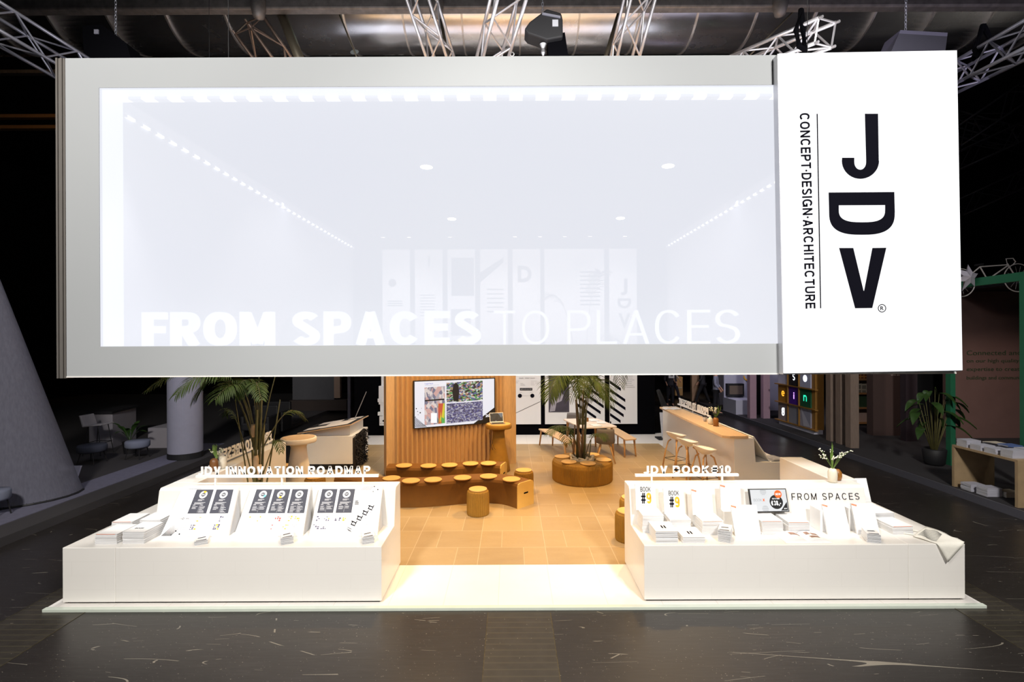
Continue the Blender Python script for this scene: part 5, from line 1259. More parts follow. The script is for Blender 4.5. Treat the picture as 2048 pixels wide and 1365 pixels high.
# ------------------------------------------------------------------ bar stools
def bar_stool():
    t = thing('bar_stool', 'x', 'stool'); n, m_ = 20, 8; vs = []; q = ML()
    def sp(u, a, th):
        r_ = u; x = .22 * r_ * math.cos(a); y = .205 * r_ * math.sin(a)
        z = .70 + .07 * r_ ** 2.2 + (.10 * max(0, r_ * math.cos(a)) ** 2.0) + .03 * abs(r_ * math.sin(a)) ** 2 - th * (1 - .5 * r_); return (x, y, z)
    for th in (0, .03):
        vs.append(sp(0, 0, th))
        for i in range(1, m_ + 1):
            for k in range(n): vs.append(sp(i / m_, 2 * PI * k / n, th))
    K = 1 + m_ * n; fs = []
    for s_ in (0, K):
        for k in range(n): fs.append((s_, s_ + 1 + k, s_ + 1 + (k + 1) % n))
        for i in range(m_ - 1):
            for k in range(n):
                a = s_ + 1 + i * n; fs.append((a + k, a + n + k, a + n + (k + 1) % n, a + (k + 1) % n))
    a = 1 + (m_ - 1) * n
    for k in range(n): fs.append((a + k, a + (k + 1) % n, K + a + (k + 1) % n, K + a + k))
    q.add(vs, fs); q.build('seat', SEATW, t, smooth=True)
    for sx in (-1, 1):
        for sy in (-1, 1):
            ML().tube([(sx * .21, sy * .21, 0), (sx * .155, sy * .155, .45), (sx * .115, sy * .12, .63), (sx * .06, sy * .09, .675)], .016, 8).build('leg', LEGW, t, smooth=True)
    r_ = .175; q = ML(); q.tube([(-r_, -r_, .26), (r_, -r_, .26), (r_, r_, .26), (-r_, r_, .26), (-r_, -r_, .26)], .006, 6); q.build('foot_ring', BLACK, t)
    return t
b0 = bar_stool(); kids = list(b0.children)
for i, (x, y, lb) in enumerate([(3.70, 9.55, 'white shell bar stool on oak legs, nearest of three at the bar'), (3.62, 10.25, 'white shell bar stool on oak legs, middle of three at the bar'), (3.62, 10.95, 'white shell bar stool on oak legs, farthest of three at the bar')]):
    if i == 0: b0.location = (x, y, 0); b0.rotation_euler.z = R(195); b0['label'] = lb; b0['group'] = 'bar stools at the bar counter'
    else: fast_copy(b0, kids, (x, y, 0), R(195 + 6 * i), lb, 'bar stools at the bar counter')

# ------------------------------------------------------------------ table group at the back right
def slab_poly(corners, r):
    out = []; n = len(corners)
    for i in range(n):
        p = Vector(corners[i]); a = (Vector(corners[i - 1]) - p).normalized(); b_ = (Vector(corners[(i + 1) % n]) - p).normalized()
        for k in range(5):
            f = k / 4; out.append(tuple((p + a * r * (1 - f) ** 2 + b_ * r * f ** 2).xy))
    return out
tc = [(1.38, 13.42), (1.72, 12.05), (2.62, 12.2), (2.32, 13.5)]
tt = thing('dining_table', 'large pale table with rounded corners behind the round planter bench', 'table', (2.0, 12.8, 0))
MB().prism(slab_poly([(a, b_) for a, b_ in tc], .12), .715, .745, 'z').build('tabletop', mat('pale_tabletop', (.82, .70, .60), .4, var=.04), tt, bevel=.004)
cx_, cy_ = 2.0, 12.8
for a, b_ in tc:
    d_ = Vector((cx_ - a, cy_ - b_, 0)); p = Vector((a, b_, 0)) + d_ * .22
    MB().tube([p - d_ * .06 + Z * 0, p + Z * .72], .022, 8, r2=.034).build('leg', LEGW, tt, smooth=True)
for lb, cs in (('narrow light oak bench left of the pale table', [(.74, 13.65), (1.12, 13.6), (1.60, 11.95), (1.30, 11.75)]), ('narrow light oak bench right of the pale table', [(2.62, 13.75), (2.92, 13.7), (3.08, 12.2), (2.76, 12.1)])):
    t = thing('oak_bench', lb, 'bench', (sum(c[0] for c in cs) / 4, sum(c[1] for c in cs) / 4, 0), 'oak benches at the pale table')
    MB().prism(slab_poly(cs, .07), .415, .445, 'z').build('seat', OAKX, t, bevel=.004)
    c_ = Vector((sum(c[0] for c in cs) / 4, sum(c[1] for c in cs) / 4, 0))
    for a, b_ in cs:
        p = Vector((a, b_, 0)); dd = (c_ - p); q_ = p + dd * .18
        MB().tube([p + dd * .08, q_ + Z * .42], .018, 8, r2=.026).build('leg', LEGW, t, smooth=True)
def shell_chair(label, loc, rz):
    t = thing('shell_chair', label, 'chair', loc, 'grey shell chairs', rz); q = ML(); n = 10; prof = [(.20, .44), (.12, .425), (-.02, .425), (-.14, .44), (-.20, .50), (-.225, .60), (-.24, .72), (-.25, .80)]
    vs = []
    for off in (0, .014):
        for k, (y, z) in enumerate(prof):
            w2 = .21 if k < 4 else .22 - .008 * (k - 4)
            for i in range(n + 1):
                f = i / n * 2 - 1; cv = abs(f) ** 3
                vs.append((f * w2, y + (cv * .05 if k > 3 else 0) + (off if k > 3 else 0), z + (cv * .035 if k <= 4 else 0) - (off if k <= 3 else 0)))
    K = len(prof) * (n + 1); fs = []
    for s_ in (0, K):
        for k in range(len(prof) - 1):
            for i in range(n): a = s_ + k * (n + 1) + i; fs.append((a, a + 1, a + n + 2, a + n + 1))
    rim = [i for i in range(n + 1)] + [(k + 1) * (n + 1) - 1 for k in range(1, len(prof))] + [(len(prof) - 1) * (n + 1) + i for i in range(n - 1, -1, -1)] + [k * (n + 1) for k in range(len(prof) - 2, 0, -1)]
    for a, b_ in zip(rim, rim[1:] + rim[:1]): fs.append((a, b_, b_ + K, a + K))
    q.add(vs, fs); q.build('shell', SEATG, t, smooth=True)
    for sx in (-1, 1):
        for sy in (-1, 1): ML().tube([(sx * .22, sy * .21, 0), (sx * .10, sy * .10, .415)], .013, 8, r2=.018).build('leg', LEGW, t, smooth=True)
    return t
shell_chair('grey shell chair on oak legs at the near end of the pale table', (2.22, 11.78, 0), R(-8))
shell_chair('grey shell chair on oak legs at the far end of the pale table', (1.75, 13.9, 0), R(170))
q = MB().lathe([(.03, 0), (.035, .01), (.034, .09), (.03, .10)], (1.98, 12.95, .746), 16); tag(q.build('amber_jar', MATS['amber_glaze'], None, smooth=True), 'amber jar standing on the pale table', 'jar')
for k, (x, y, rz) in enumerate(((2.1, 12.35, .2), (2.3, 12.75, -.1), (2.15, 13.1, .3))):
    o = book_mesh('magazine', .22, .3, .014, PAPER, PAGES); o.location = (x, y, .7456); o.rotation_euler.z = rz; tag(o, ['magazine on the near edge of the pale table', 'magazine on the right side of the pale table', 'magazine on the far part of the pale table'][k], 'magazine', 'magazines on the pale table')
# info totem
t = thing('info_totem', 'slim black and white totem with tilted screen beside the back wall', 'stand', (4.42, 14.4, 0))
MB().box(4.2, 4.68, 14.2, 14.6, 0, .03).build('base_plate', BLACK, t)
MB().prism([(4.36, .03), (4.44, .03), (4.50, .75), (4.30, .75)], 14.38, 14.46, 'y').build('pylon', mat('pale_pylon', (.70, .72, .78), .5), t)
MB().hexa([(4.42, 14.3, .72), (4.60, 14.3, .70), (4.60, 14.5, .70), (4.42, 14.5, .72), (4.22, 14.3, 1.38), (4.27, 14.3, 1.42), (4.27, 14.5, 1.42), (4.22, 14.5, 1.38)]).build('screen', BLACK, t)

# ------------------------------------------------------------------ white desk on the left
t = thing('display_desk', 'white box desk with tilted top board, left of the screen wall', 'desk', (-4.15, 11.7, 0))
MB().box(-4.72, -3.55, 11.15, 12.25, 0, .13).build('plinth', BLACK, t)
MB().box(-4.78, -3.52, 11.1, 12.3, .13, .75).build('desk_body', WHITE, t, bevel=.006)
MB().hexa([(-4.6, 11.25, .75), (-3.62, 11.25, .75), (-3.62, 12.25, .75), (-4.6, 12.25, .75), (-4.6, 11.25, .80), (-3.62, 11.25, .97), (-3.62, 12.25, .97), (-4.6, 12.25, .80)]).build('wedge_support', WHITE, t)
def tl_(x, y, dz=0): return (x, y, .815 + (x + 4.72) * .16 + dz)
MB().hexa([tl_(-4.72, 11.05), tl_(-3.52, 11.05), tl_(-3.50, 12.3), tl_(-4.74, 12.3), tl_(-4.72, 11.05, .02), tl_(-3.52, 11.05, .02), tl_(-3.50, 12.3, .02), tl_(-4.74, 12.3, .02)]).build('tilted_board', OAKX, t)
MB().hexa([tl_(-4.71, 11.06, .021), tl_(-3.54, 11.06, .021), tl_(-3.52, 12.28, .021), tl_(-4.72, 12.28, .021), tl_(-4.71, 11.06, .024), tl_(-3.54, 11.06, .024), tl_(-3.52, 12.28, .024), tl_(-4.72, 12.28, .024)]).build('black_mat', BLACK, t)
for k, (x, y, w2, d2, lb) in enumerate(((-4.45, 11.35, .4, .3, 'white sheet at the near left of the tilted desk board'), (-3.95, 11.5, .6, .7, 'large white sheet in the middle of the tilted desk board'), (-4.3, 12.0, .5, .35, 'white sheet at the far side of the tilted desk board'), (-3.75, 12.1, .3, .25, 'small white sheet at the far right of the tilted desk board'))):
    q = MB().hexa([tl_(x - w2 / 2, y - d2 / 2, .025), tl_(x + w2 / 2, y - d2 / 2, .025), tl_(x + w2 / 2, y + d2 / 2, .025), tl_(x - w2 / 2, y + d2 / 2, .025), tl_(x - w2 / 2, y - d2 / 2, .032), tl_(x + w2 / 2, y - d2 / 2, .032), tl_(x + w2 / 2, y + d2 / 2, .032), tl_(x - w2 / 2, y + d2 / 2, .032)])
    tag(q.build('paper_sheet', mat('warm_sheet', (.78, .70, .62), .7)), lb, 'sheet', 'sheets on the tilted desk board')
rs = random.Random(4); q = MB(); q.keep = 1
t = thing('moss_hanging', 'ragged black moss-like hanging on the right side of the white desk', 'decoration', (-3.48, 11.6, .02))
q.hexa([(-3.515, 11.12, .03), (-3.46, 11.12, .03), (-3.46, 11.9, .03), (-3.515, 11.9, .03), (-3.515, 11.12, .70), (-3.47, 11.12, .70), (-3.47, 11.9, .78), (-3.515, 11.9, .78)])
for k in range(420):
    p = Vector((-3.47 + rs.uniform(0, .06), 11.12 + rs.random() * .82, .03 + rs.random() * .74)); a = Vector((rs.uniform(.3, 1), rs.uniform(-1, 1), rs.uniform(-1, 1))).normalized() * rs.uniform(.03, .09); b_ = a.cross(Z).normalized() * .02
    q.add([p - b_, p + b_, p + a, p + b_.cross(a).normalized() * .02], [(0, 1, 2), (1, 3, 2), (3, 0, 2)])
q.build('moss', mat('black_moss', (.012, .008, .006), .9), t)
q = MB().tube([(-3.72, 11.9, 1.0), (-3.45, 11.95, 1.65)], .009, 6); tag(q.build('thin_rod', GREYP), 'thin slanted grey rod rising from the tilted desk board', 'rod')
q = MB().box(-5.86, -5.76, 17.95, 18.05, -.03, 6.5); tag(q.build('white_pole', mat('lilac_pole', (.50, .46, .55), .6)), 'slender pale pole far behind the white desk', 'pole')
# ------------------------------------------------------------------ lamps, trusses and ducts overhead
def lamp(label, loc, aim, size=.09, strength=26, col=(1, .93, .82), grp='spotlights in the ring'):
    t = thing('spotlight', label, 'spotlight', loc, grp)
    d_ = (Vector(aim) - Vector(loc)).normalized(); a = Vector(loc)
    MB().tube([a - d_ * .22, a - d_ * .18, a], size * .75, 16, r2=size).build('housing', BLACK, t, smooth=False)
    u = d_.cross(Y if abs(d_.y) < .9 else X).normalized(); v = d_.cross(u)
    q = MB(); q.keep = 1; q.disc(a + d_ * .004, size * .85, u, v, 20); q.build('lens', emit('lamp_lens', col, strength), t)
    MB().tube([a - d_ * .12 + Z * 0, a - d_ * .12 + Z * .28], .012, 6).build('bracket', BLACK, t)
    return t
lamp('spotlight seen glowing through the gauze, upper left of four', (-1.5, 9.0, 6.0), (-1.5, 8.9, 0), .13, 34)
lamp('spotlight seen glowing through the gauze, upper right of four', (2.85, 9.0, 6.0), (2.6, 8.9, 0), .13, 34)
lamp('spotlight seen glowing through the gauze, lower left of four', (-1.5, 12.9, 6.0), (-1.5, 12.4, 0), .13, 34)
lamp('spotlight seen glowing through the gauze, lower right of four', (2.85, 12.9, 6.0), (2.6, 12.4, 0), .13, 34)
for k, px_ in enumerate((766, 818, 900, 1030, 1080, 1130, 1180, 1250)):
    p = at(px_, 474, 14.2)
    lamp('small spotlight above the back wall posters, %s from the left' % ords[k], (p.x, 14.2, 5.8), (p.x, 15.1, 2.5), .06, 20 if k in (0, 1, 3, 4) else 3, grp='small spotlights above the posters')
def truss(label, p0, p1, w_=.32, m_=None, r=.024, bay=None, grp=None, roll=0.0, chain=False):
    m_ = m_ or TRUSSM; r *= 1.12; p0, p1 = Vector(p0), Vector(p1); d_ = (p1 - p0); L_ = d_.length; d_.normalize()
    t = thing('lighting_truss', label, 'truss', (p0 + p1) / 2, grp)
    s0 = d_.cross(Z).normalized(); u0 = s0.cross(d_).normalized()
    s_ = s0 * math.cos(roll) + u0 * math.sin(roll); u_ = u0 * math.cos(roll) - s0 * math.sin(roll)
    cs = [s_ * a * w_ / 2 + u_ * b_ * w_ / 2 for a, b_ in ((-1, -1), (1, -1), (1, 1), (-1, 1))]
    for c in cs: MB().tube([p0 + c, p1 + c], r, 8).build('chord', m_, t, smooth=True)
    bay = bay or w_ * 1.05; n = max(1, int(L_ / bay)); q = MB()
    for k in range(4):
        a, b_ = cs[k], cs[(k + 1) % 4]
        pts = []
        for i in range(n + 1): pts.append(p0 + d_ * (L_ * i / n) + (a if (i + k) % 2 else b_))
        for i in range(n): q.tube([pts[i], pts[i + 1]], r * .52, 6)
        q.tube([p0 + a, p0 + b_], r * .5, 5); q.tube([p1 + a, p1 + b_], r * .5, 5)
        q.tube([p0 + a - d_ * .06, p0 + a], r * .7, 6); q.tube([p1 + a, p1 + a + d_ * .06], r * .7, 6)
    q.build('lattice', m_, t)
    return t
TRB = mat('truss_aluminium_bluish', (.42, .42, .50), .4, .75); TRD = mat('truss_brownish', (.30, .22, .18), .45, .75); TRK = mat('truss_black', (.05, .05, .06), .5, .3)
truss('silver truss entering at the top left corner towards the fascia', at(-70, 8, 5.8), at(235, 190, 7.6), .34, TRB, r=.020)
truss('short brownish truss end above the left half of the fascia', at(498, 50, 9.0), at(580, 165, 9.8), .42, TRD)
truss('silver truss rising left of centre above the fascia', at(832, -40, 7.4), at(895, 160, 8.6), .34)
truss('silver truss rising at centre, left of the black hoist', at(1026, -40, 6.6), at(972, 160, 8.2), .38)
truss('silver truss rising right of the black hoist', at(1288, -40, 7.2), at(1238, 160, 8.4), .36)
truss('bright silver truss with its open end near the sign panel', at(1650, 66, 6.6), at(1440, 150, 8.4), .30)
truss('silver truss entering behind the top right of the sign panel', at(2090, 60, 6.2), at(1880, 172, 8.4), .34, TRB)
for k, (a, b_) in enumerate((((1900, 285), (2100, 150)), ((1900, 330), (2120, 230)), ((1910, 420), (2110, 330)), ((1890, 240), (2110, 300)))):
    truss('dark far truss in the hall right of the sign panel, %s from the top' % ords[k], at(a[0], a[1], 20 + k), at(b_[0], b_[1], 19 + k), .7, TRK, r=.04, grp='dark far trusses')
def duct_mat():
    m, n, l, p = nt('polished_duct_metal'); b = NB(m); v, x, y, z = b.pos('world')
    no = b.noise(v, 1.2, 4, .6, (.25, 2, 2)); l.new(b.mix(no, (.55, .54, .55, 1), (.80, .79, .80, 1)), p.inputs['Base Color'])
    p.inputs['Metallic'].default_value = .92; l.new(b.m('ADD', b.m('MULTIPLY', b.noise(v, 2.0, 3), .25), .12), p.inputs['Roughness'])
    l.new(b.bump(b.noise(v, .8, 3, .5, (.4, 1.5, 1.5)), .35, .05), p.inputs['Normal']); return m
DM = duct_mat()
def xcyl(q, x0, x1, y, z, r, seg=40):
    vs = []; fs = []
    for i in range(seg):
        a = 2 * PI * i / seg; vs += [(x0, y + r * math.cos(a), z + r * math.sin(a)), (x1, y + r * math.cos(a), z + r * math.sin(a))]
    for i in range(seg): j = (i + 1) % seg; fs.append((2 * i, 2 * j, 2 * j + 1, 2 * i + 1))
    fs += [tuple(2 * i for i in range(seg)), tuple(2 * i + 1 for i in range(seg - 1, -1, -1))]
    q.add(vs, fs); return q
dc = thing('air_duct', 'huge round polished air duct running across above the fascia', 'duct', (0, 11.0, 9.2))
xcyl(MB(), -16, 16, 11.0, 10.3, 1.0, 64).build('duct_tube', DM, dc, smooth=True)
for k in range(22):
    xx = -13.2 + k * 1.22; q = MB(); xcyl(q, xx, xx + .035, 11.0, 10.3, 1.012, 64); q.build('band', mat('duct_band', (.50, .47, .44), .35, .8), dc)
dc2 = thing('air_duct', 'second dull duct high behind the first one', 'duct', (0, 15, 14)); xcyl(MB(), -16, 16, 14.8, 14.0, .8, 40).build('duct_tube', mat('dull_duct', (.30, .27, .27), .4, .8), dc2, smooth=True)
bm_ = thing('steel_beam', 'galvanised steel beam crossing the very top of the view', 'beam', (0, 8.7, 8.6))
MB().box(-12, 12, 8.6, 8.78, 8.60, 9.05).build('beam', STEELM, bm_, bevel=.03)
for xx in (-4.3, -1.25, 4.65): MB().lathe([(.02, -.22), (.09, -.18), (.12, -.05), (.12, .1), (.06, .2)], (xx, 8.58, 8.62), 14).build('joint_clamp', STEELM, bm_, smooth=True)
POLE = mat('olive_steel', (.14, .12, .085), .5, .5)
for lb, a, b_, r_ in (('thick dark brace pole slanting above the left half', (560, 20, 8.9), (612, 150, 8.6), .085), ('thinner brace pole beside the left centre truss', (880, 30, 8.9), (902, 150, 8.6), .03), ('olive brace pole left of the right truss', (1238, 25, 8.9), (1200, 150, 8.6), .035), ('thin rod with round washer left of centre', (668, 2, 8.98), (728, 150, 8.8), .014), ('thin slanting rod above the right part', (1600, 10, 8.9), (1500, 110, 8.8), .015)):
    tag(MB().tube([at(*a), at(*b_)], r_, 10).build('brace_pole', POLE, None, smooth=True), lb, 'pole', 'brace poles under the duct')
q = MB(); q.disc(at(709, 104, 8.87), .075, X, Vector((0, .5, .87)), 20, t=0); tag(q.build('round_washer', SILVER), 'small round metal disc on the thin rod', 'disc')
def chain(a, b_, label, parent=None):
    a, b_ = Vector(a), Vector(b_); L_ = (b_ - a).length; n = int(L_ / .05); q = MB()
    for i in range(n):
        c = a.lerp(b_, (i + .5) / n); u = X if i % 2 else Y; pts = [c + u * .014 * math.cos(2 * PI * k / 8) + Z * .032 * math.sin(2 * PI * k / 8) for k in range(9)]
        q.tube(pts, .005, 4)
    o = q.build('chain', mat('chain_steel', (.35, .36, .40), .4, .7), parent)
    if parent is None: tag(o, label, 'chain')
    return o
h = thing('chain_hoist', 'large angular black chain hoist hanging above centre', 'hoist', at(1085, 90, 7.0))
c = at(1086, 62, 7.0)
MB().prism([(-.29, -.05), (-.24, -.11), (.02, -.20), (.24, -.16), (.24, .08), (.22, .17), (.02, .23), (-.22, .05)], 6.88, 7.14, 'y').build('motor_body', BLACK, h, bevel=.02).location = (0, 0, 0)
o = h.children[0]; o.location = (c.x - h.location.x, 0, c.z - .2 - h.location.z)
MB().box(c.x + .12, c.x + .20, 6.86, 6.875, c.z - .02, c.z + .07).build('rating_label', mat('label_grey', (.55, .56, .60), .5), h)
MB().prism([(c.x - .02, c.z + .14), (c.x + .23, c.z + .09), (c.x + .23, c.z + .115), (c.x - .02, c.z + .165)], 6.85, 6.87, 'y').build('name_strip', mat('strip_grey', (.25, .25, .3), .5), h)
MB().prism([(c.x + .05, c.z - .1), (c.x + .30, c.z - .05), (c.x + .42, c.z - .9), (c.x + .12, c.z - .9)], 6.95, 7.15, 'y').build('chain_bag', BCLOTH, h)
MB().lathe([(.012, 0), (.03, .04), (.02, .1), (.05, .16)], (c.x, 6.98, c.z - .36), 12).build('hook', SILVER, h)
chain(c + Vector((.0, .0, .2)), c + Vector((-.02, 0, 1.2)), '', h)
q = MB(); q.tube([at(1024 + 4 * math.cos(2 * PI * k / 16), 108.5 + 4 * math.sin(2 * PI * k / 16), 5.52) for k in range(17)], .006, 5); tag(q.build('steel_ring', TRUSSM), 'tiny steel ring just above the fascia near the centre', 'ring')
h = thing('chain_hoist', 'dark chain hoist in shadow above the left part of the fascia', 'hoist', at(215, 100, 7.2)); c = at(215, 88, 7.2)
MB().prism([(c.x - .28, c.z + .2), (c.x + .0, c.z + .22), (c.x + .35, c.z - .05), (c.x + .42, c.z - .3), (c.x - .25, c.z - .3)], 7.1, 7.35, 'y').build('motor_body', BCLOTH, h)
chain((c.x + .12, 7.2, c.z + .1), (c.x + .12, 7.2, c.z + 1.2), '', h)
MB().box(c.x - .1, c.x - .04, 7.085, 7.1, c.z + .08, c.z + .14).build('rating_label', MATS['strip_grey'], h)
h = thing('chain_hoist', 'bluish hoist hanging above the sign panel', 'hoist', at(1825, 100, 7.2)); c = at(1825, 88, 7.2)
BL_ = mat('blue_grey_case', (.07, .068, .10), .5)
MB().prism([(c.x - .40, c.z - .2), (c.x - .25, c.z + .14), (c.x + .42, c.z + .10), (c.x + .38, c.z - .2)], 7.1, 7.4, 'y').build('motor_body', BL_, h)
chain((c.x - .1, 7.2, c.z + .14), (c.x - .08, 7.2, c.z + 1.2), '', h)
for lb, pts in (('black sling strap looped around the bright truss end', [(1602, 20, 6.7), (1592, 60, 6.6), (1598, 92, 6.6), (1610, 100, 6.6), (1606, 60, 6.75), (1602, 20, 6.7)]), ('black sling strap on the right truss behind the sign panel', [(1966, 50, 7.2), (1950, 100, 7.2), (1946, 118, 7.1), (1975, 90, 7.3), (1985, 88, 7.2), (1966, 50, 7.2)])):
    tag(MB().tube([at(*p) for p in pts], .035, 8).build('sling_strap', BCLOTH), lb, 'strap', 'sling straps')
hl = thing('hall_lamp', 'bright round hall lamp at the top edge left of centre', 'lamp', at(687, 2, 9.5)); p = at(687, -12, 9.5)
MB().lathe([(.0, -.08), (.14, -.07), (.19, 0)], tuple(p), 24).build('glass', emit('cool_lamp_glass', (.75, 1, .95), 5), hl, smooth=True)
MB().lathe([(.20, 0), (.18, .12), (.08, .25)], tuple(p), 24).build('reflector', BLACK, hl, smooth=True)
hl = thing('hall_lamp', 'warm hall lamp at the top edge above the sign panel', 'lamp', at(1655, 0, 9.5)); p = at(1655, -16, 9.5)
MB().lathe([(.0, -.08), (.16, -.07), (.22, 0)], tuple(p), 24).build('glass', emit('warm_lamp_glass', (1, .8, .6), 5), hl, smooth=True)
MB().lathe([(.23, 0), (.2, .12), (.08, .25)], tuple(p), 24).build('reflector', BLACK, hl, smooth=True)
for k, (yy, zz_) in enumerate(((9.0, 6.30), (12.9, 6.30), (14.17, 6.10))):
    q = MB().tube([(-4.8, yy, zz_), (4.8, yy, zz_)], .016, 8)
    for sx in (-4.8, 4.8): q.tube([(sx, yy, 5.84), (sx, yy, zz_)], .02, 8)
    tag(q.build('lamp_rail', BLACK), ['thin metal rail over the ring carrying the front pair of spotlights', 'thin metal rail over the ring carrying the rear pair of spotlights', 'thin metal rail before the back wall carrying small spotlights'][k], 'rail', 'lamp rails over the ring')
# hangers carrying the ring
for k, (x, y, z0, z1) in enumerate(((-4.8, 8.0, 5.85, 9.0), (-4.8, 13.5, 5.85, 9.0), (4.8, 8.0, 5.85, 9.0), (4.8, 13.5, 5.85, 9.0), (-3.2, 5.7, 5.9, 9.0), (3.4, 5.7, 5.9, 9.0))):
    tag(MB().tube([(x, y, z0 - .03), (x, y, z1)], .004, 6).build('hanger_cable', BLACK), ['thin steel cable on the left ring wall, front one', 'thin steel cable on the left ring wall, rear one', 'thin steel cable on the right ring wall, front one', 'thin steel cable on the right ring wall, rear one', 'thin steel cable behind the left part of the front fascia', 'thin steel cable behind the right part of the front fascia'][k], 'cable', 'steel cables holding the ring')
# far left lit lines as beams, their warm light put into the colour
WB = mat('warm_lit_beam', (.22, .12, .05), .6)
for lb, y_, m_ in (('far warm lit beam on the left, upper one', 232, WB), ('far warm lit beam on the left, lower one', 254, WB), ('far grey beam behind the left side', 143, STEELM)):
    a, b_ = at(-60, y_, 18), at(118, y_, 18); tag(MB().box(a.x, b_.x + .5, 18, 18.2, a.z - .06, a.z + .06).build('hall_beam', m_), lb, 'beam', 'far hall beams')
light('hall_far_lamp', 'SPOT', (-14, 14, 12.5), (-17, 18, 10.5), 120, (1, .6, .3), .3, spot=70)

# ------------------------------------------------------------------ neighbouring stand on the right
struct(MB().box(8.2, 22, 5, 26, -.03, .1).build('floor_right_stand', CARPET))
struct(MB().box(8.17, 8.2, 5, 26, -.03, .105).build('trim_right_stand', mat('grey_edge', (.10, .10, .12), .4)))
lw = thing('letter_shelf', 'illuminated shelf wall of coloured boxes with letters in the right stand', 'shelf', (8.9, 15.6, .1))
AMB = mat('amber_wood', (.34, .17, .035), .5, var=.15)
ys_ = [16.4, 15.78, 15.17, 14.6]; zs_ = [.22, .81, 1.39, 1.97, 2.55]
MB().box(8.80, 9.05, 14.45, 16.45, .22, 2.6).build('carcass', AMB, lw)
MB().box(8.74, 9.0, 14.42, 16.3, .1, .215).build('plinth', mat('lilac_white', (.60, .60, .70), .6), lw)
for z_ in zs_: MB().box(8.70, 8.80, 14.30, 16.5, z_ - .015, z_ + .015).build('shelf_board', AMB, lw)
for y_ in ys_[1:3]: MB().box(8.72, 8.80, y_ - .012, y_ + .012, .22, 2.6).build('divider', AMB, lw)
cells = {(0, 0): ('g', (.34, .28, .27), 'white'), (0, 1): (None, (.30, .31, .37), None), (0, 2): ('tri', (.36, .36, .46), None), (1, 0): ('e', (.42, .19, .01), 'amber'), (1, 1): ('i', (.07, .01, .33), 'violet'), (1, 2): ('n', (.01, .11, .05), 'teal'),
         (2, 0): (None, (.55, .56, .72), None), (2, 1): ('s', (.02, .02, .03), 'white'), (2, 2): ('o', (.50, .55, .78), 'white'), (3, 0): (None, (.4, .4, .5), None), (3, 1): (None, (.1, .1, .1), None), (3, 2): (None, (.5, .5, .6), None)}
ecol = {'white': ((.9, .95, 1), 2.4), 'amber': ((1, .42, .03), 1.6), 'violet': ((.75, .35, 1), 2.2), 'teal': ((.03, .85, .48), 1.3)}
def small_glyph(ch, q, o, u, v):
    n = u.cross(v)
    def ring(cx, cy, r1, r0, a0=0, a1=360): q.disc(o + u * cx + v * cy, r1, u, v, 20, r0=r0, a0=R(a0), a1=R(a1))
    if ch == 'o': ring(0, 0, .10, .0)
    if ch == 'e': ring(0, 0, .09, .045, 0, 320); q.quad(o + u * -.06 - v * .012, u, v, .14, .026)
    if ch == 'g': ring(0, .05, .08, .03); ring(0, -.05, .08, .035); q.quad(o + u * .04 - v * .06, u, v, .04, .19)
    if ch == 's': ring(0, .045, .06, .032, 30, 270); ring(0, -.045, .06, .032, -150, 90)
    if ch == 'i': q.quad(o + u * -.02 - v * .10, u, v, .04, .14); q.quad(o + u * -.02 + v * .06, u, v, .04, .04)
    if ch == 'n': ring(0, 0, .085, .045, 0, 180); q.quad(o + u * -.085 - v * .10, u, v, .04, .18); q.quad(o + u * .045 - v * .10, u, v, .04, .10)
for (r_, c_), (ch, col, gl) in cells.items():
    y1, y0 = ys_[c_] - .02, ys_[c_ + 1] + .02; z0, z1 = zs_[r_] + .02, zs_[r_ + 1] - .02
    bx = MB().box(8.765, 8.80, y0, y1, z0, z1).build('box_front', mat('box_%d_%d' % (r_, c_), col, .6), lw)
    cy, cz = (y0 + y1) / 2, (z0 + z1) / 2; o_ = Vector((8.760, cy, cz))
    q = MB(); q.keep = 1
    if ch == 'tri': q.add([(8.76, y1 - .05, z1), (8.76, y1 - .18, z0 + .02), (8.76, y0, z0 + .03)], [(0, 1, 2)]); q.build('pale_triangle', MATS['lilac_white'], bx)
    elif ch: small_glyph(ch, q, o_, -Y, Z); c2, st = ecol[gl]; q.build('glowing_letter', emit('glow_' + gl, c2, st), bx)
for k, (a, b_, yy) in enumerate(((1661, 1678, 13.45), (1681, 1697, 13.05), (1701, 1722, 12.6))):
    p0, p1 = at(a, 800, yy), at(b_, 800, yy)
    t = thing('wooden_post', 'tall wooden slat post in the right stand, %s from the letter shelf' % ords[k], 'post', ((p0.x + p1.x) / 2, yy, .1), 'wooden slat posts')
    MB().box(p0.x, p0.x + (p1.x - p0.x) * .8, yy, yy + .20, .1, 3.3).build('post', mat('grey_wood', (.27, .20, .16), .7, var=.25, scale=5, stretch=(10, 10, 1)), t)
p0, p1 = at(1716, 800, 15.9), at(1746, 800, 15.9)
t = thing('sample_shelf', 'narrow shelf with patterned tiles between post and dark wall', 'shelf', ((p0.x + p1.x) / 2, 15.9, .1))
MB().box(p0.x - .05, p1.x + .3, 16.2, 16.25, .1, 3.0).build('back_panel', mat('sand_back', (.30, .23, .20), .8), t)
def pat(name, a, b_, sc):
    m, n, l, p = nt(name); b = NB(m); v = b.pos()[0]; vo = n.new('ShaderNodeTexVoronoi'); vo.feature = 'DISTANCE_TO_EDGE'; vo.inputs['Scale'].default_value = sc; vo.inputs['Randomness'].default_value = .15
    l.new(v, vo.inputs['Vector']); l.new(b.mix(b.m('LESS_THAN', vo.outputs['Distance'], .12), c4(a), c4(b_)), p.inputs['Base Color']); p.inputs['Roughness'].default_value = .7; return m
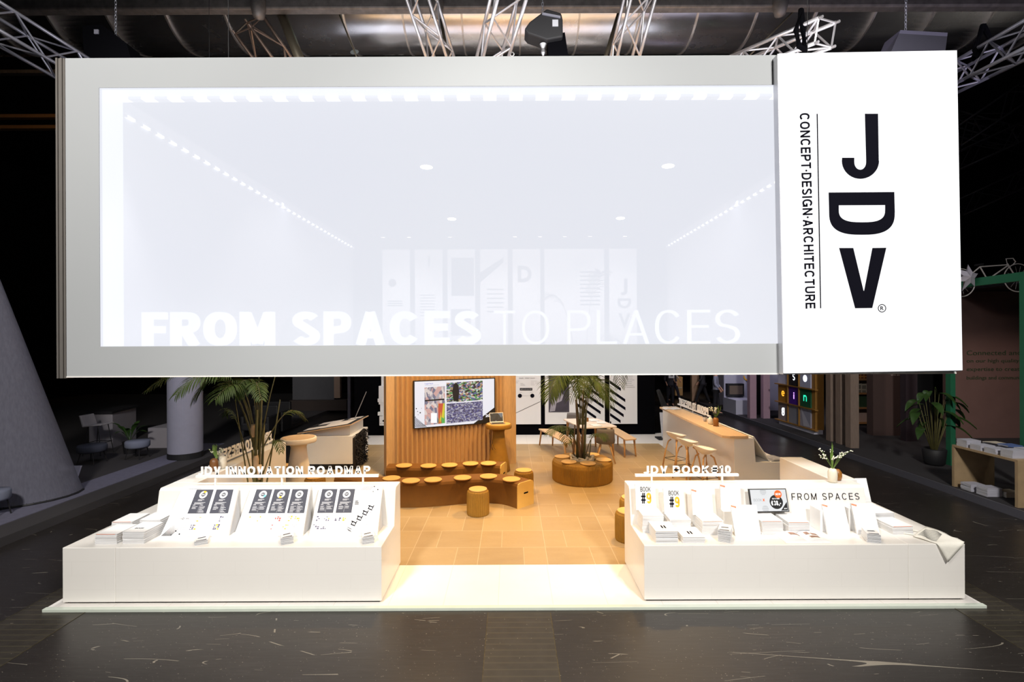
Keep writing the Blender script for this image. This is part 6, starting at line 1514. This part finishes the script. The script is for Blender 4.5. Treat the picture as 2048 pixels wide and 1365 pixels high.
for nm_, y0, y1, m_ in (('orange', 758, 735, pat('orange_pattern', (.25, .08, .02), (.85, .45, .12), 9)), ('leaf', 786, 768, pat('leaf_pattern', (.22, .24, .20), (.60, .60, .50), 6)), ('green', 815, 792, pat('moss_pattern', (.01, .04, .02), (.03, .09, .04), 16)), ('pale', 845, 827, mat('pale_tile', (.62, .50, .44), .7))):
    z0, z1 = at(1730, y0, 15.9).z, at(1730, y1, 15.9).z
    MB().box(p0.x, p1.x + .3, 15.95, 16.0, z0, z1).build('sample_tile', m_, t); MB().box(p0.x - .05, p1.x + .3, 15.85, 16.2, z0 - .05, z0).build('shelf_board', mat('warm_board', (.50, .27, .10), .6), t)
# walls of the right stand
w1 = MB().box(at(1746, 800, 14.2).x, at(1812, 800, 14.2).x, 14.2, 14.45, .1, 4.0); tag(w1.build('partition', mat('dark_brown_board', (.075, .045, .04), .8)), 'dark brown partition wall right of the tile shelf', 'wall')
w1 = MB().box(at(1812, 800, 13.4).x, at(1835, 800, 13.4).x, 13.4, 13.6, .1, 4.0); tag(w1.build('partition', mat('black_brown', (.035, .022, .03), .8)), 'narrow black brown partition wall left of the plant', 'wall')
w1 = MB().box(at(1835, 800, 14.8).x, at(1925, 800, 14.8).x, 14.8, 14.95, .1, 4.0); tag(w1.build('partition', BLACK), 'black partition wall behind the leafy plant', 'wall')
t = thing('partition', 'rose brown partition wall with green text behind the book table', 'wall', (13.2, 13.8, .1))
MB().box(at(1898, 800, 13.8).x, 15.5, 13.8, 14.0, .1, 4.15).build('lower_wall', ROSEW, t)
MB().box(at(1898, 800, 13.8).x, 15.5, 11.6, 14.0, 4.15, 4.4).build('upper_band', BLACK, t)
DG = mat('dark_green_print', (.035, .07, .03), .7)
for k, s_ in enumerate(('Connected and', 'on our high quality', 'expertise to create', 'buildings and communities')):
    p = at(1934, 708 + k * 17, 13.785); text('wall_text', s_, (p.x, 13.795, p.z - .04), X, Z, (1.5, 1.45, 1.55, 1.7)[k], .13, .004, DG, t)
for lb, s_, px_, yy, w2 in (('text', 'onto another plane', 1782, 14.19, .58), ):
    p = at(px_, 751, yy); o = text('wall_text', s_, (p.x, yy, p.z - .03), X, Z, w2, .07, .004, mat('pale_text', (.55, .45, .42), .7)); tag(o, 'small pale text onto another plane on the brown partition', 'lettering')
p = at(1853, 748, 14.79); o = text('wall_text', 'We build to people', (p.x, 14.79, p.z - .03), X, Z, .62, .07, .004, mat('dim_text', (.20, .18, .20), .7)); tag(o, 'small dim text line on the black partition', 'lettering')
# green portal
t = thing('green_portal', 'green frame portal in front of the rose brown wall', 'frame', (9.6, 10.1, .1))
p0 = at(1897, 800, 10.9); p1 = at(1907, 800, 10.9)
MB().box(p0.x, p1.x, 10.85, 10.97, .1, 4.1).build('post', GREEN, t)
q0 = at(2046, 560, 9.25); q1 = at(2057, 560, 9.25)
MB().box(q0.x, q1.x, 9.2, 9.32, .1, 4.1).build('post', GREEN, t)
MB().hexa([(p0.x, 10.97, 3.94), (q0.x, 9.2, 3.94), (q1.x, 9.2, 3.94), (p1.x, 10.97, 3.94), (p0.x, 10.97, 4.1), (q0.x, 9.2, 4.1), (q1.x, 9.2, 4.1), (p1.x, 10.97, 4.1)]).build('beam', GREEN, t)
# decorations on the portal: bicycle and folded star
bi = thing('bicycle', 'white bicycle high up behind the top beam of the green portal', 'bicycle', at(2010, 545, 11.1)); BW = mat('bike_white', (.55, .52, .50), .5)
def bpx(a, b_): return at(a, b_, 11.1)
for cx in (2036, 1922):
    c = bpx(cx, 556 if cx > 2000 else 566); q = MB(); q.tube([c + X * .31 * math.cos(2 * PI * k / 28) + Z * .31 * math.sin(2 * PI * k / 28) for k in range(29)], .012, 5); wl = q.build('wheel', BW, bi)
    q = MB()
    for k in range(14): q.tube([c, c + X * .26 * math.cos(2 * PI * k / 14) + Z * .26 * math.sin(2 * PI * k / 14)], .002, 4)
    q.build('spokes', BW, bi)
q = MB()
for a, b_ in (((2032, 556), (2015, 528)), ((2015, 530), (1960, 534)), ((1960, 534), (1922, 566)), ((1960, 534), (1975, 560)), ((1975, 560), (2015, 532)), ((1975, 560), (1922, 566))): q.tube([bpx(*a), bpx(*b_)], .014, 6)
q.build('frame', BW, bi)
q = MB(); q.tube([bpx(2015, 530), bpx(2012, 518), bpx(2026, 517), bpx(2031, 524), bpx(2026, 530)], .012, 6); q.build('handlebar', BW, bi)
MB().tube([bpx(1950, 531), bpx(1966, 529)], .025, 6).build('saddle', BLACK, bi)
q = MB(); q.keep = 1; c = at(1935, 555, 10.2)
for k in range(6):
    a = k * PI / 3 + .3; d1 = Vector((math.cos(a), .2, math.sin(a))) * .28; d2 = Vector((math.cos(a + .5), -.3, math.sin(a + .5))) * .12; d3 = Vector((math.cos(a - .5), -.3, math.sin(a - .5))) * .12
    q.add([c + Vector((0, -.08, 0)), c + d2, c + d1, c + d3, c + Vector((0, .08, 0))], [(0, 1, 2), (0, 2, 3), (4, 2, 1), (4, 3, 2)])
tag(q.build('paper_star', mat('lilac_paper', (.40, .38, .45), .8)), 'folded paper star beside the bicycle on the green portal', 'star')
# big leafy plant
t = thing('potted_plant', 'large leafy dark green plant in a black pot by the green portal', 'plant', (9.27, 10.95, .1))
MB().lathe([(.15, 0), (.19, .04), (.22, .34), (.20, .36), (.18, .32), (0, .31)], (9.27, 10.95, .1), 28).build('pot', BLACK, t, smooth=True)
rs = random.Random(11); specs = [(-.75, 1.35), (-.62, 1.15), (-.7, .95), (-.45, 1.5), (-.25, 1.55), (.05, 1.68), (.25, 1.5), (.55, 1.35), (.72, 1.15), (.7, .95), (.55, .8), (-.55, .75), (.35, 1.1), (-.3, 1.0), (.1, 1.2), (.62, 1.0), (-.5, 1.25), (.45, 1.25), (-.35, .85), (.2, .95), (.5, 1.45), (-.15, 1.3), (.75, 1.3), (-.8, 1.1)]
for k, (dx, zz_) in enumerate(specs):
    b0_ = Vector((9.27 + dx * .08, 10.95, .42)); tip = Vector((9.27 + dx * .95, 10.9 + rs.uniform(-.35, .3), zz_ - .1)); mid = Vector((9.27 + dx * .45, 10.95, min(1.75, zz_ + .15)))
    q = MB(); q.tube([b0_, b0_.lerp(mid, .6), mid], .010, 5, 1, r2=.006); vs = []; n = 9
    for i in range(n + 1):
        f = i / n; p = mid.lerp(tip, f) + Z * (.10 * math.sin(f * PI * .9)); w2 = .085 * math.sin(PI * min(.97, .08 + f * .9)) ** .8; s_ = (tip - mid).cross(Z).normalized()
        vs += [p - s_ * w2 + Z * .025, p - Z * .0, p + s_ * w2 + Z * .025]
    q.add(vs, [(3 * i, 3 * i + 1, 3 * i + 4, 3 * i + 3) for i in range(n)] + [(3 * i + 1, 3 * i + 2, 3 * i + 5, 3 * i + 4) for i in range(n)], 0)
    q.keep = 1; q.build('leaf', [LEAF2 if k == 5 else DLEAF, STEMM], t, smooth=True)
# book table
OAKD = mat('oak_table_dull', (.42, .30, .17), .55, var=.2, scale=5, stretch=(1, 10, 1))
t = thing('book_table', 'light wooden table with panel ends holding book piles in the right stand', 'table', (8.7, 8.75, .1))
MB().box(8.27, 9.02, 8.16, 9.38, .84, .88).build('tabletop', OAKD, t, bevel=.003)
MB().box(8.27, 9.02, 9.33, 9.38, .1, .84).build('end_panel', OAKD, t); MB().box(8.27, 9.02, 8.16, 8.21, .1, .84).build('end_panel', OAKD, t)
def rb(m1): return lambda: book_mesh('book', .21, .26, .018, m1, PAGES)
LB = mat('lilac_cover', (.52, .52, .60), .6); DB = mat('dark_cover', (.03, .03, .04), .5); BB = mat('blue_cover', (.10, .16, .38), .5); CB = mat('cream_cover', (.62, .55, .45), .6)
tb_ = [(8.42, 9.20, .881, 7, LB, 'lilac white pile, far front corner of the book table'), (8.42, 8.93, .881, 5, LB, 'lilac white pile, second along the book table front'), (8.42, 8.66, .881, 5, LB, 'lilac white pile, third along the book table front'), (8.42, 8.37, .881, 7, LB, 'lilac white pile, nearest along the book table front'),
       (8.68, 9.10, .881, 4, DB, 'dark pile, middle row far side of the book table'), (8.68, 8.82, .881, 4, DB, 'dark pile, middle row of the book table'), (8.68, 8.5, .881, 3, DB, 'dark pile, middle row near side of the book table'), (8.90, 9.2, .881, 4, CB, 'cream pile at the back of the book table'), (8.90, 8.92, .881, 5, BB, 'blue pile at the back of the book table'), (8.90, 8.62, .881, 5, LB, 'lilac pile at the back of the book table'),
       (8.42, 9.12, .101, 7, LB, 'lilac pile under the book table, far one'), (8.44, 8.83, .101, 8, LB, 'lilac pile under the book table, middle one'), (8.72, 8.78, .101, 5, CB, 'cream pile under the book table, rear one')]
for x, y, z, n, m_, lb in tb_: stack(rb(m_), n, x, y, z, .018, R(90), '%s book, ' + lb, 'books on and under the right stand table')
# distant part of the right stand
t = thing('exhibit_block', 'pale lilac exhibit block with inset dark screen, far right stand', 'exhibit', (8.6, 18.6, .1))
a0, a1 = at(1462, 800, 18.6).x, at(1502, 800, 18.6).x
MB().box(a0, a1 + 1.5, 19.2, 19.3, .1, 4).build('back_panel', LILAC, t); MB().box(a0, a0 + .75, 18.2, 19.2, .1, .62).build('low_cabinet', mat('pale_block', (.55, .55, .66), .6), t)
MB().box(a0 + .05, a0 + .68, 19.0, 19.19, .68, 1.15).build('screen', BLACK, t); MB().box(a0 + .12, a0 + .62, 18.99, 19.0, .75, 1.08).build('screen_image', mat('dull_brown_image', (.16, .12, .09), .6), t)
q = MB(); q.keep = 1; c = at(1497, 752, 19.17); q.disc(c, .20, X, Z, 16, r0=.15, a0=R(180), a1=R(290)); q.build('yellow_arc', YELLOW, t)
t = thing('partition', 'far pale partition with slim wooden edge behind the standing person', 'wall', (7.9, 21, .1)); a0 = at(1428, 800, 21).x
MB().box(a0, a0 + .07, 20.9, 21.1, 0.1, 4).build('wooden_edge', mat('peach_edge', (.6, .42, .30), .6), t); MB().box(a0 + .07, at(1470, 800, 21).x, 20.95, 21.05, .1, 4).build('panel', mat('lilac_grey', (.30, .30, .38), .7), t)
for k, (a, b_) in enumerate(((1500, 1513), (1527, 1540))):
    p0, p1 = at(a, 800, 17.3), at(b_, 800, 17.3); tag(MB().box(p0.x, p1.x, 17.3, 17.5, .1, 3.6).build('pink_column', PINK), ['pink square column, the left one of two beside the letter shelf', 'pink square column, the right one of two beside the letter shelf'][k], 'column', 'pink columns')
q = MB().prism([(8.74, .9), (8.85, 1.9), (9.1, 2.2), (9.3, 2.2), (9.3, .1), (8.95, .1)], 18.2, 18.3, 'y'); tag(q.build('black_arch_panel', BLACK), 'black curved panel between the two pink columns', 'panel')
t = thing('lit_cabinet', 'far warm lit display niche behind the visitors', 'cabinet', at(1357, 790, 24)); c = at(1357, 775, 24)
MB().box(c.x - .15, c.x + .2, 24, 24.4, c.z - .4, c.z + .5).build('niche', mat('warm_niche', (.6, .38, .18), .6), t); MB().box(c.x - .13, c.x + .17, 23.98, 24, c.z - .05, c.z - .0).build('shelf_board', CB, t)
light('neighbour_lamp', 'SPOT', (c.x, 22.8, 3.2), (c.x, 24, c.z), 60, (1, .7, .4), .1, spot=60)
light('neighbour_lamp', 'SPOT', (8.2, 19, 5.0), (8.2, 22, 1.0), 110, (1, .85, .8), .3, spot=80)
w1 = MB().box(at(1384, 800, 22).x, at(1393, 800, 22).x + .12, 22, 22.2, .1, 2.6); tag(w1.build('brown_pillar', mat('tan_pillar', (.35, .22, .14), .7)), 'tan pillar beside the far visitors', 'pillar')

# ------------------------------------------------------------------ people
def skin_body(name, joints, bones, mt, parent, sub=2):
    """joints: name -> (pos, radius); bones: pairs; one continuous skinned surface"""
    me = bpy.data.meshes.new(name); names = list(joints); idx = {k: i for i, k in enumerate(names)}
    me.from_pydata([joints[k][0] for k in names], [(idx[a], idx[b_]) for a, b_ in bones], [])
    o = bpy.data.objects.new(name, me); COL.objects.link(o); o.parent = parent
    sk = o.modifiers.new('skin', 'SKIN'); sv = me.skin_vertices[0].data
    for k in names:
        r_ = joints[k][1]; sv[idx[k]].radius = r_ if isinstance(r_, tuple) else (r_, r_)
    sv[0].use_root = True
    s2 = o.modifiers.new('smooth', 'SUBSURF'); s2.levels = sub; s2.render_levels = sub
    me.materials.append(mt); return o
def person(label, loc, rz, top, trousers, hair, stride=.0, arm=0.1, bag=False):
    t = thing('person', label, 'person', loc, None, rz)
    s_ = stride
    J = {'hip': ((0, 0, .95), (.12, .085)), 'waist': ((0, 0, 1.10), (.105, .075)), 'chest': ((0, .0, 1.32), (.145, .095)), 'neck0': ((0, 0, 1.46), (.06, .06)), 'neck': ((0, -.01, 1.53), .05), 'head': ((0, -.02, 1.62), (.072, .088)), 'crown': ((0, -.01, 1.70), (.062, .075))}
    Bn = [('hip', 'waist'), ('waist', 'chest'), ('chest', 'neck0'), ('neck0', 'neck'), ('neck', 'head'), ('head', 'crown')]
    for sg, n in ((-1, 'l'), (1, 'r')):
        k = s_ * sg
        J.update({n + 'hip': ((sg * .09, 0, .88), .085), n + 'knee': ((sg * .10, -k * .5 - .02, .50), .055), n + 'ankle': ((sg * .10, -k, .09), .036), n + 'toe': ((sg * .11, -k - .15, .03), (.035, .028)),
                  n + 'sh': ((sg * .175, 0, 1.42), .052), n + 'elb': ((sg * .235, .02 - arm * .3, 1.15), .038), n + 'wr': ((sg * .22, -.06 - arm, .93 + arm * .6), .025), n + 'palm': ((sg * .215, -.09 - arm * 1.1, .86 + arm * .6), (.034, .018))})
        Bn += [('hip', n + 'hip'), (n + 'hip', n + 'knee'), (n + 'knee', n + 'ankle'), (n + 'ankle', n + 'toe'), ('chest', n + 'sh'), (n + 'sh', n + 'elb'), (n + 'elb', n + 'wr'), (n + 'wr', n + 'palm')]
        for f in range(4):
            nm_ = n + 'f%d' % f; J[nm_] = ((sg * (.205 + .0) + 0.0, -.075 - arm * 1.15 - .022 * f + .01, .795 + .006 * abs(f - 1.5) + arm * .6), .009); Bn.append((n + 'palm', nm_))
        J[n + 'th'] = ((sg * .19, -.13 - arm * 1.15, .845 + arm * .6), .010); Bn.append((n + 'palm', n + 'th'))
    skin_body('body', J, Bn, SKIN, t)
    Jt = {'hem': ((0, 0, .86), (.175, .135)), 'hip': ((0, 0, .95), (.168, .13)), 'waist': ((0, 0, 1.10), (.145, .115)), 'chest': ((0, 0, 1.32), (.17, .125)), 'nk': ((0, 0, 1.45), (.085, .08))}
    Bt = [('hem', 'hip'), ('hip', 'waist'), ('waist', 'chest'), ('chest', 'nk')]
    for sg, n in ((-1, 'l'), (1, 'r')):
        Jt.update({n + 'sh': ((sg * .18, 0, 1.41), .066), n + 'elb': (J[n + 'elb'][0], .05), n + 'wr': (tuple(Vector(J[n + 'elb'][0]).lerp(Vector(J[n + 'wr'][0]), .8)), .037)}); Bt += [('chest', n + 'sh'), (n + 'sh', n + 'elb'), (n + 'elb', n + 'wr')]
    skin_body('shirt', Jt, Bt, top, t)
    Jp = {'hip': ((0, 0, 1.0), (.15, .11))}; Bp = []
    for sg, n in ((-1, 'l'), (1, 'r')):
        Jp.update({n + 'hip': ((sg * .09, 0, .87), .10), n + 'knee': (J[n + 'knee'][0], .07), n + 'ankle': (tuple(Vector(J[n + 'ankle'][0]) + Vector((0, 0, .03))), .055)}); Bp += [('hip', n + 'hip'), (n + 'hip', n + 'knee'), (n + 'knee', n + 'ankle')]
        ML().prism(rrect(.085, .25, .035), 0, .06, 'z').build('shoe', BLACK, t, smooth=False).location = Vector((sg * .105, -s_ * sg - .06, 0))
    skin_body('trousers', Jp, Bp, trousers, t)
    skin_body('hair', {'a': ((0, .02, 1.72), (.075, .085)), 'b': ((0, .055, 1.64), (.07, .05)), 'c': ((0, .06, 1.56), (.05, .035))}, [('a', 'b'), ('b', 'c')], hair, t)
    fc = ML(); fc.add([(-.012, -.105, 1.60), (.012, -.105, 1.60), (0, -.128, 1.60), (0, -.102, 1.645)], [(0, 2, 3), (2, 1, 3), (0, 1, 2)]); fc.build('nose', SKIN, t)
    for sg in (-1, 1): ML().lathe([(0, -.008), (.009, 0), (0, .008)], (sg * .028, -.098, 1.645), 8).build('eye', BLACK, t)
    return t
HAIR = mat('brown_hair', (.05, .025, .015), .6)
person('person in grey blue jumper and black trousers standing near the far pale partition', (7.75, 18.9, 0), R(60), mat('grey_blue_knit', (.30, .31, .40), .9, var=.3, scale=30), mat('black_trousers', (.012, .012, .016), .85), HAIR, .08, .10)
person('person in white shirt and dark trousers walking among the far visitors', (7.45, 22.9, 0), R(40), mat('white_shirt', (.50, .45, .44), .8), mat('navy_trousers', (.015, .015, .03), .85), HAIR, .25, .12)
person('person in dark clothes close to the tan pillar, walking', (8.25, 21.5, 0), R(-120), mat('dark_jacket', (.03, .03, .04), .85), mat('black_trousers', (.012, .012, .016), .85), HAIR, .28, .1)
person('person in black holding a white card at the far left of the visitors', (6.75, 21.2, 0), R(0), mat('dark_jacket', (.03, .03, .04), .85), mat('black_trousers', (.012, .012, .016), .85), HAIR, .05, .15)
c = at(1343, 751, 20.9); cd2 = thing('white_card', 'white card numbered 19 held by the far person in black', 'card', c); MB().box(c.x - .12, c.x + .12, 20.9, 20.91, c.z - .12, c.z + .12).build('sheet', PAPER, cd2); letters('number_print', '19', (c.x - .05, 20.898, c.z - .06), X, Z, .1, .09, .002, INK, cd2, t=.2)

# ------------------------------------------------------------------ neighbouring stand on the left
struct(MB().box(-22, -7.25, 4, 26, -.03, .1).build('floor_left_stand', mat('grey_stage', (.055, .05, .052), .8)))
RUG = mat('lilac_runner', (.17, .165, .23), .95, var=.15, scale=12)
tag(MB().box(-8.4, -7.74, 6.5, 13.5, .1, .112).build('carpet_runner', RUG), 'pale lilac carpet strip along the edge of the left stand', 'carpet')
tag(MB().lathe([(.37, 0), (.37, .14)], (-7.78, 11.95, .1), 40).build('column_base', BLACK), 'black round base under the pale cylinder column', 'base')
tag(MB().lathe([(.365, 0), (.365, 3.2)], (-7.78, 11.95, .242), 48).build('round_column', mat('lilac_column', (.34, .34, .43), .8), None, smooth=False), 'pale lilac round column on black base in the left stand', 'column')
t = thing('fabric_tent', 'sheer pleated grey fabric tent at the far left edge', 'tent', (-9.6, 8.9, .1))
m, n, l, p = nt('sheer_grey_fabric'); b = NB(m); v_ = b.pos()[0]; l.new(b.mix(b.noise(v_, 4, 3, .6, (8, 8, .3)), (.12, .12, .16, 1), (.22, .22, .28, 1)), p.inputs['Base Color']); p.inputs['Roughness'].default_value = .9; p.inputs['Alpha'].default_value = .82
q = MB(); vs = []; n_ = 60; apex = Vector((-9.45, 9.0, 4.7))
for i in range(n_ + 1):
    f = i / n_; a = -.35 + f * 2.2; base = Vector((-9.45 + 1.55 * math.cos(a) * (1 if True else 1), 9.0 - 1.0 * math.sin(a) , .125)); base += (base - apex).normalized() * (.03 if i % 2 else -.03)
    vs += [apex + (base - apex) * .02, apex.lerp(base, .5) + Vector((0, 0, 0)), base]
q.add(vs, [(3 * i + k, 3 * i + k + 1, 3 * i + k + 4, 3 * i + k + 3) for i in range(n_) for k in (0, 1)]); q.keep = 1; q.build('pleated_fabric', m, t)
q = MB(); q.tube([Vector((-9.45 + 1.55 * math.cos(-.35 + k * .22), 9.0 - 1.0 * math.sin(-.35 + k * .22), .125)) for k in range(11)], .022, 6); q.build('base_hoop', BLACK, t)
def ottoman(label, x, y, z, r_, col):
    t = thing('ottoman', label, 'ottoman', (x, y, z), 'round ottomans on wire legs')
    ML().lathe([(r_ * .92, .27), (r_, .30), (r_, .40), (r_ * .93, .43), (0, .435)], seg=32).build('cushion', col, t, smooth=True)
    for k in range(4):
        a = PI / 4 + k * PI / 2; ML().tube([(r_ * .7 * math.cos(a), r_ * .7 * math.sin(a), .28), (r_ * .95 * math.cos(a), r_ * .95 * math.sin(a), .008)], .010, 6).build('leg', BLACK, t)
FB = mat('blue_grey_felt', (.20, .22, .30), .95)
ottoman('small blue grey ottoman at the left picture edge before the tent', -8.22, 7.95, .1, .20, FB); ottoman('blue grey ottoman right of the dark potted plant', -8.85, 11.85, .1, .25, FB); ottoman('low dark ottoman below the bar chair on the left', -9.55, 11.4, .1, .28, mat('dark_blue_felt', (.05, .055, .08), .95))
t = thing('picture_board', 'white framed boards leaning together on the left stand floor', 'board', (-8.6, 9.65, .112))
MB().hexa([(-8.82, 9.60, .112), (-8.40, 9.60, .112), (-8.40, 9.64, .112), (-8.82, 9.64, .112), (-8.79, 9.72, .46), (-8.37, 9.72, .46), (-8.37, 9.76, .46), (-8.79, 9.76, .46)]).build('white_board', mat('lilac_board', (.45, .45, .58), .7), t)
MB().hexa([(-8.80, 9.50, .112), (-8.52, 9.50, .112), (-8.52, 9.52, .112), (-8.80, 9.52, .112), (-8.73, 9.60, .40), (-8.45, 9.60, .40), (-8.45, 9.62, .40), (-8.73, 9.62, .40)]).build('black_board', BLACK, t)
t = thing('bar_chair', 'white bar chair with thin black frame before the left counter', 'chair', (-10.15, 12.3, .1)); WC = mat('grey_white_seat', (.40, .38, .40), .6)
MB().hexa([(-10.35, 12.1, .80), (-9.92, 12.1, .84), (-9.92, 12.5, .84), (-10.35, 12.5, .80), (-10.35, 12.1, .83), (-9.92, 12.1, .87), (-9.92, 12.5, .87), (-10.35, 12.5, .83)]).build('seat', WC, t, bevel=.01)
MB().hexa([(-10.38, 12.1, .80), (-10.33, 12.1, .80), (-10.33, 12.5, .80), (-10.38, 12.5, .80), (-10.46, 12.1, 1.08), (-10.42, 12.1, 1.08), (-10.42, 12.5, 1.08), (-10.46, 12.5, 1.08)]).build('backrest', WC, t, bevel=.01)
for sx in (-1, 1):
    for sy in (-1, 1): MB().tube([(-10.15 + sx * .12, 12.3 + sy * .15, .82), (-10.15 + sx * .22, 12.3 + sy * .2, .1)], .010, 6).build('leg', BLACK, t)
q = MB(); q.tube([(-10.34, 12.12, .4), (-9.96, 12.12, .4), (-9.96, 12.48, .4), (-10.34, 12.48, .4), (-10.34, 12.12, .4)], .009, 6); q.build('foot_ring', BLACK, t)
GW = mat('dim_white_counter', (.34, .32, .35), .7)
a = at(178, 800, 13.0).x; b_ = at(225, 800, 13.0).x
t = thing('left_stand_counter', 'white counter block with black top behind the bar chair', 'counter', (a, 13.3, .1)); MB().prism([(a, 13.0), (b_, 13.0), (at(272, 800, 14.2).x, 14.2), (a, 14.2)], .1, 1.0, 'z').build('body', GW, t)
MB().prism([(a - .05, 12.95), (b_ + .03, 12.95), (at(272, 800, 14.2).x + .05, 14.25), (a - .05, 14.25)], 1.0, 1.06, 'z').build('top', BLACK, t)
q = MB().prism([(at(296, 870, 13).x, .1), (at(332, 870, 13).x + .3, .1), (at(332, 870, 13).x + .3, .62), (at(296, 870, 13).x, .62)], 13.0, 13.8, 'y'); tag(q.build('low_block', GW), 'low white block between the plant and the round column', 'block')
t = thing('potted_plant', 'dark shadowed plant between bar chair and ottoman on the left', 'plant', (-9.45, 12.4, .1)); MB().lathe([(.12, 0), (.16, .3), (.14, .3), (0, .28)], (-9.45, 12.4, .1), 20).build('pot', BLACK, t)
rs = random.Random(5)
for k in range(14):
    a = k * .7; b0_ = Vector((-9.45, 12.4, .38)); tip = b0_ + Vector((math.cos(a) * .42, math.sin(a) * .25, .25 + .12 * (k % 3))); q = MB(); q.keep = 1; vs = []
    for i in range(7):
        f = i / 6; p_ = b0_.lerp(tip, f) + Z * (.14 * math.sin(f * PI)); w2 = .06 * math.sin(PI * min(.95, max(0, f - .25) * 1.3 + .03)); s_ = Vector((-math.sin(a), math.cos(a), 0)); vs += [p_ - s_ * w2, p_ + s_ * w2]
    q.add(vs, [(2 * i, 2 * i + 1, 2 * i + 3, 2 * i + 2) for i in range(6)]); q.build('leaf', DLEAF, t)
t = thing('grey_screen_wall', 'large dim grey screen wall far behind the white desk', 'screen', at(627, 780, 20)); a0, a1 = at(585, 780, 20), at(668, 780, 20)
MB().box(a0.x, a1.x, 20, 20.2, at(600, 800, 20).z, 3.4).build('grey_panel', mat('dim_grey_panel', (.10, .10, .11), .8), t); MB().box(a1.x, a1.x + .24, 20, 20.2, at(600, 797, 20).z, 3.4).build('wooden_edge', mat('tan_edge', (.35, .24, .18), .7), t)
MB().box(a0.x, a1.x + .6, 19.7, 20.2, .1, at(600, 800, 20).z).build('base', mat('dim_brown_base', (.05, .035, .03), .8), t)
w1 = MB().box(at(710, 800, 16).x - .6, at(712, 800, 16).x + .4, 16, 16.1, -.03, 3.2)
light('neighbour_lamp', 'SPOT', (-7, 17.5, 4.5), (-8.2, 20, 1.2), 60, (1, .95, .95), .3, spot=80)
for k, (px_, yy) in enumerate(((548, 15.5), (520, 14.6))):
    p_ = fl(px_, 850, .1) if False else Vector((at(px_, 800, yy).x, yy, .1)); t = thing('armchair', 'black lounge armchair silhouette in the left stand, %s one' % ['rear', 'front'][k], 'armchair', p_, 'black armchairs')
    ML().box(-.38, .38, -.35, .35, .2, .42).build('seat', BLACK, t, bevel=.04); ML().box(-.38, .38, .28, .40, .2, .85).build('backrest', BLACK, t, bevel=.04)
    for sx in (-.36, .36): ML().box(sx - .05, sx + .05, -.33, .33, .0, .6).build('armrest', BLACK, t, bevel=.03)
